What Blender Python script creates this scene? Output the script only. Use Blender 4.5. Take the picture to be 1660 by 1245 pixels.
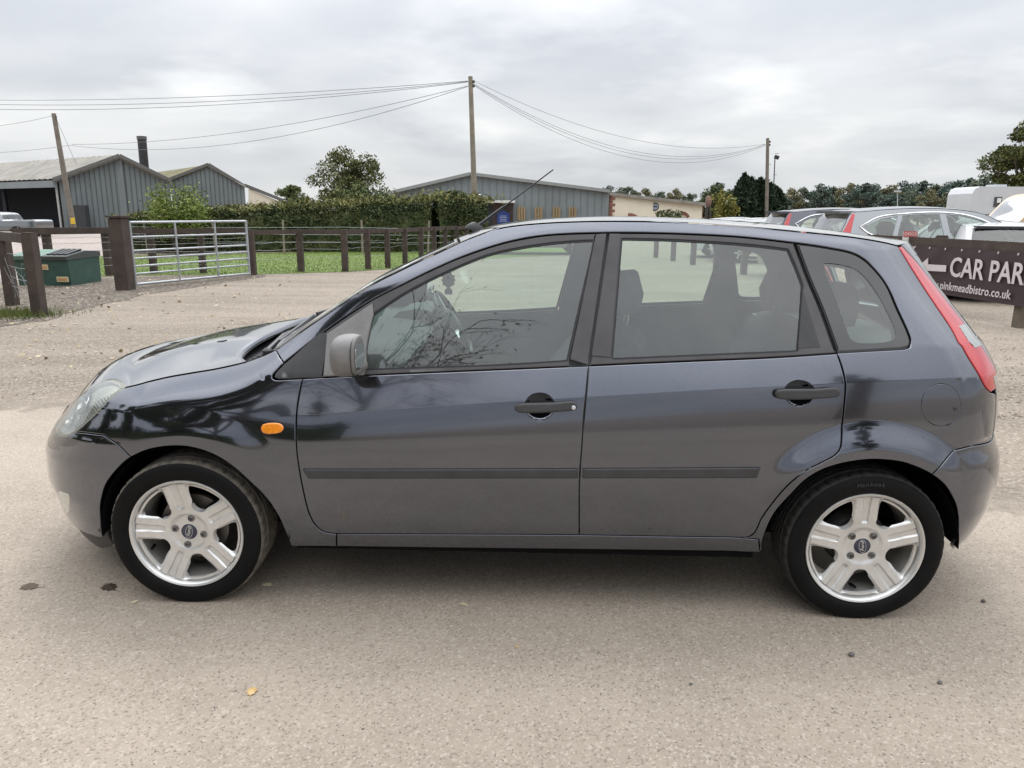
import bpy, bmesh, math, random
import numpy as np
from mathutils import Vector, Matrix
from mathutils.geometry import delaunay_2d_cdt

R = math.radians
scene = bpy.context.scene
for o in list(bpy.data.objects):
    bpy.data.objects.remove(o)
col = scene.collection

# ---------------------------------------------------------------- camera
CAM_POS = np.array((1.2899, -3.3312, 1.4544))
CAM_PITCH, CAM_YAW, CAM_ROLL, FPX, PW, PH = R(13.053), R(-1.863), R(.435), 1200.0, 1660.0, 1245.0
_cp, _sp, _cy, _sy = math.cos(CAM_PITCH), math.sin(CAM_PITCH), math.cos(CAM_YAW), math.sin(CAM_YAW)
_f = np.array((_sy*_cp, _cy*_cp, -_sp)); _r = np.array((_cy, -_sy, 0.)); _u = np.cross(_r, _f)
CAM_R = _r*math.cos(CAM_ROLL) + _u*math.sin(CAM_ROLL)
CAM_U = _u*math.cos(CAM_ROLL) - _r*math.sin(CAM_ROLL)
CAM_F = _f
cam_data = bpy.data.cameras.new('camera')
cam_data.sensor_fit = 'HORIZONTAL'; cam_data.sensor_width = 36.0
cam_data.lens = FPX/PW*36.0
cam_data.clip_start = .05; cam_data.clip_end = 3000
cam = bpy.data.objects.new('camera', cam_data); col.objects.link(cam)
m4 = Matrix.Identity(4)
for i in range(3):
    m4[i][0] = CAM_R[i]; m4[i][1] = CAM_U[i]; m4[i][2] = -CAM_F[i]; m4[i][3] = CAM_POS[i]
cam.matrix_world = m4
scene.camera = cam

# ---------------------------------------------------------------- sky, sun, exposure
SUN_EL, SUN_AZ = R(52), R(-6)          # behind thin cloud, high beyond the car
world = bpy.data.worlds.new('World'); scene.world = world; world.use_nodes = True
wn, wl = world.node_tree.nodes, world.node_tree.links
wn.clear()
def N(t, **k):
    n = wn.new(t)
    for a, b in k.items(): setattr(n, a, b)
    return n
w_out = N('ShaderNodeOutputWorld'); w_bg = N('ShaderNodeBackground')
sky = N('ShaderNodeTexSky', sky_type='NISHITA', sun_disc=False, sun_elevation=SUN_EL, sun_rotation=SUN_AZ)
sky.air_density = 1.2; sky.dust_density = 3.0
tc = N('ShaderNodeTexCoord'); sep = N('ShaderNodeSeparateXYZ')
wl.new(tc.outputs['Generated'], sep.inputs[0])
zmax = N('ShaderNodeMath', operation='MAXIMUM'); zmax.inputs[1].default_value = 0.0
wl.new(sep.outputs['Z'], zmax.inputs[0])
zadd = N('ShaderNodeMath', operation='ADD'); zadd.inputs[1].default_value = .16; wl.new(zmax.outputs[0], zadd.inputs[0])
dx = N('ShaderNodeMath', operation='DIVIDE'); dy = N('ShaderNodeMath', operation='DIVIDE')
wl.new(sep.outputs['X'], dx.inputs[0]); wl.new(zadd.outputs[0], dx.inputs[1])
wl.new(sep.outputs['Y'], dy.inputs[0]); wl.new(zadd.outputs[0], dy.inputs[1])
comb = N('ShaderNodeCombineXYZ'); wl.new(dx.outputs[0], comb.inputs[0]); wl.new(dy.outputs[0], comb.inputs[1])
comb.inputs[2].default_value = 3.7
n1 = N('ShaderNodeTexNoise'); n1.inputs['Scale'].default_value = .62; n1.inputs['Detail'].default_value = 6; n1.inputs['Roughness'].default_value = .45; n1.inputs['Distortion'].default_value = .25
n2 = N('ShaderNodeTexNoise'); n2.inputs['Scale'].default_value = 1.55; n2.inputs['Detail'].default_value = 8; n2.inputs['Roughness'].default_value = .5
wl.new(comb.outputs[0], n1.inputs['Vector']); wl.new(comb.outputs[0], n2.inputs['Vector'])
r1 = N('ShaderNodeValToRGB'); wl.new(n1.outputs['Fac'], r1.inputs[0])
e = r1.color_ramp.elements
e[0].position = .34; e[0].color = (.50, .53, .59, 1)
e[1].position = .64; e[1].color = (.87, .885, .895, 1)
e.new(.45).color = (.60, .63, .68, 1); e.new(.54).color = (.74, .76, .79, 1)
r2 = N('ShaderNodeValToRGB'); wl.new(n2.outputs['Fac'], r2.inputs[0])
e = r2.color_ramp.elements
e[0].position = .50; e[0].color = (0, 0, 0, 1); e[1].position = .80; e[1].color = (.30, .285, .25, 1)
addc = N('ShaderNodeMixRGB', blend_type='ADD'); addc.inputs[0].default_value = 1.0
wl.new(r1.outputs[0], addc.inputs[1]); wl.new(r2.outputs[0], addc.inputs[2])
# thin haze towards the horizon, brighter cloud overhead (an overcast sky)
hz = N('ShaderNodeMapRange'); hz.inputs['From Min'].default_value = 0; hz.inputs['From Max'].default_value = .16
hz.inputs['To Min'].default_value = .55; hz.inputs['To Max'].default_value = 0
wl.new(zmax.outputs[0], hz.inputs['Value'])
mixh = N('ShaderNodeMixRGB'); wl.new(hz.outputs[0], mixh.inputs[0]); wl.new(addc.outputs[0], mixh.inputs[1])
mixh.inputs[2].default_value = (.73, .765, .785, 1)
zp = N('ShaderNodeMath', operation='POWER'); zp.inputs[1].default_value = 1.5; wl.new(zmax.outputs[0], zp.inputs[0])
zen = N('ShaderNodeMath', operation='MULTIPLY_ADD'); zen.inputs[1].default_value = 2.5; zen.inputs[2].default_value = .92
wl.new(zp.outputs[0], zen.inputs[0])
mulz = N('ShaderNodeMixRGB', blend_type='MULTIPLY'); mulz.inputs[0].default_value = 1
wl.new(mixh.outputs[0], mulz.inputs[1]); wl.new(zen.outputs[0], mulz.inputs[2])
# the cloud is thinner and lighter round the hidden sun
sdir = (math.sin(SUN_AZ)*math.cos(SUN_EL), math.cos(SUN_AZ)*math.cos(SUN_EL), math.sin(SUN_EL))
dotn = N('ShaderNodeVectorMath', operation='DOT_PRODUCT'); dotn.inputs[1].default_value = sdir
nrmn = N('ShaderNodeVectorMath', operation='NORMALIZE'); wl.new(tc.outputs['Generated'], nrmn.inputs[0]); wl.new(nrmn.outputs[0], dotn.inputs[0])
glow = N('ShaderNodeMapRange', interpolation_type='SMOOTHSTEP'); glow.inputs['From Min'].default_value = .84; glow.inputs['From Max'].default_value = 1.0
glow.inputs['To Min'].default_value = 1.0; glow.inputs['To Max'].default_value = 2.6
wl.new(dotn.outputs['Value'], glow.inputs['Value'])
mulg = N('ShaderNodeMixRGB', blend_type='MULTIPLY'); mulg.inputs[0].default_value = 1
wl.new(mulz.outputs[0], mulg.inputs[1]); wl.new(glow.outputs[0], mulg.inputs[2])
# the clear sky above shows faintly through the cloud
skym = N('ShaderNodeMixRGB', blend_type='MULTIPLY'); skym.inputs[0].default_value = 1; skym.inputs[2].default_value = (.10, .10, .10, 1)
wl.new(sky.outputs[0], skym.inputs[1])
fin = N('ShaderNodeMixRGB'); fin.inputs[0].default_value = .93
wl.new(skym.outputs[0], fin.inputs[1]); wl.new(mulg.outputs[0], fin.inputs[2])
wl.new(fin.outputs[0], w_bg.inputs['Color']); w_bg.inputs['Strength'].default_value = 1.0
wl.new(w_bg.outputs[0], w_out.inputs[0])

sun_d = bpy.data.lights.new('sun', 'SUN'); sun_d.energy = .9; sun_d.angle = R(35); sun_d.color = (1, .965, .91)
sun = bpy.data.objects.new('sun', sun_d); col.objects.link(sun)
sd = Vector((math.sin(SUN_AZ)*math.cos(SUN_EL), math.cos(SUN_AZ)*math.cos(SUN_EL), math.sin(SUN_EL)))
sun.rotation_euler = sd.to_track_quat('Z', 'Y').to_euler(); sun.location = sd*60

scene.view_settings.view_transform = 'Standard'
scene.view_settings.look = 'None'
scene.view_settings.exposure = 0.12
scene.view_settings.gamma = 1.0
scene.view_settings.use_curve_mapping = False
cy = scene.cycles
cy.max_bounces = 8; cy.diffuse_bounces = 3; cy.glossy_bounces = 4; cy.transmission_bounces = 4; cy.transparent_max_bounces = 14
cy.caustics_reflective = False; cy.caustics_refractive = False
cy.sample_clamp_indirect = 4.0
cy.use_adaptive_sampling = True
cy.use_denoising = True

# ---------------------------------------------------------------- helpers
def tag(o, label=None, cat=None, group=None, kind=None):
    if label: o['label'] = label
    if cat: o['category'] = cat
    if group: o['group'] = group
    if kind: o['kind'] = kind
    return o
def empty(name, loc=(0, 0, 0), rz=0.0):
    o = bpy.data.objects.new(name, None); col.objects.link(o)
    o.location = loc; o.rotation_euler = (0, 0, rz); o.empty_display_size = .2
    return o
def link(name, me, parent=None, mat=None):
    if mat is not None and not me.materials: me.materials.append(mat)
    o = bpy.data.objects.new(name, me); col.objects.link(o)
    if parent is not None: o.parent = parent
    return o
def copy_tree(o, parent=None):
    c = o.copy(); col.objects.link(c); c.parent = parent
    for ch in o.children: copy_tree(ch, c)
    return c
def ray(px, py):
    d = CAM_F + CAM_R*((px-PW/2)/FPX) - CAM_U*((py-PH/2)/FPX)
    return d
def at(px, py, Y):
    """world point seen at a place of the photograph, on the plane y = Y"""
    d = ray(px, py); t = (Y-CAM_POS[1])/d[1]
    return Vector(CAM_POS + d*t)
def gnd(px, py, z=0.0):
    d = ray(px, py); t = (z-CAM_POS[2])/d[2]
    return Vector(CAM_POS + d*t)

class MB:
    """collects faces of one mesh"""
    def __init__(s): s.v = []; s.f = []; s.m = []
    def add(s, vs, fs, mi=0):
        b = len(s.v); s.v += [tuple(v) for v in vs]
        s.f += [tuple(b+i for i in f) for f in fs]; s.m += [mi]*len(fs)
    def box(s, c, d, mat=None, mi=0):
        x, y, z = d[0]/2, d[1]/2, d[2]/2
        vs = [Vector((a*x, b*y, k*z)) for a in (-1, 1) for b in (-1, 1) for k in (-1, 1)]
        if mat is not None: vs = [mat @ v for v in vs]
        vs = [v + Vector(c) for v in vs]
        s.add(vs, [(0, 1, 3, 2), (4, 6, 7, 5), (0, 4, 5, 1), (2, 3, 7, 6), (0, 2, 6, 4), (1, 5, 7, 3)], mi)
    def beam(s, a, b, w, h, mi=0, up=(0, 0, 1)):
        a = Vector(a); b = Vector(b); d = (b-a).normalized(); up = Vector(up)
        if abs(d.dot(up)) > .98: up = Vector((0, 1, 0))
        x = d.cross(up).normalized()*w/2; y = x.cross(d).normalized()*h/2
        vs = [p + i*x + j*y for p in (a, b) for (i, j) in ((-1, -1), (1, -1), (1, 1), (-1, 1))]
        s.add(vs, [(3, 2, 1, 0), (4, 5, 6, 7), (0, 1, 5, 4), (1, 2, 6, 5), (2, 3, 7, 6), (3, 0, 4, 7)], mi)
    def tube(s, pts, r, n=8, mi=0, cap=True):
        pts = [Vector(p) for p in pts]; k = len(pts)
        rs = r if isinstance(r, (list, tuple)) else [r]*k
        vs = []; prev = None
        for i, p in enumerate(pts):
            d = (pts[min(i+1, k-1)]-pts[max(i-1, 0)]).normalized()
            if prev is None:
                a = d.cross(Vector((0, 0, 1)))
                if a.length < .05: a = d.cross(Vector((0, 1, 0)))
            else: a = prev - d*prev.dot(d)
            a.normalize(); prev = a; b = d.cross(a)
            vs += [p + (a*math.cos(2*math.pi*j/n)+b*math.sin(2*math.pi*j/n))*rs[i] for j in range(n)]
        fs = [(i*n+j, i*n+(j+1) % n, (i+1)*n+(j+1) % n, (i+1)*n+j) for i in range(k-1) for j in range(n)]
        if cap: fs += [tuple(range(n-1, -1, -1)), tuple((k-1)*n+j for j in range(n))]
        s.add(vs, fs, mi)
    def lathe(s, prof, n=32, M=None, mi=0, a0=0.0, a1=2*math.pi):
        """prof: (r, h) list; axis is local z"""
        full = abs(a1-a0-2*math.pi) < 1e-6; k = n if full else n+1
        vs = [Vector((r*math.cos(a0+(a1-a0)*j/n), r*math.sin(a0+(a1-a0)*j/n), h)) for (r, h) in prof for j in range(k)]
        if M is not None: vs = [M @ v for v in vs]
        fs = []
        for i in range(len(prof)-1):
            for j in range(n):
                j2 = (j+1) % k
                fs.append((i*k+j, i*k+j2, (i+1)*k+j2, (i+1)*k+j))
        s.add(vs, fs, mi)
    def prism(s, poly, h, M=None, mi=0, h0=0.0):
        """poly in local xy, extruded along local z from h0 to h"""
        n = len(poly)
        vs = [Vector((p[0], p[1], h0)) for p in poly] + [Vector((p[0], p[1], h)) for p in poly]
        if M is not None: vs = [M @ v for v in vs]
        s.add(vs, [tuple(range(n-1, -1, -1)), tuple(range(n, 2*n))] + [(i, (i+1) % n, n+(i+1) % n, n+i) for i in range(n)], mi)
    def mesh(s, name, smooth=None):
        me = bpy.data.meshes.new(name); me.from_pydata(s.v, [], s.f)
        if smooth is not None:
            me.polygons.foreach_set('use_smooth', [True]*len(me.polygons))
            if smooth < 179: me.set_sharp_from_angle(angle=R(smooth))
        if any(s.m): me.polygons.foreach_set('material_index', s.m)
        me.update(); return me
    def build(s, name, mat, parent=None, smooth=None, fix=False):
        me = s.mesh(name, smooth)
        for m in (mat if isinstance(mat, (list, tuple)) else [mat]): me.materials.append(m)
        if fix:
            bm = bmesh.new(); bm.from_mesh(me); bmesh.ops.recalc_face_normals(bm, faces=bm.faces); bm.to_mesh(me); bm.free()
        return link(name, me, parent)

# ---------------------------------------------------------------- materials
MATS = {}
class NT:
    def __init__(s, name):
        s.mat = bpy.data.materials.new(name); s.mat.use_nodes = True
        s.t = s.mat.node_tree; s.n = s.t.nodes; s.b = s.n['Principled BSDF']; s.out = s.n['Material Output']
    def new(s, t, **k):
        n = s.n.new(t)
        for a, v in k.items():
            if a.startswith('i_'): n.inputs[a[2:].replace('_', ' ')].default_value = v
            else: setattr(n, a, v)
        return n
    def link(s, a, b): s.t.links.new(a, b)
    def coord(s, kind='Object', scale=(1, 1, 1)):
        c = s.new('ShaderNodeTexCoord'); m = s.new('ShaderNodeMapping'); m.inputs['Scale'].default_value = scale
        s.link(c.outputs[kind], m.inputs[0]); return m.outputs[0]
    def noise(s, vec, scale, detail=4, rough=.55, dist=0.0):
        n = s.new('ShaderNodeTexNoise'); n.inputs['Scale'].default_value = scale; n.inputs['Detail'].default_value = detail
        n.inputs['Roughness'].default_value = rough; n.inputs['Distortion'].default_value = dist
        s.link(vec, n.inputs['Vector']); return n.outputs['Fac']
    def ramp(s, fac, stops, mode='LINEAR'):
        r = s.new('ShaderNodeValToRGB'); r.color_ramp.interpolation = mode; el = r.color_ramp.elements
        while len(el) < len(stops): el.new(.5)
        for x, (p, c) in zip(el, sorted(stops, key=lambda q: q[0])):
            x.position = p; x.color = (c[0], c[1], c[2], 1) if isinstance(c, (tuple, list)) else (c, c, c, 1)
        s.link(fac, r.inputs[0]); return r.outputs[0]
    def mix(s, fac, a, b, mode='MIX'):
        m = s.new('ShaderNodeMixRGB', blend_type=mode)
        for i, x in ((0, fac), (1, a), (2, b)):
            if hasattr(x, 'is_linked') or hasattr(x, 'links'): s.link(x, m.inputs[i])
            elif i == 0: m.inputs[0].default_value = x
            else: m.inputs[i].default_value = (x[0], x[1], x[2], 1)
        return m.outputs[0]
    def bump(s, h, strength=.3, dist=.01):
        b = s.new('ShaderNodeBump'); b.inputs['Strength'].default_value = strength; b.inputs['Distance'].default_value = dist
        s.link(h, b.inputs['Height']); s.link(b.outputs[0], s.b.inputs['Normal']); return b
def mat(name, color, rough=.6, metal=0.0, spec=None, var=.12, scale=6.0, coat=0.0, bump=0.0, bscale=60.0, coat_rough=.03, emit=None):
    if name in MATS: return MATS[name]
    t = NT(name); b = t.b
    b.inputs['Roughness'].default_value = rough; b.inputs['Metallic'].default_value = metal
    if spec is not None: b.inputs['Specular IOR Level'].default_value = spec
    v = t.coord('Object')
    if var > 0:
        n = t.noise(v, scale, 5, .6)
        lo = [c*(1-var) for c in color]; hi = [min(1, c*(1+var)) for c in color]
        t.link(t.ramp(n, [(.3, lo), (.7, hi)]), b.inputs['Base Color'])
    else: b.inputs['Base Color'].default_value = (*color, 1)
    if coat: b.inputs['Coat Weight'].default_value = coat; b.inputs['Coat Roughness'].default_value = coat_rough
    if bump: t.bump(t.noise(v, bscale, 4), bump, .004)
    MATS[name] = t.mat
    return t.mat
def glass(name, tint=(.72, .86, .80), refl=1.0, rough=.0, dust=.04, ior=1.55, opacity=None):
    """thin sheet glass: tinted see-through plus Fresnel reflection and a trace of dust"""
    if name in MATS: return MATS[name]
    t = NT(name); t.n.remove(t.b)
    tr = t.new('ShaderNodeBsdfTransparent'); tr.inputs[0].default_value = (*tint, 1)
    gl = t.new('ShaderNodeBsdfGlossy'); gl.inputs['Roughness'].default_value = rough; gl.inputs[0].default_value = (1, 1, 1, 1)
    fr = t.new('ShaderNodeFresnel'); fr.inputs['IOR'].default_value = ior
    mu = t.new('ShaderNodeMath', operation='MULTIPLY', use_clamp=True); mu.inputs[1].default_value = refl; t.link(fr.outputs[0], mu.inputs[0])
    m1 = t.new('ShaderNodeMixShader'); t.link(mu.outputs[0], m1.inputs[0]); t.link(tr.outputs[0], m1.inputs[1]); t.link(gl.outputs[0], m1.inputs[2])
    df = t.new('ShaderNodeBsdfDiffuse'); df.inputs[0].default_value = (.62, .66, .64, 1)
    m2 = t.new('ShaderNodeMixShader'); t.link(m1.outputs[0], m2.inputs[1]); t.link(df.outputs[0], m2.inputs[2])
    v = t.coord('Object'); n = t.noise(v, 5, 6, .7)
    t.link(t.ramp(n, [(.3, dust*.5), (.75, dust*1.6)]), m2.inputs[0])
    t.link(m2.outputs[0], t.out.inputs[0])
    MATS[name] = t.mat
    return t.mat

# ================================================================ ground
def ground_mat(name, base, dark, light, speck=120.0, patch=.5, bumpd=.006, stain=None, leafy=0.0, relief=.6, tracks=.25):
    t = NT(name); v = t.coord('Object')
    big = t.noise(v, patch, 5, .6, .4); mid = t.noise(v, 3.1, 6, .65); fine = t.noise(v, speck*.35, 6, .75)
    vo = t.new('ShaderNodeTexVoronoi', feature='F1'); vo.inputs['Scale'].default_value = speck; t.link(v, vo.inputs['Vector'])
    c = t.mix(t.ramp(big, [(.35, 0.), (.68, 1.)]), [x*.93 for x in base], [min(1, x*1.07) for x in base])
    st = t.noise(t.coord('Object', (.22, 1.0, 1.0)), 1.1, 5, .6, .6)          # worn tracks along the way
    c = t.mix(t.ramp(st, [(.40, 0.), (.66, tracks)]), c, [x*.62+y*.38 for x, y in zip(dark, base)])
    c = t.mix(t.ramp(mid, [(.45, 0.), (.80, .28)]), c, dark)
    c = t.mix(t.ramp(vo.outputs['Color'], [(.12, .75), (.24, 0.)]), c, dark)
    c = t.mix(t.ramp(vo.outputs['Color'], [(.66, 0.), (.85, .75)]), c, light)
    c = t.mix(t.ramp(fine, [(.33, .45), (.46, 0.)]), c, dark)
    t.link(c, t.b.inputs['Base Color']); t.b.inputs['Roughness'].default_value = .92; t.b.inputs['Specular IOR Level'].default_value = .25
    h = t.mix(.5, fine, vo.outputs['Distance'], 'ADD')
    h = t.mix(.35, h, mid, 'ADD')
    t.bump(h, relief, bumpd)
    return t.mat
M_GROUND = ground_mat('gravelly_dirt', (.250, .211, .170), (.135, .109, .085), (.37, .325, .27), 60, .35, .010, relief=.8, tracks=1.0)
M_ROAD = ground_mat('dusty_asphalt', (.338, .288, .236), (.17, .142, .115), (.43, .376, .318), 150, .45, .004, relief=.6, tracks=.55)
M_BED = ground_mat('dark_gravel', (.135, .112, .090), (.05, .042, .035), (.40, .35, .28), 30, .6, .03, relief=1.0)
M_YARD = ground_mat('concrete_yard', (.30, .25, .225), (.24, .21, .19), (.50, .46, .42), 20, .3, .003)
def sheet(name, pts, z, m, kind='structure'):
    me = bpy.data.meshes.new(name)
    vs = [Vector((p[0], p[1], z)) for p in pts]
    me.from_pydata(vs, [], [tuple(range(len(vs)))])
    bm = bmesh.new(); bm.from_mesh(me); bmesh.ops.triangulate(bm, faces=bm.faces); bmesh.ops.recalc_face_normals(bm, faces=bm.faces)
    if sum(f.normal.z for f in bm.faces) < 0: bmesh.ops.reverse_faces(bm, faces=bm.faces)
    bm.to_mesh(me); bm.free()
    o = link(name, me, None, m); o['kind'] = kind; return o
sheet('ground', [(-900, -500), (900, -500), (900, 1500), (-900, 1500)], 0, M_GROUND)
rng = random.Random(4)
def rough_edge(a, b, n, amp):
    a = Vector(a); b = Vector(b); d = (b-a); nn = Vector((-d.y, d.x, 0)).normalized(); out = []; w = 0
    for i in range(n+1):
        w = w*.7+rng.uniform(-1, 1)*.3
        out.append(a+d*i/n+nn*(w*amp+rng.uniform(-.2, .2)*amp))
    return out
ra, rb, rc_ = gnd(-260, 655), gnd(140, 641), gnd(1640, 786)
rd_ = rc_+(rc_-rb)*1.2
road_edge = rough_edge(ra+(ra-rb)*1.0, rb, 60, .10)+rough_edge(rb, rc_, 60, .10)[1:]+rough_edge(rc_, rd_, 40, .10)[1:]
def road_sheet():
    n = len(road_edge); inner = [p+Vector((0, -.95, 0)) for p in road_edge]; vs = [(p.x, p.y+.25, .004) for p in road_edge]+[(p.x, p.y, .004) for p in inner]
    k = len(vs); vs += [(q.x, -8.5, .004) for q in inner]
    fs = [(n+i, n+i+1, i+1, i) for i in range(n-1)]+[(k+i, k+i+1, n+i+1, n+i) for i in range(n-1)]
    me = bpy.data.meshes.new('road'); me.from_pydata(vs, [], fs); at_ = me.attributes.new('wear', 'FLOAT', 'POINT'); at_.data.foreach_set('value', [0.0]*n+[1.0]*(2*n)); me.update()
    o = link('road', me, None, M_ROAD); o['kind'] = 'structure'
    # the edge crumbles into the dirt: loose patches thin out to nothing
    t = M_ROAD.node_tree; nn = t.nodes; ou = nn['Material Output']; src = nn['Principled BSDF'].outputs[0]
    a_ = nn.new('ShaderNodeAttribute'); a_.attribute_name = 'wear'; tcn = nn.new('ShaderNodeTexCoord'); ns = nn.new('ShaderNodeTexNoise'); ns.inputs['Scale'].default_value = 2.6; ns.inputs['Detail'].default_value = 9; ns.inputs['Roughness'].default_value = .75
    t.links.new(tcn.outputs['Object'], ns.inputs['Vector']); ad = nn.new('ShaderNodeMath'); ad.operation = 'ADD'; t.links.new(a_.outputs['Fac'], ad.inputs[0]); t.links.new(ns.outputs['Fac'], ad.inputs[1])
    mr = nn.new('ShaderNodeMapRange'); mr.inputs['From Min'].default_value = .80; mr.inputs['From Max'].default_value = 1.12; t.links.new(ad.outputs[0], mr.inputs['Value'])
    tr = nn.new('ShaderNodeBsdfTransparent'); mx = nn.new('ShaderNodeMixShader'); t.links.new(mr.outputs[0], mx.inputs[0]); t.links.new(tr.outputs[0], mx.inputs[1]); t.links.new(src, mx.inputs[2]); t.links.new(mx.outputs[0], ou.inputs[0])
    return o
road = road_sheet()
# dark gravel strip along the fence, lawn and yard behind it
bed = rough_edge(gnd(-120, 545), gnd(70, 520), 14, .25)+rough_edge(gnd(70, 520), gnd(215, 482), 20, .25)[1:]+rough_edge(gnd(215, 482), gnd(430, 449), 20, .2)[1:]+rough_edge(gnd(430, 441), gnd(150, 452), 10, .1)+rough_edge(gnd(150, 462), gnd(-120, 470), 10, .1)
sheet('gravel_bed', bed, .004, M_BED)
def grass_mat(name, a, b, c_):
    t = NT(name); v = t.coord('Object'); n = t.noise(v, 1.4, 6, .65); f = t.noise(v, 60, 4, .7)
    c = t.ramp(n, [(.3, a), (.55, b), (.8, c_)]); c = t.mix(t.ramp(f, [(.35, .6), (.6, 0.)]), c, [x*.55 for x in a])
    t.link(c, t.b.inputs['Base Color']); t.b.inputs['Roughness'].default_value = .9; t.b.inputs['Specular IOR Level'].default_value = .2
    return t.mat
M_LAWN = grass_mat('lawn_green', (.100, .148, .036), (.130, .178, .044), (.165, .195, .062))
lawn = [gnd(140, 449), gnd(215, 447), gnd(420, 445), gnd(560, 441), gnd(640, 436), gnd(760, 421), gnd(1010, 408), gnd(900, 398), gnd(760, 404), gnd(400, 411), gnd(150, 416)]
sheet('lawn', lawn, .006, M_LAWN)
sheet('yard', [gnd(-120, 462), gnd(150, 449), gnd(152, 416), gnd(210, 412), gnd(230, 372), gnd(-160, 372)], .005, M_YARD)

# loose stones on the dirt, one mass nobody could count
def stone_mesh(name, spots, m, seed):
    r = np.random.RandomState(seed); n = len(spots)
    base = np.array([(1, 0, 0), (-1, 0, 0), (0, 1, 0), (0, -1, 0), (0, 0, 1), (0, 0, -.5)], float)
    F = np.array([(0, 2, 4), (2, 1, 4), (1, 3, 4), (3, 0, 4), (2, 0, 5), (1, 2, 5), (3, 1, 5), (0, 3, 5)])
    sp = np.array([s[:3] for s in spots]); sz = np.array([s[3] for s in spots])
    V = base[None]*r.uniform(.6, 1.15, (n, 6, 1))*np.stack([sz, sz*r.uniform(.55, 1, n), sz*r.uniform(.35, .7, n)], 1)[:, None]
    a = r.uniform(0, 6.28, n); c, s = np.cos(a)[:, None], np.sin(a)[:, None]
    X = V[..., 0]*c-V[..., 1]*s; Y = V[..., 0]*s+V[..., 1]*c
    V = np.stack([X, Y, V[..., 2]], -1)+sp[:, None]
    V[..., 2] = np.maximum(V[..., 2], .001)
    me = bpy.data.meshes.new(name); me.from_pydata(V.reshape(-1, 3).tolist(), [], (F[None]+np.arange(n)[:, None, None]*6).reshape(-1, 3).tolist())
    me.update(); o = link(name, me, None, m); o['kind'] = 'stuff'; return o
def stone_mat(name, a, b, c_):
    t = NT(name); v = t.coord('Object'); vo = t.new('ShaderNodeTexVoronoi'); vo.inputs['Scale'].default_value = 22; t.link(v, vo.inputs['Vector'])
    t.link(t.ramp(vo.outputs['Color'], [(.2, a), (.5, b), (.85, c_)]), t.b.inputs['Base Color']); t.b.inputs['Roughness'].default_value = .9
    return t.mat
M_STONE = stone_mat('loose_stone', (.14, .115, .09), (.24, .20, .16), (.40, .35, .29))
M_GRIT = stone_mat('dark_grit', (.07, .064, .06), (.15, .13, .115), (.28, .25, .22))
r_ = np.random.RandomState(3); spots = []
while len(spots) < 4200:
    px, py = r_.uniform(-40, 1700), 420+ (r_.rand()**.8)*260
    if 620 < px < 1480 and py > 520: continue
    p = gnd(px, py)
    ex = np.interp(p.x, [q.x for q in road_edge], [q.y for q in road_edge])
    if p.y < ex+.02 or p.y > 25: continue
    d = p.y+3.3
    if px < 430 and py < 520-px*.17: s = r_.uniform(.012, .035)
    elif px > 1400: s = r_.uniform(.006, .019)
    else: s = r_.uniform(.004, .012)*(1 if r_.rand() < .96 else 1.7)
    spots.append((p.x, p.y, .004, s))
stone_mesh('loose_stones', spots, M_STONE, 5)
spots = []
while len(spots) < 3400:
    p = gnd(r_.uniform(-20, 1680), 645+(r_.rand()**.7)*600)
    ex = np.interp(p.x, [q.x for q in road_edge], [q.y for q in road_edge])
    if p.y > ex or p.y < -3.2: continue
    spots.append((p.x, p.y, .004, r_.uniform(.0012, .0042)*(1 if r_.rand() < .985 else 2.0)))
stone_mesh('road_grit', spots, M_GRIT, 6)
# grass tufts on the lawn and by the near fence post
def blades(name, spots, m, seed, hgt=(.03, .08), wid=.006):
    r = np.random.RandomState(seed); n = len(spots); sp = np.array(spots)
    a = r.uniform(0, 6.28, n); h = r.uniform(*hgt, n); lean = r.uniform(-.5, .5, (n, 2))*h[:, None]
    dx = np.stack([np.cos(a), np.sin(a), 0*a], 1)*wid
    tip = sp+np.stack([lean[:, 0], lean[:, 1], h], 1)
    V = np.stack([sp-dx, sp+dx, tip], 1).reshape(-1, 3)
    me = bpy.data.meshes.new(name); me.from_pydata(V.tolist(), [], np.arange(3*n).reshape(-1, 3).tolist()); me.update()
    o = link(name, me, None, m); o['kind'] = 'stuff'; return o
sp = []
while len(sp) < 16000:
    p = gnd(r_.uniform(140, 760), r_.uniform(407, 447))
    sp.append((p.x, p.y, .006))
LQ = np.array([(q.x, q.y) for q in lawn])
def pip(poly, q):
    x, y = q[:, 0], q[:, 1]; r = np.zeros(len(q), bool); xj, yj = poly[-1]
    for xi, yi in poly:
        c = ((yi > y) != (yj > y)) & (x < (xj-xi)*(y-yi)/((yj-yi) or 1e-9)+xi); r ^= c; xj, yj = xi, yi
    return r
sp = np.array(sp); sp = sp[pip(LQ, sp[:, :2])]
blades('grass_blades', sp, M_LAWN, 7, (.02, .05), .007)
p0 = gnd(14, 512); sp = [(p0.x+r_.normal(0, .35), p0.y+r_.normal(0, .22), 0.004) for _ in range(1400)]
blades('grass_tuft', sp, grass_mat('verge_grass', (.10, .13, .035), (.14, .17, .05), (.22, .21, .09)), 8, (.05, .13), .005)

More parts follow.
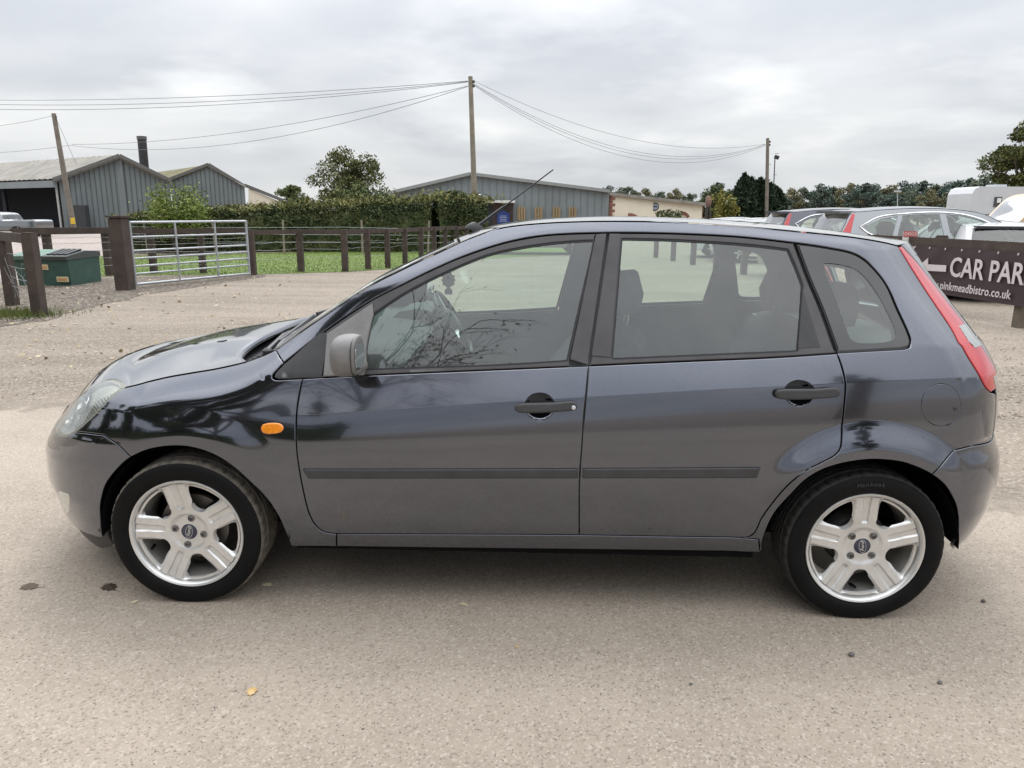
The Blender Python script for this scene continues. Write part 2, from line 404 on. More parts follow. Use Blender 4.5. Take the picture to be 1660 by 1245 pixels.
# ================================================================ trees and hedges
def leaf_mat(name, cols, rough=.75, scale=.8):
    if name in MATS: return MATS[name]
    t = NT(name); v = t.coord('Object'); n = t.noise(v, scale, 4, .6)
    g = t.new('ShaderNodeNewGeometry'); f = t.new('ShaderNodeMath', operation='ADD'); f.use_clamp = True
    m = t.new('ShaderNodeMath', operation='MULTIPLY_ADD'); m.inputs[1].default_value = .5; m.inputs[2].default_value = -.25
    t.link(g.outputs['Random Per Island'], m.inputs[0]); t.link(n, f.inputs[0]); t.link(m.outputs[0], f.inputs[1])
    k = len(cols); t.link(t.ramp(f.outputs[0], [(.25+.5*i/(k-1), c) for i, c in enumerate(cols)]), t.b.inputs['Base Color'])
    t.b.inputs['Roughness'].default_value = rough; t.b.inputs['Specular IOR Level'].default_value = .2
    MATS[name] = t.mat; return t.mat
BARK = mat('bark', (.085, .070, .055), .95, var=.3, scale=5, bump=.6, bscale=30)
L_OAK = leaf_mat('oak_leaves', [(0.051, 0.065, 0.023), (0.087, 0.102, 0.035), (0.145, 0.138, 0.051)])
L_DARK = leaf_mat('dark_leaves', [(0.029, 0.046, 0.023), (0.058, 0.080, 0.035), (0.102, 0.116, 0.051)])
L_MID = leaf_mat('mid_leaves', [(0.051, 0.080, 0.032), (0.094, 0.123, 0.048), (0.160, 0.167, 0.072)])
L_YEL = leaf_mat('yellowing_leaves', [(0.102, 0.116, 0.029), (0.189, 0.181, 0.043), (0.290, 0.239, 0.058)])
L_FAR = leaf_mat('hazed_far_leaves', [(0.073, 0.101, 0.075), (0.124, 0.149, 0.103), (0.190, 0.203, 0.142)], scale=.25)  # distance haze is mixed into the three far leaf colours
L_FAR2 = leaf_mat('hazed_far_autumn_leaves', [(0.104, 0.113, 0.068), (0.182, 0.174, 0.097), (0.260, 0.217, 0.120)], scale=.25)
L_FAR3 = leaf_mat('hazed_far_dark_leaves', [(0.053, 0.085, 0.074), (0.094, 0.126, 0.103), (0.143, 0.171, 0.135)], scale=.25)
L_HEDGE = leaf_mat('hedge_leaves', [(0.032, 0.049, 0.020), (0.061, 0.081, 0.032), (0.123, 0.123, 0.052)], scale=1.6)
L_HTOP = leaf_mat('hedge_shoots', [(0.087, 0.109, 0.036), (0.160, 0.160, 0.058), (0.232, 0.210, 0.087)], scale=1.6)
L_SHRUB = leaf_mat('shrub_leaves', [(0.087, 0.123, 0.032), (0.160, 0.203, 0.051), (0.246, 0.275, 0.087)], scale=1.3)
L_CYP = leaf_mat('cypress_leaves', [(0.012, 0.025, 0.014), (0.023, 0.041, 0.023), (0.046, 0.065, 0.035)], scale=1.2)
def quads(centres, size, seed, upbias=.0, stretch=1.6, jitter=.4):
    r = np.random.RandomState(seed); n = len(centres)
    nrm = r.normal(size=(n, 3)); nrm[:, 2] += upbias; nrm /= np.linalg.norm(nrm, axis=1, keepdims=True)
    t = r.normal(size=(n, 3)); t -= nrm*(t*nrm).sum(1, keepdims=True); t /= np.linalg.norm(t, axis=1, keepdims=True)
    b = np.cross(nrm, t); s = (size*r.uniform(1-jitter, 1+jitter, n))[:, None]
    t = t*s*stretch/2; b = b*s/2
    c = np.asarray(centres)
    return np.stack([c-t, c-b*.9+t*.1, c+t, c+b*.9+t*.1], 1).reshape(-1, 3)
def mesh_quads(name, V, m, parent=None):
    n = len(V)//4; me = bpy.data.meshes.new(name)
    me.vertices.add(len(V)); me.vertices.foreach_set('co', V.astype(np.float32).ravel())
    me.loops.add(n*4); me.loops.foreach_set('vertex_index', np.arange(n*4, dtype=np.int32))
    me.polygons.add(n); me.polygons.foreach_set('loop_start', np.arange(0, n*4, 4, dtype=np.int32)); me.polygons.foreach_set('loop_total', np.full(n, 4, np.int32))
    me.update(calc_edges=True)
    return link(name, me, parent, m)
def grow(seed, h, trunk_r, spread, levels=4, up=.45, first=.32, kids=(3, 4), droop=0.0):
    """trunk and limbs; returns MB and branch tips"""
    rd = random.Random(seed); mb = MB(); tips = []
    def br(p, d, L, r, lev):
        n = 4; pts = [p]; q = p.copy(); dd = d.copy()
        for i in range(n):
            dd = (dd+Vector((rd.uniform(-1, 1), rd.uniform(-1, 1), rd.uniform(-.6, .9)-droop*lev*.25))*.17).normalized()
            q = q+dd*L/n; pts.append(q.copy())
        mb.tube(pts, [r*(1-.5*i/n) for i in range(n+1)], 7 if lev < 2 else 4, cap=False)
        if lev >= levels: tips.append(pts[-1]); tips.append(pts[2]); return
        for k in range(rd.randint(*kids)):
            i = rd.randint(2, n); a = rd.uniform(0, 6.283)
            side = Vector((math.cos(a), math.sin(a), rd.uniform(-.1, .6)))
            nd = (dd*up+side*spread).normalized()
            br(pts[i], nd, L*rd.uniform(.62, .82), r*.5*(1-.1*k), lev+1)
        if lev > 0: tips.append(pts[-1])
    pts = [Vector((0, 0, -.2)), Vector((.02*h*rd.uniform(-1, 1), .02*h*rd.uniform(-1, 1), h*first*.5)), Vector((.03*h*rd.uniform(-1, 1), .03*h*rd.uniform(-1, 1), h*first))]
    mb.tube(pts, [trunk_r*1.25, trunk_r, trunk_r*.85], 9, cap=False)
    for k in range(rd.randint(4, 5)):
        a = k*6.283/4.5+rd.uniform(-.4, .4); nd = Vector((math.cos(a)*spread, math.sin(a)*spread, rd.uniform(.35, 1.0))).normalized()
        br(pts[-1]-Vector((0, 0, h*first*rd.uniform(0, .25))), nd, h*.33, trunk_r*.55, 1)
    br(pts[-1], Vector((rd.uniform(-.2, .2), rd.uniform(-.2, .2), 1)).normalized(), h*.36, trunk_r*.7, 1)
    return mb, tips
def fit_crown(tips, W_, z0, z1):
    t = np.array([tuple(q) for q in tips]); lo, hi = np.percentile(t, 4, axis=0), np.percentile(t, 96, axis=0)
    return t, lo, hi
TREE_PROTO = {}
def make_tree(name, loc, height, width, leaves, seed, nleaf=4500, leaf=.22, clump=.55, levels=3, first=.28, depth=None, parent=None, spread=.85):
    """tree > trunk, crown: a tapered trunk, limbs reaching leaf clumps spread through a lumpy rounded crown"""
    root = empty(name, loc); rd = random.Random(seed); r = np.random.RandomState(seed+1)
    z0 = height*first; a = width/2; c = (height-z0)/2; cz = z0+c
    nc = 34; cl = []
    while len(cl) < nc:
        q = r.uniform(-1, 1, 3); d = np.linalg.norm(q)
        if d > 1 or d < .28: continue
        k = .80 if q[2] > -.2 else .72
        cl.append((q[0]*a*k, q[1]*a*k, cz+q[2]*c*.80))
    cl.append((r.uniform(-.15, .15)*a, 0, cz+c*.82)); cl = np.array(cl); nc = len(cl)
    mb = MB(); tr = height*.030; tp = [Vector((0, 0, -.2)), Vector((rd.uniform(-.03, .03)*height, rd.uniform(-.03, .03)*height, z0)), Vector((rd.uniform(-.05, .05)*height, 0, cz+c*.35))]
    mb.tube([tp[0], tp[0].lerp(tp[1], .5), tp[1], tp[2]], [tr*1.3, tr, tr*.8, tr*.3], 9, cap=False)
    for p in cl:
        t = rd.uniform(.1, .9); b0 = tp[1].lerp(tp[2], t*t) if p[2] > z0+c*.5 else tp[0].lerp(tp[1], rd.uniform(.75, 1.0)); e = Vector(p)
        m = b0.lerp(e, .5)+Vector((rd.uniform(-1, 1), rd.uniform(-1, 1), rd.uniform(-.3, 1)))*width*.05
        mb.tube([b0, m, e], [tr*.34, tr*.2, tr*.07], 5, cap=False)
        for _ in range(3):
            f = e+Vector((rd.uniform(-1, 1), rd.uniform(-1, 1), rd.uniform(-.6, 1)))*width*.12; mb.tube([m.lerp(e, .6), f], [tr*.10, tr*.03], 4, cap=False)
    mb.build('trunk', BARK, root, 60)
    rad = width*r.uniform(.07, .14, nc); k = r.randint(0, nc, nleaf); u = r.normal(size=(nleaf, 3)); u /= np.linalg.norm(u, axis=1, keepdims=True)
    rr = np.cbrt(r.uniform(.10, 1, nleaf))*rad[k]*r.uniform(.75, 1.25, nleaf); pos = cl[k]+u*rr[:, None]*np.array((1.1, 1.1, .78))
    mesh_quads('crown', quads(pos, leaf, seed+2, .3), leaves, root)
    return root
def hedge_run(name, pts, hgt, thick, leaves, n, leaf, seed, label, cat='hedge', top=None):
    """hedge along a polyline: leafy shell over a dense lumpy core; pts: (x, y), hgt: list of heights"""
    root = empty(name, (pts[0][0], pts[0][1], 0)); o = Vector(root.location)
    P = np.array([(p[0]-o.x, p[1]-o.y) for p in pts], float); hh = np.array(hgt, float)
    seg = np.hypot(*np.diff(P, axis=0).T); cum = np.r_[0, np.cumsum(seg)]; L = cum[-1]
    r = np.random.RandomState(seed)
    def along(s): return np.stack([np.interp(s, cum, P[:, 0]), np.interp(s, cum, P[:, 1])], -1), np.interp(s, cum, hh)
    ns = max(6, int(L/.5)); rows = []
    for i in range(ns+1):
        s = L*i/ns; c, h = along(s); c2, _ = along(min(L, s+.05)); c1, _ = along(max(0, s-.05)); d = (c2-c1)/np.linalg.norm(c2-c1); nn = np.array((-d[1], d[0]))
        row = []
        for k in range(9):
            a = math.pi*k/8; rr = .84+.10*math.sin(s*3.1+k)+.05*math.sin(s*7.7+k*2)
            off = -math.cos(a)*thick/2*rr*(1 if 0 < k < 8 else 1.0); z = h*.90*min(1, math.sin(a)*1.35)*(.95+.05*math.sin(s*4+k))
            row.append((*(c+nn*off), max(z, 0)))
        rows.append(row)
    core = link('foliage_core', grid_mesh(rows, 'foliage_core'), root, leaves)
    s = r.uniform(0, L, n); c, h = along(s); c2, _ = along(np.minimum(L, s+.05)); c1, _ = along(np.maximum(0, s-.05)); d = c2-c1; d /= np.linalg.norm(d, axis=1, keepdims=True); nn = np.stack([-d[:, 1], d[:, 0]], 1)
    a = r.uniform(0, math.pi, n); rr = r.uniform(.80, 1.08, n)+.07*np.sin(s*2.3)+.05*np.sin(s*6.1+a*3)
    z = h*np.minimum(1, np.sin(a)*1.35)*rr
    z = np.where(r.rand(n) < .5, r.uniform(0, 1, n)*h, z); off = -np.cos(a)*thick/2*rr
    pos = np.stack([c[:, 0]+nn[:, 0]*off, c[:, 1]+nn[:, 1]*off, np.maximum(z, .03)], 1)
    mesh_quads('leaves', quads(pos, leaf, seed+1), leaves, root)
    if top is not None:
        m = int(n*.16); s = r.uniform(0, L, m); c, h = along(s)
        pos = np.stack([c[:, 0]+r.normal(0, thick*.2, m), c[:, 1]+r.normal(0, thick*.2, m), h*(1+np.abs(r.normal(0, .075, m)))], 1)
        mesh_quads('shoots', quads(pos, leaf*.8, seed+2, 0, 3.2), top, root)
    tag(root, label, cat)
    return root
def grid_mesh(rows, name, mirror_join=True, flip=False):
    a = np.array(rows, float); r, c, _ = a.shape
    f = [(i*c+j, i*c+j+1, (i+1)*c+j+1, (i+1)*c+j) for i in range(r-1) for j in range(c-1)]
    if flip: f = [q[::-1] for q in f]
    me = bpy.data.meshes.new(name); me.from_pydata(a.reshape(-1, 3).tolist(), [], f)
    me.polygons.foreach_set('use_smooth', [True]*len(me.polygons)); me.update()
    return me

# --- hedge behind the lawn
hp = [at(205, 400, 22.5), at(330, 400, 23.5), at(480, 400, 24.3), at(640, 400, 25), at(700, 400, 25.2)]
def zat(px, py, Y): return at(px, py, Y).z
hedge_run('hedge', [(p.x, p.y) for p in hp], [zat(215, 357, 22.5), zat(330, 347, 23.5), zat(480, 337, 24.3), zat(640, 331, 25), zat(700, 327, 25.2)], 1.7, L_HEDGE, 34000, .066, 11, 'long clipped green hedge behind the lawn and brown fence', top=L_HTOP)
hp = [at(706, 400, 25.0), at(782, 400, 25.6)]
hedge_run('hedge', [(p.x, p.y) for p in hp], [zat(708, 323, 25), zat(780, 330, 25.6)], 2.0, L_HEDGE, 10000, .066, 12, 'rounded hedge end standing against the tall pole', top=L_HTOP)
# --- leafy shrub in front of the barn
def shrub(name, loc, h, w, leaves, n, leaf, seed, label, cat='shrub'):
    root = empty(name, loc); rd = random.Random(seed); mb = MB(); tips = []
    for k in range(16):
        a = rd.uniform(0, 6.28); q = Vector((math.cos(a)*w*.48*rd.uniform(.2, 1), math.sin(a)*w*.48*rd.uniform(.2, 1), h*rd.uniform(.55, .95)))
        mb.tube([Vector((q.x*.1, q.y*.1, -.05)), q*.5+Vector((0, 0, h*.08)), q], [.03, .02, .008], 5, cap=False); tips += [q, q*.8, q*.62]
    mb.build('stems', BARK, root, 60)
    r = np.random.RandomState(seed); t = np.array([tuple(q) for q in tips]); c = t[r.randint(0, len(t), n)]+r.normal(0, 1, (n, 3))*(w*.085, w*.085, h*.085); c = c[c[:, 2] > .08]
    mesh_quads('foliage', quads(c, leaf, seed+1, .2), leaves, root); tag(root, label, cat); return root
b = at(288, 400, 21.4); shrub('shrub', (b.x, b.y, 0), zat(288, 308, 21.4), 2.3, L_SHRUB, 8500, .055, 21, 'bright green shrub rising above the hedge in front of the grey barn')
b = at(600, 400, 28); shrub('shrub', (b.x, b.y, 0), zat(600, 308, 28), 2.4, L_MID, 8000, .08, 22, 'loose green bush behind the long hedge below the big oak')

# --- trees
b = at(566, 380, 78); o = make_tree('oak_tree', (b.x, b.y, 0), zat(566, 241, 78), 8.6, L_OAK, 33, 11000, .17, .50, 3, .16)
tag(o, 'large round oak standing alone behind the hedge', 'tree', None)
b = at(478, 380, 95); o = make_tree('tree', (b.x, b.y, 0), zat(478, 300, 95), 5.4, L_MID, 34, 6000, .18, .6, 3, .12); tag(o, 'small green tree beside the cream barn gable', 'tree')
b = at(1650, 380, 48); o = make_tree('oak_tree', (b.x, b.y, 0), zat(1640, 192, 48), 5.6, L_OAK, 36, 16000, .125, .5, 3, .12); tag(o, 'dark leafy oak at the frame edge above the white horsebox', 'tree')
b = at(1720, 380, 56); o = make_tree('oak_tree', (b.x, b.y, 0), zat(1720, 230, 56), 7.5, L_OAK, 37, 11000, .15, .6, 3, .1); tag(o, 'leafy oak half cut off by the frame edge behind the horsebox', 'tree')
b = at(1160, 380, 84); o = make_tree('tree', (b.x, b.y, 0), zat(1168, 298, 84), 5.6, L_DARK, 38, 8000, .19, .6, 3, .05); tag(o, 'dark broadleaf tree left of the cypress clump', 'tree')
# cypress clump: several upright plumes
b = at(1226, 380, 40)
def cypress(name, loc, h, w, seed, label):
    root = empty(name, loc); r = np.random.RandomState(seed); mb = MB()
    mb.tube([(0, 0, -.1), (0, 0, h*.9)], [.10, .02], 7); mb.build('trunk', BARK, root, 60)
    n = 9000; z = r.uniform(.0, 1, n)**.85; k = r.randint(0, 7, n); ka = k*6.283/7+.3; kr = np.where(k == 0, 0, .42)
    top = 1-.16*r.permutation(7)[k]/6
    rad = w/2*(1-z**2.2)*.62+.02
    a = r.uniform(0, 6.283, n); rr = np.sqrt(r.uniform(.25, 1, n))*rad
    c = np.stack([np.cos(ka)*kr*w/2*(1-.55*z)+np.cos(a)*rr, np.sin(ka)*kr*w/2*(1-.55*z)+np.sin(a)*rr, .05+z*h*top], 1)
    q = quads(c, .15, seed+1, 0, 2.4); q[:, 2] += 0
    mesh_quads('foliage', q, L_CYP, root); tag(root, label, 'tree', 'cypress clump'); return root
for i, (px, top, w, lab) in enumerate(((1203, 284, 2.5, 'tallest dark cypress at the left of the clump beside the pole'), (1219, 290, 2.7, 'broad dark cypress in the middle of the clump'), (1234, 291, 2.6, 'dark cypress directly left of the thin pole'), (1252, 303, 2.3, 'low dark cypress at the right end of the clump'))):
    p = at(px, 380, 40+.4*(i % 2)); cypress('cypress_tree', (p.x, p.y, 0), zat(px, top, 40), w, 50+i, lab)
p = at(1172, 380, 39); shrub('shrub', (p.x, p.y, 0), zat(1172, 315, 39), 1.5, L_YEL, 1500, .11, 58, 'yellow-green bush left of the cypresses')

# --- the wood along the horizon, tree by tree
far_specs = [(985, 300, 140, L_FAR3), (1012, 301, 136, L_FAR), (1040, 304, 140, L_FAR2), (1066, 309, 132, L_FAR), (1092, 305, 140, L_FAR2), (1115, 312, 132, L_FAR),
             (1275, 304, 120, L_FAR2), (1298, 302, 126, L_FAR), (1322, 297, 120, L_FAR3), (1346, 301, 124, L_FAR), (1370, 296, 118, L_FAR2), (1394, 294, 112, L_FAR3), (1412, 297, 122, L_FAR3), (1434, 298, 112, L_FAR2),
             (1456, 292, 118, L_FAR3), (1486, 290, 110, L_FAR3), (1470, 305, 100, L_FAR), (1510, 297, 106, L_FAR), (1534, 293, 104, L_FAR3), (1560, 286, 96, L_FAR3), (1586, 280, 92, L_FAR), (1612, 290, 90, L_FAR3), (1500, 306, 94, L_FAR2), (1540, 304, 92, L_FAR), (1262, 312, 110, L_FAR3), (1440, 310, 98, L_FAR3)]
names = {id(L_FAR): 'mid green', id(L_FAR2): 'autumn-tinted', id(L_FAR3): 'dark green'}
protos = {}
rr_ = random.Random(9)
def far_tree(mk, variant):
    key = (id(mk), variant)
    if key not in protos:
        seed = 70+len(protos); root = make_tree('woodland_tree', (0, 0, 0), 8.0, 7.4, mk, seed, 6500, .24, .60, 3, .03); protos[key] = root; return root, True
    return copy_tree(protos[key]), False
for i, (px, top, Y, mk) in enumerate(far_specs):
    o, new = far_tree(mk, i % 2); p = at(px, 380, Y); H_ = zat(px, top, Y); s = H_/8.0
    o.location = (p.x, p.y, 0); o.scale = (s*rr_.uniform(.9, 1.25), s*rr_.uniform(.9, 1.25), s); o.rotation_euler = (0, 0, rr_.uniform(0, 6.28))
    where = 'behind the cream restaurant wall' if px < 1150 else 'along the horizon behind the parked cars'
    rank = 1+sum(1 for q in far_specs if (q[0] < 1150) == (px < 1150) and q[0] < px); tot = sum(1 for q in far_specs if (q[0] < 1150) == (px < 1150))
    ordn = ('first', 'second', 'third', 'fourth', 'fifth', 'sixth', 'seventh', 'eighth', 'ninth', 'tenth')
    pos = '%s from the left' % ordn[rank-1] if rank <= 10 else '%s from the right' % ordn[tot-rank]
    tag(o, '%s tree %s, %s' % (names[id(mk)], where, pos), 'tree', 'woodland trees '+where)
b = at(640, 380, 60)

# ================================================================ buildings
def clad_mat(name, c, dirt, rough=.55):
    t = NT(name); v = t.coord('Object', (1, 1, .10)); v2 = t.coord('Object'); n = t.noise(v, 2.4, 6, .7); m_ = t.noise(v2, .5, 4, .6)
    cc = t.mix(t.ramp(m_, [(.35, 0.), (.7, 1.)]), [x*.9 for x in c], [x*1.08 for x in c]); cc = t.mix(t.ramp(n, [(.50, 0.), (.78, .45)]), cc, dirt)
    t.link(cc, t.b.inputs['Base Color']); t.b.inputs['Roughness'].default_value = rough; MATS[name] = t.mat; return t.mat
M_CLAD = clad_mat('grey_green_cladding', (.165, .192, .196), (.12, .115, .09)); M_CLAD2 = clad_mat('grey_metal_cladding', (.19, .215, .225), (.14, .145, .13), .5)
M_ROOFC = mat('weathered_cement_roof', (.25, .235, .21), .95, var=.22, scale=1.2, bump=.3, bscale=8)
M_MOSS = mat('mossy_roof', (.13, .115, .055), .95, var=.35, scale=1.2)
M_FASCIA = mat('dark_verge', (.12, .12, .115), .8, var=.15)
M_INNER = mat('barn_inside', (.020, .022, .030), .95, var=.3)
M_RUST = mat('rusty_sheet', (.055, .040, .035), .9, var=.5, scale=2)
M_CREAM = mat('cream_render', (.76, .69, .56), .9, var=.06, scale=.8)
M_BRICK = mat('red_brick', (.23, .105, .075), .9, var=.3, scale=6)
M_BLACKM = mat('black_flue_metal', (.022, .022, .024), .5, var=.3, scale=2)
def lerp(a, b, t): return a+(b-a)*t
def wall_poly(name, pts, m, parent, thick=.15):
    """vertical wall given by its outline points in order (world); extruded away from the camera"""
    pts = [Vector(p) for p in pts]; d = (pts[1]-pts[0]); n = None
    for i in range(2, len(pts)):
        n = d.cross(pts[i]-pts[0])
        if n.length > 1e-6: break
    n.normalize()
    if n.dot(Vector(CAM_POS)-pts[0]-Bo) > 0: n = -n
    mb = MB(); k = len(pts); vs = pts+[p+n*thick for p in pts]
    mb.add(vs, [tuple(range(k)), tuple(reversed(range(k, 2*k)))]+[(i, (i+1) % k, k+(i+1) % k, k+i) for i in range(k)])
    return mb.build(name, m, parent, None, fix=True)
def ribs(name, a, b, topf, z0, pitch, m, parent, w=.03, out=.03):
    """standing ribs of sheet cladding between a and b (plan points); topf(t) gives the height"""
    a = Vector((a[0], a[1], 0)); b = Vector((b[0], b[1], 0)); L = (b-a).length; mb = MB(); d = (b-a).normalized(); n = Vector((d.y, -d.x, 0))
    if n.dot(Vector(CAM_POS)-a-Bo) < 0: n = -n
    k = int(L/pitch)
    for i in range(1, k):
        t = i/k; p = a+(b-a)*t+n*out/2; mb.beam((p.x, p.y, z0), (p.x, p.y, topf(t)-.05), out, w, up=n)
    o = mb.build(name, m, parent); o['kind'] = 'stuff'; return o
def on_wall(px, py, a, b):
    """point of the vertical wall plane through plan points a and b"""
    n = Vector((b.y-a.y, a.x-b.x, 0)); d_ = Vector(ray(px, py)); c = Vector(CAM_POS); t = (Vector((a.x, a.y, c.z))-c).dot(n)/d_.dot(n); return c+d_*t
# --- grey barn with an open bay
BN = empty('barn'); 
A = at(106, 380, 46); B = at(283, 380, 49); Lft = at(-150, 380, 62)
Apx = on_wall(193, 256, A, B); zA, zAp, zB = zat(106, 292, 46), Apx.z, zat(283, 296, 49)
BN.location = (A.x, A.y, 0); Bo = Vector(BN.location)
def rel(p): return Vector(p)-Bo
g0, g1 = Vector((A.x, A.y, 0)), Vector((B.x, B.y, 0))
wall_poly('gable_wall', [rel(g0), rel(g1), rel((B.x, B.y, zB)), rel(Apx), rel((A.x, A.y, zA))], M_CLAD, BN)
# (wall_poly works in world space; the parent only shifts it, so offsets are applied through rel and Bo)
tA = (Apx-g0).dot((g1-g0))/(g1-g0).length_squared
def gtop(t): return zA+(zAp-zA)*t/tA if t < tA else zAp+(zB-zAp)*(t-tA)/(1-tA)
o = ribs('cladding_ribs', rel(g0), rel(g1), gtop, 0, .30, mat('cladding_rib', (.055, .066, .070), .55, var=.1), BN, .06, .03)
mb = MB(); pm = rel((Apx.x, Apx.y, 0)); mb.beam(pm+Vector((0, -.08, 0)), pm+Vector((0, -.08, zAp-.1)), .42, .1, up=(0, 1, 0)); mb.build('corner_flashing', M_CLAD2, BN)
back = (Lft-Vector((A.x, A.y, Lft.z))); back.z = 0; backd = back.normalized(); LB = 34.0
def slab(name, q, m, parent, th=.12):
    q = [Vector(p) for p in q]; n = (q[1]-q[0]).cross(q[2]-q[0]).normalized()
    if n.z < 0: n = -n
    mb = MB(); vs = q+[p-n*th for p in q]; k = len(q)
    mb.add(vs, [tuple(range(k)), tuple(reversed(range(k, 2*k)))]+[(i, (i+1) % k, k+(i+1) % k, k+i) for i in range(k)]); return mb.build(name, m, parent, None, True)
e0 = rel((A.x, A.y, zA))-backd*.3+Vector((-.25, -.3, -.05)); r0 = rel(Apx)-backd*.3+Vector((0, -.1, .08)); b0 = rel((B.x, B.y, zB))-backd*.3+Vector((0, 0, .05))
def corrugate(name, e0, r0, run, m, parent, n=90, amp=.05):
    mb = MB(); rows = []
    up_ = (r0-e0).cross(run).normalized()
    if up_.z < 0: up_ = -up_
    vs = []; 
    for i in range(n+1):
        off = run*(i/n)+up_*(amp*(i % 2)+.10); vs += [e0+off, (e0+r0)/2+off, r0+off]
    mb.add(vs, [(3*i+j, 3*i+j+1, 3*i+j+4, 3*i+j+3) for i in range(n) for j in range(2)]); return mb.build(name, m, parent)
slab('roof', [e0, r0, r0+backd*LB, e0+backd*LB], M_ROOFC, BN)
corrugate('roof_sheeting', e0, r0, backd*LB, M_ROOFC, BN)
slab('roof', [b0, r0, r0+backd*LB, b0+backd*LB], M_ROOFC, BN)
for (p, q) in ((e0, r0), (r0, b0)):
    mb = MB(); mb.beam(p+Vector((0, -.12, .06)), q+Vector((0, -.12, .06)), .16, .22); mb.build('verge', M_FASCIA, BN)
mb = MB(); mb.beam(e0+Vector((0, -.05, -.22)), e0+backd*LB+Vector((0, -.05, -.22)), .18, .42); mb.build('eaves_beam', M_CLAD2, BN)
# inside of the open bay
inn = Vector((backd.y, -backd.x, 0)); inn = -inn if inn.dot(rel(g1)-rel(g0)) < 0 else inn
rd0 = abs((rel(Apx)-rel(g0)).dot(inn)); q0 = rel(g0)+backd*LB; q1 = q0+inn*rd0
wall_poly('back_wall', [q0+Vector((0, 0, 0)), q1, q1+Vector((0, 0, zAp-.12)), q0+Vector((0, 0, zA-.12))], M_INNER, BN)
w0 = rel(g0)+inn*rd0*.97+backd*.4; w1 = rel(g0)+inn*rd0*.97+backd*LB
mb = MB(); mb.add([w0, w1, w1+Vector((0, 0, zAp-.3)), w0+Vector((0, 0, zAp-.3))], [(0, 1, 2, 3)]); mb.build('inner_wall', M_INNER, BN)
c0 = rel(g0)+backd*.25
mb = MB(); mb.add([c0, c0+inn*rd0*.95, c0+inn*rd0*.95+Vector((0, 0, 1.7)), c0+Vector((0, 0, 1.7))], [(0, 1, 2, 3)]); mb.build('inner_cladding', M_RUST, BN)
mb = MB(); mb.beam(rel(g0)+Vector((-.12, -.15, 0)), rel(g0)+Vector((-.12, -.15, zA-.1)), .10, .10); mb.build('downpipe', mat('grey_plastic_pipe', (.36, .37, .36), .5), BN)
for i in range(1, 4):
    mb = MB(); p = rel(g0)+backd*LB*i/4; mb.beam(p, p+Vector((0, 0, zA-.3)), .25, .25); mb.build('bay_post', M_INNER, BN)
dp = rel(at(133, 380, 46)); 
tag(BN, 'grey-green clad barn with open bay and cement roof at the left', 'barn')
mb = MB(); p0_, p1_ = at(125, 365, 45.9), at(146, 365, 45.9); mb.box(((p0_.x+p1_.x)/2, 45.75, .85), (p1_.x-p0_.x, .5, 1.7)); o = mb.build('equipment_cabinet', mat('dark_cabinet', (.03, .032, .036), .6), None)
tag(o, 'dark cabinet against the barn wall beside the leaning pole', 'cabinet')
# --- second barn gable behind, cream gable beyond it
B2 = empty('barn'); A2 = at(284, 380, 52); C2 = at(402, 380, 54); ap2 = on_wall(340, 269, A2, C2); B2.location = (A2.x, A2.y, 0); Bo = Vector(B2.location)
z2a, z2c = zat(284, 294, 52), zat(402, 303, 54)
wall_poly('gable_wall', [rel((A2.x, A2.y, 0)), rel((C2.x, C2.y, 0)), rel((C2.x, C2.y, z2c)), rel(ap2), rel((A2.x, A2.y, z2a))], M_CLAD, B2)
t2 = (ap2.x-A2.x)/(C2.x-A2.x)
ribs('cladding_ribs', rel((A2.x, A2.y, 0)), rel((C2.x, C2.y, 0)), lambda t: z2a+(ap2.z-z2a)*t/t2 if t < t2 else ap2.z+(z2c-ap2.z)*(t-t2)/(1-t2), 0, .30, MATS['cladding_rib'], B2, .05, .03)
bk = Vector((-12, 14, 0))
slab('roof', [rel((A2.x, A2.y, z2a))+Vector((0, -.2, .08)), rel(ap2)+Vector((0, -.2, .08)), rel(ap2)+bk+Vector((0, 0, .08)), rel((A2.x, A2.y, z2a))+bk+Vector((0, 0, .08))], M_MOSS, B2)
slab('roof', [rel((C2.x, C2.y, z2c))+Vector((.2, -.2, .06)), rel(ap2)+Vector((0, -.2, .06)), rel(ap2)+bk+Vector((0, 0, .06)), rel((C2.x, C2.y, z2c))+bk+Vector((0, 0, .06))], M_ROOFC, B2)
for (p, q) in ((rel((A2.x, A2.y, z2a)), rel(ap2)), (rel(ap2), rel((C2.x, C2.y, z2c)))):
    mb = MB(); mb.beam(p+Vector((0, -.2, .12)), q+Vector((0, -.2, .12)), .14, .2); mb.build('verge', M_FASCIA, B2)
tag(B2, 'smaller grey barn gable with brown mossy roof beside the larger barn', 'barn')
B3 = empty('cream_barn'); A3 = at(404, 380, 58); C3 = at(520, 380, 62); B3.location = (A3.x, A3.y, 0); Bo = Vector(B3.location)
wall_poly('gable_wall', [rel((A3.x, A3.y, 0)), rel((C3.x, C3.y, 0)), rel((C3.x, C3.y, .8)), rel(at(404, 306, 58))], M_CREAM, B3)
mb = MB(); mb.beam(rel(at(396, 300, 57.8)), rel(at(520, 349, 61.8)), .3, .22); mb.build('verge', M_FASCIA, B3)
tag(B3, 'cream gable wall sloping down to the hedge beside the mossy barn', 'barn')
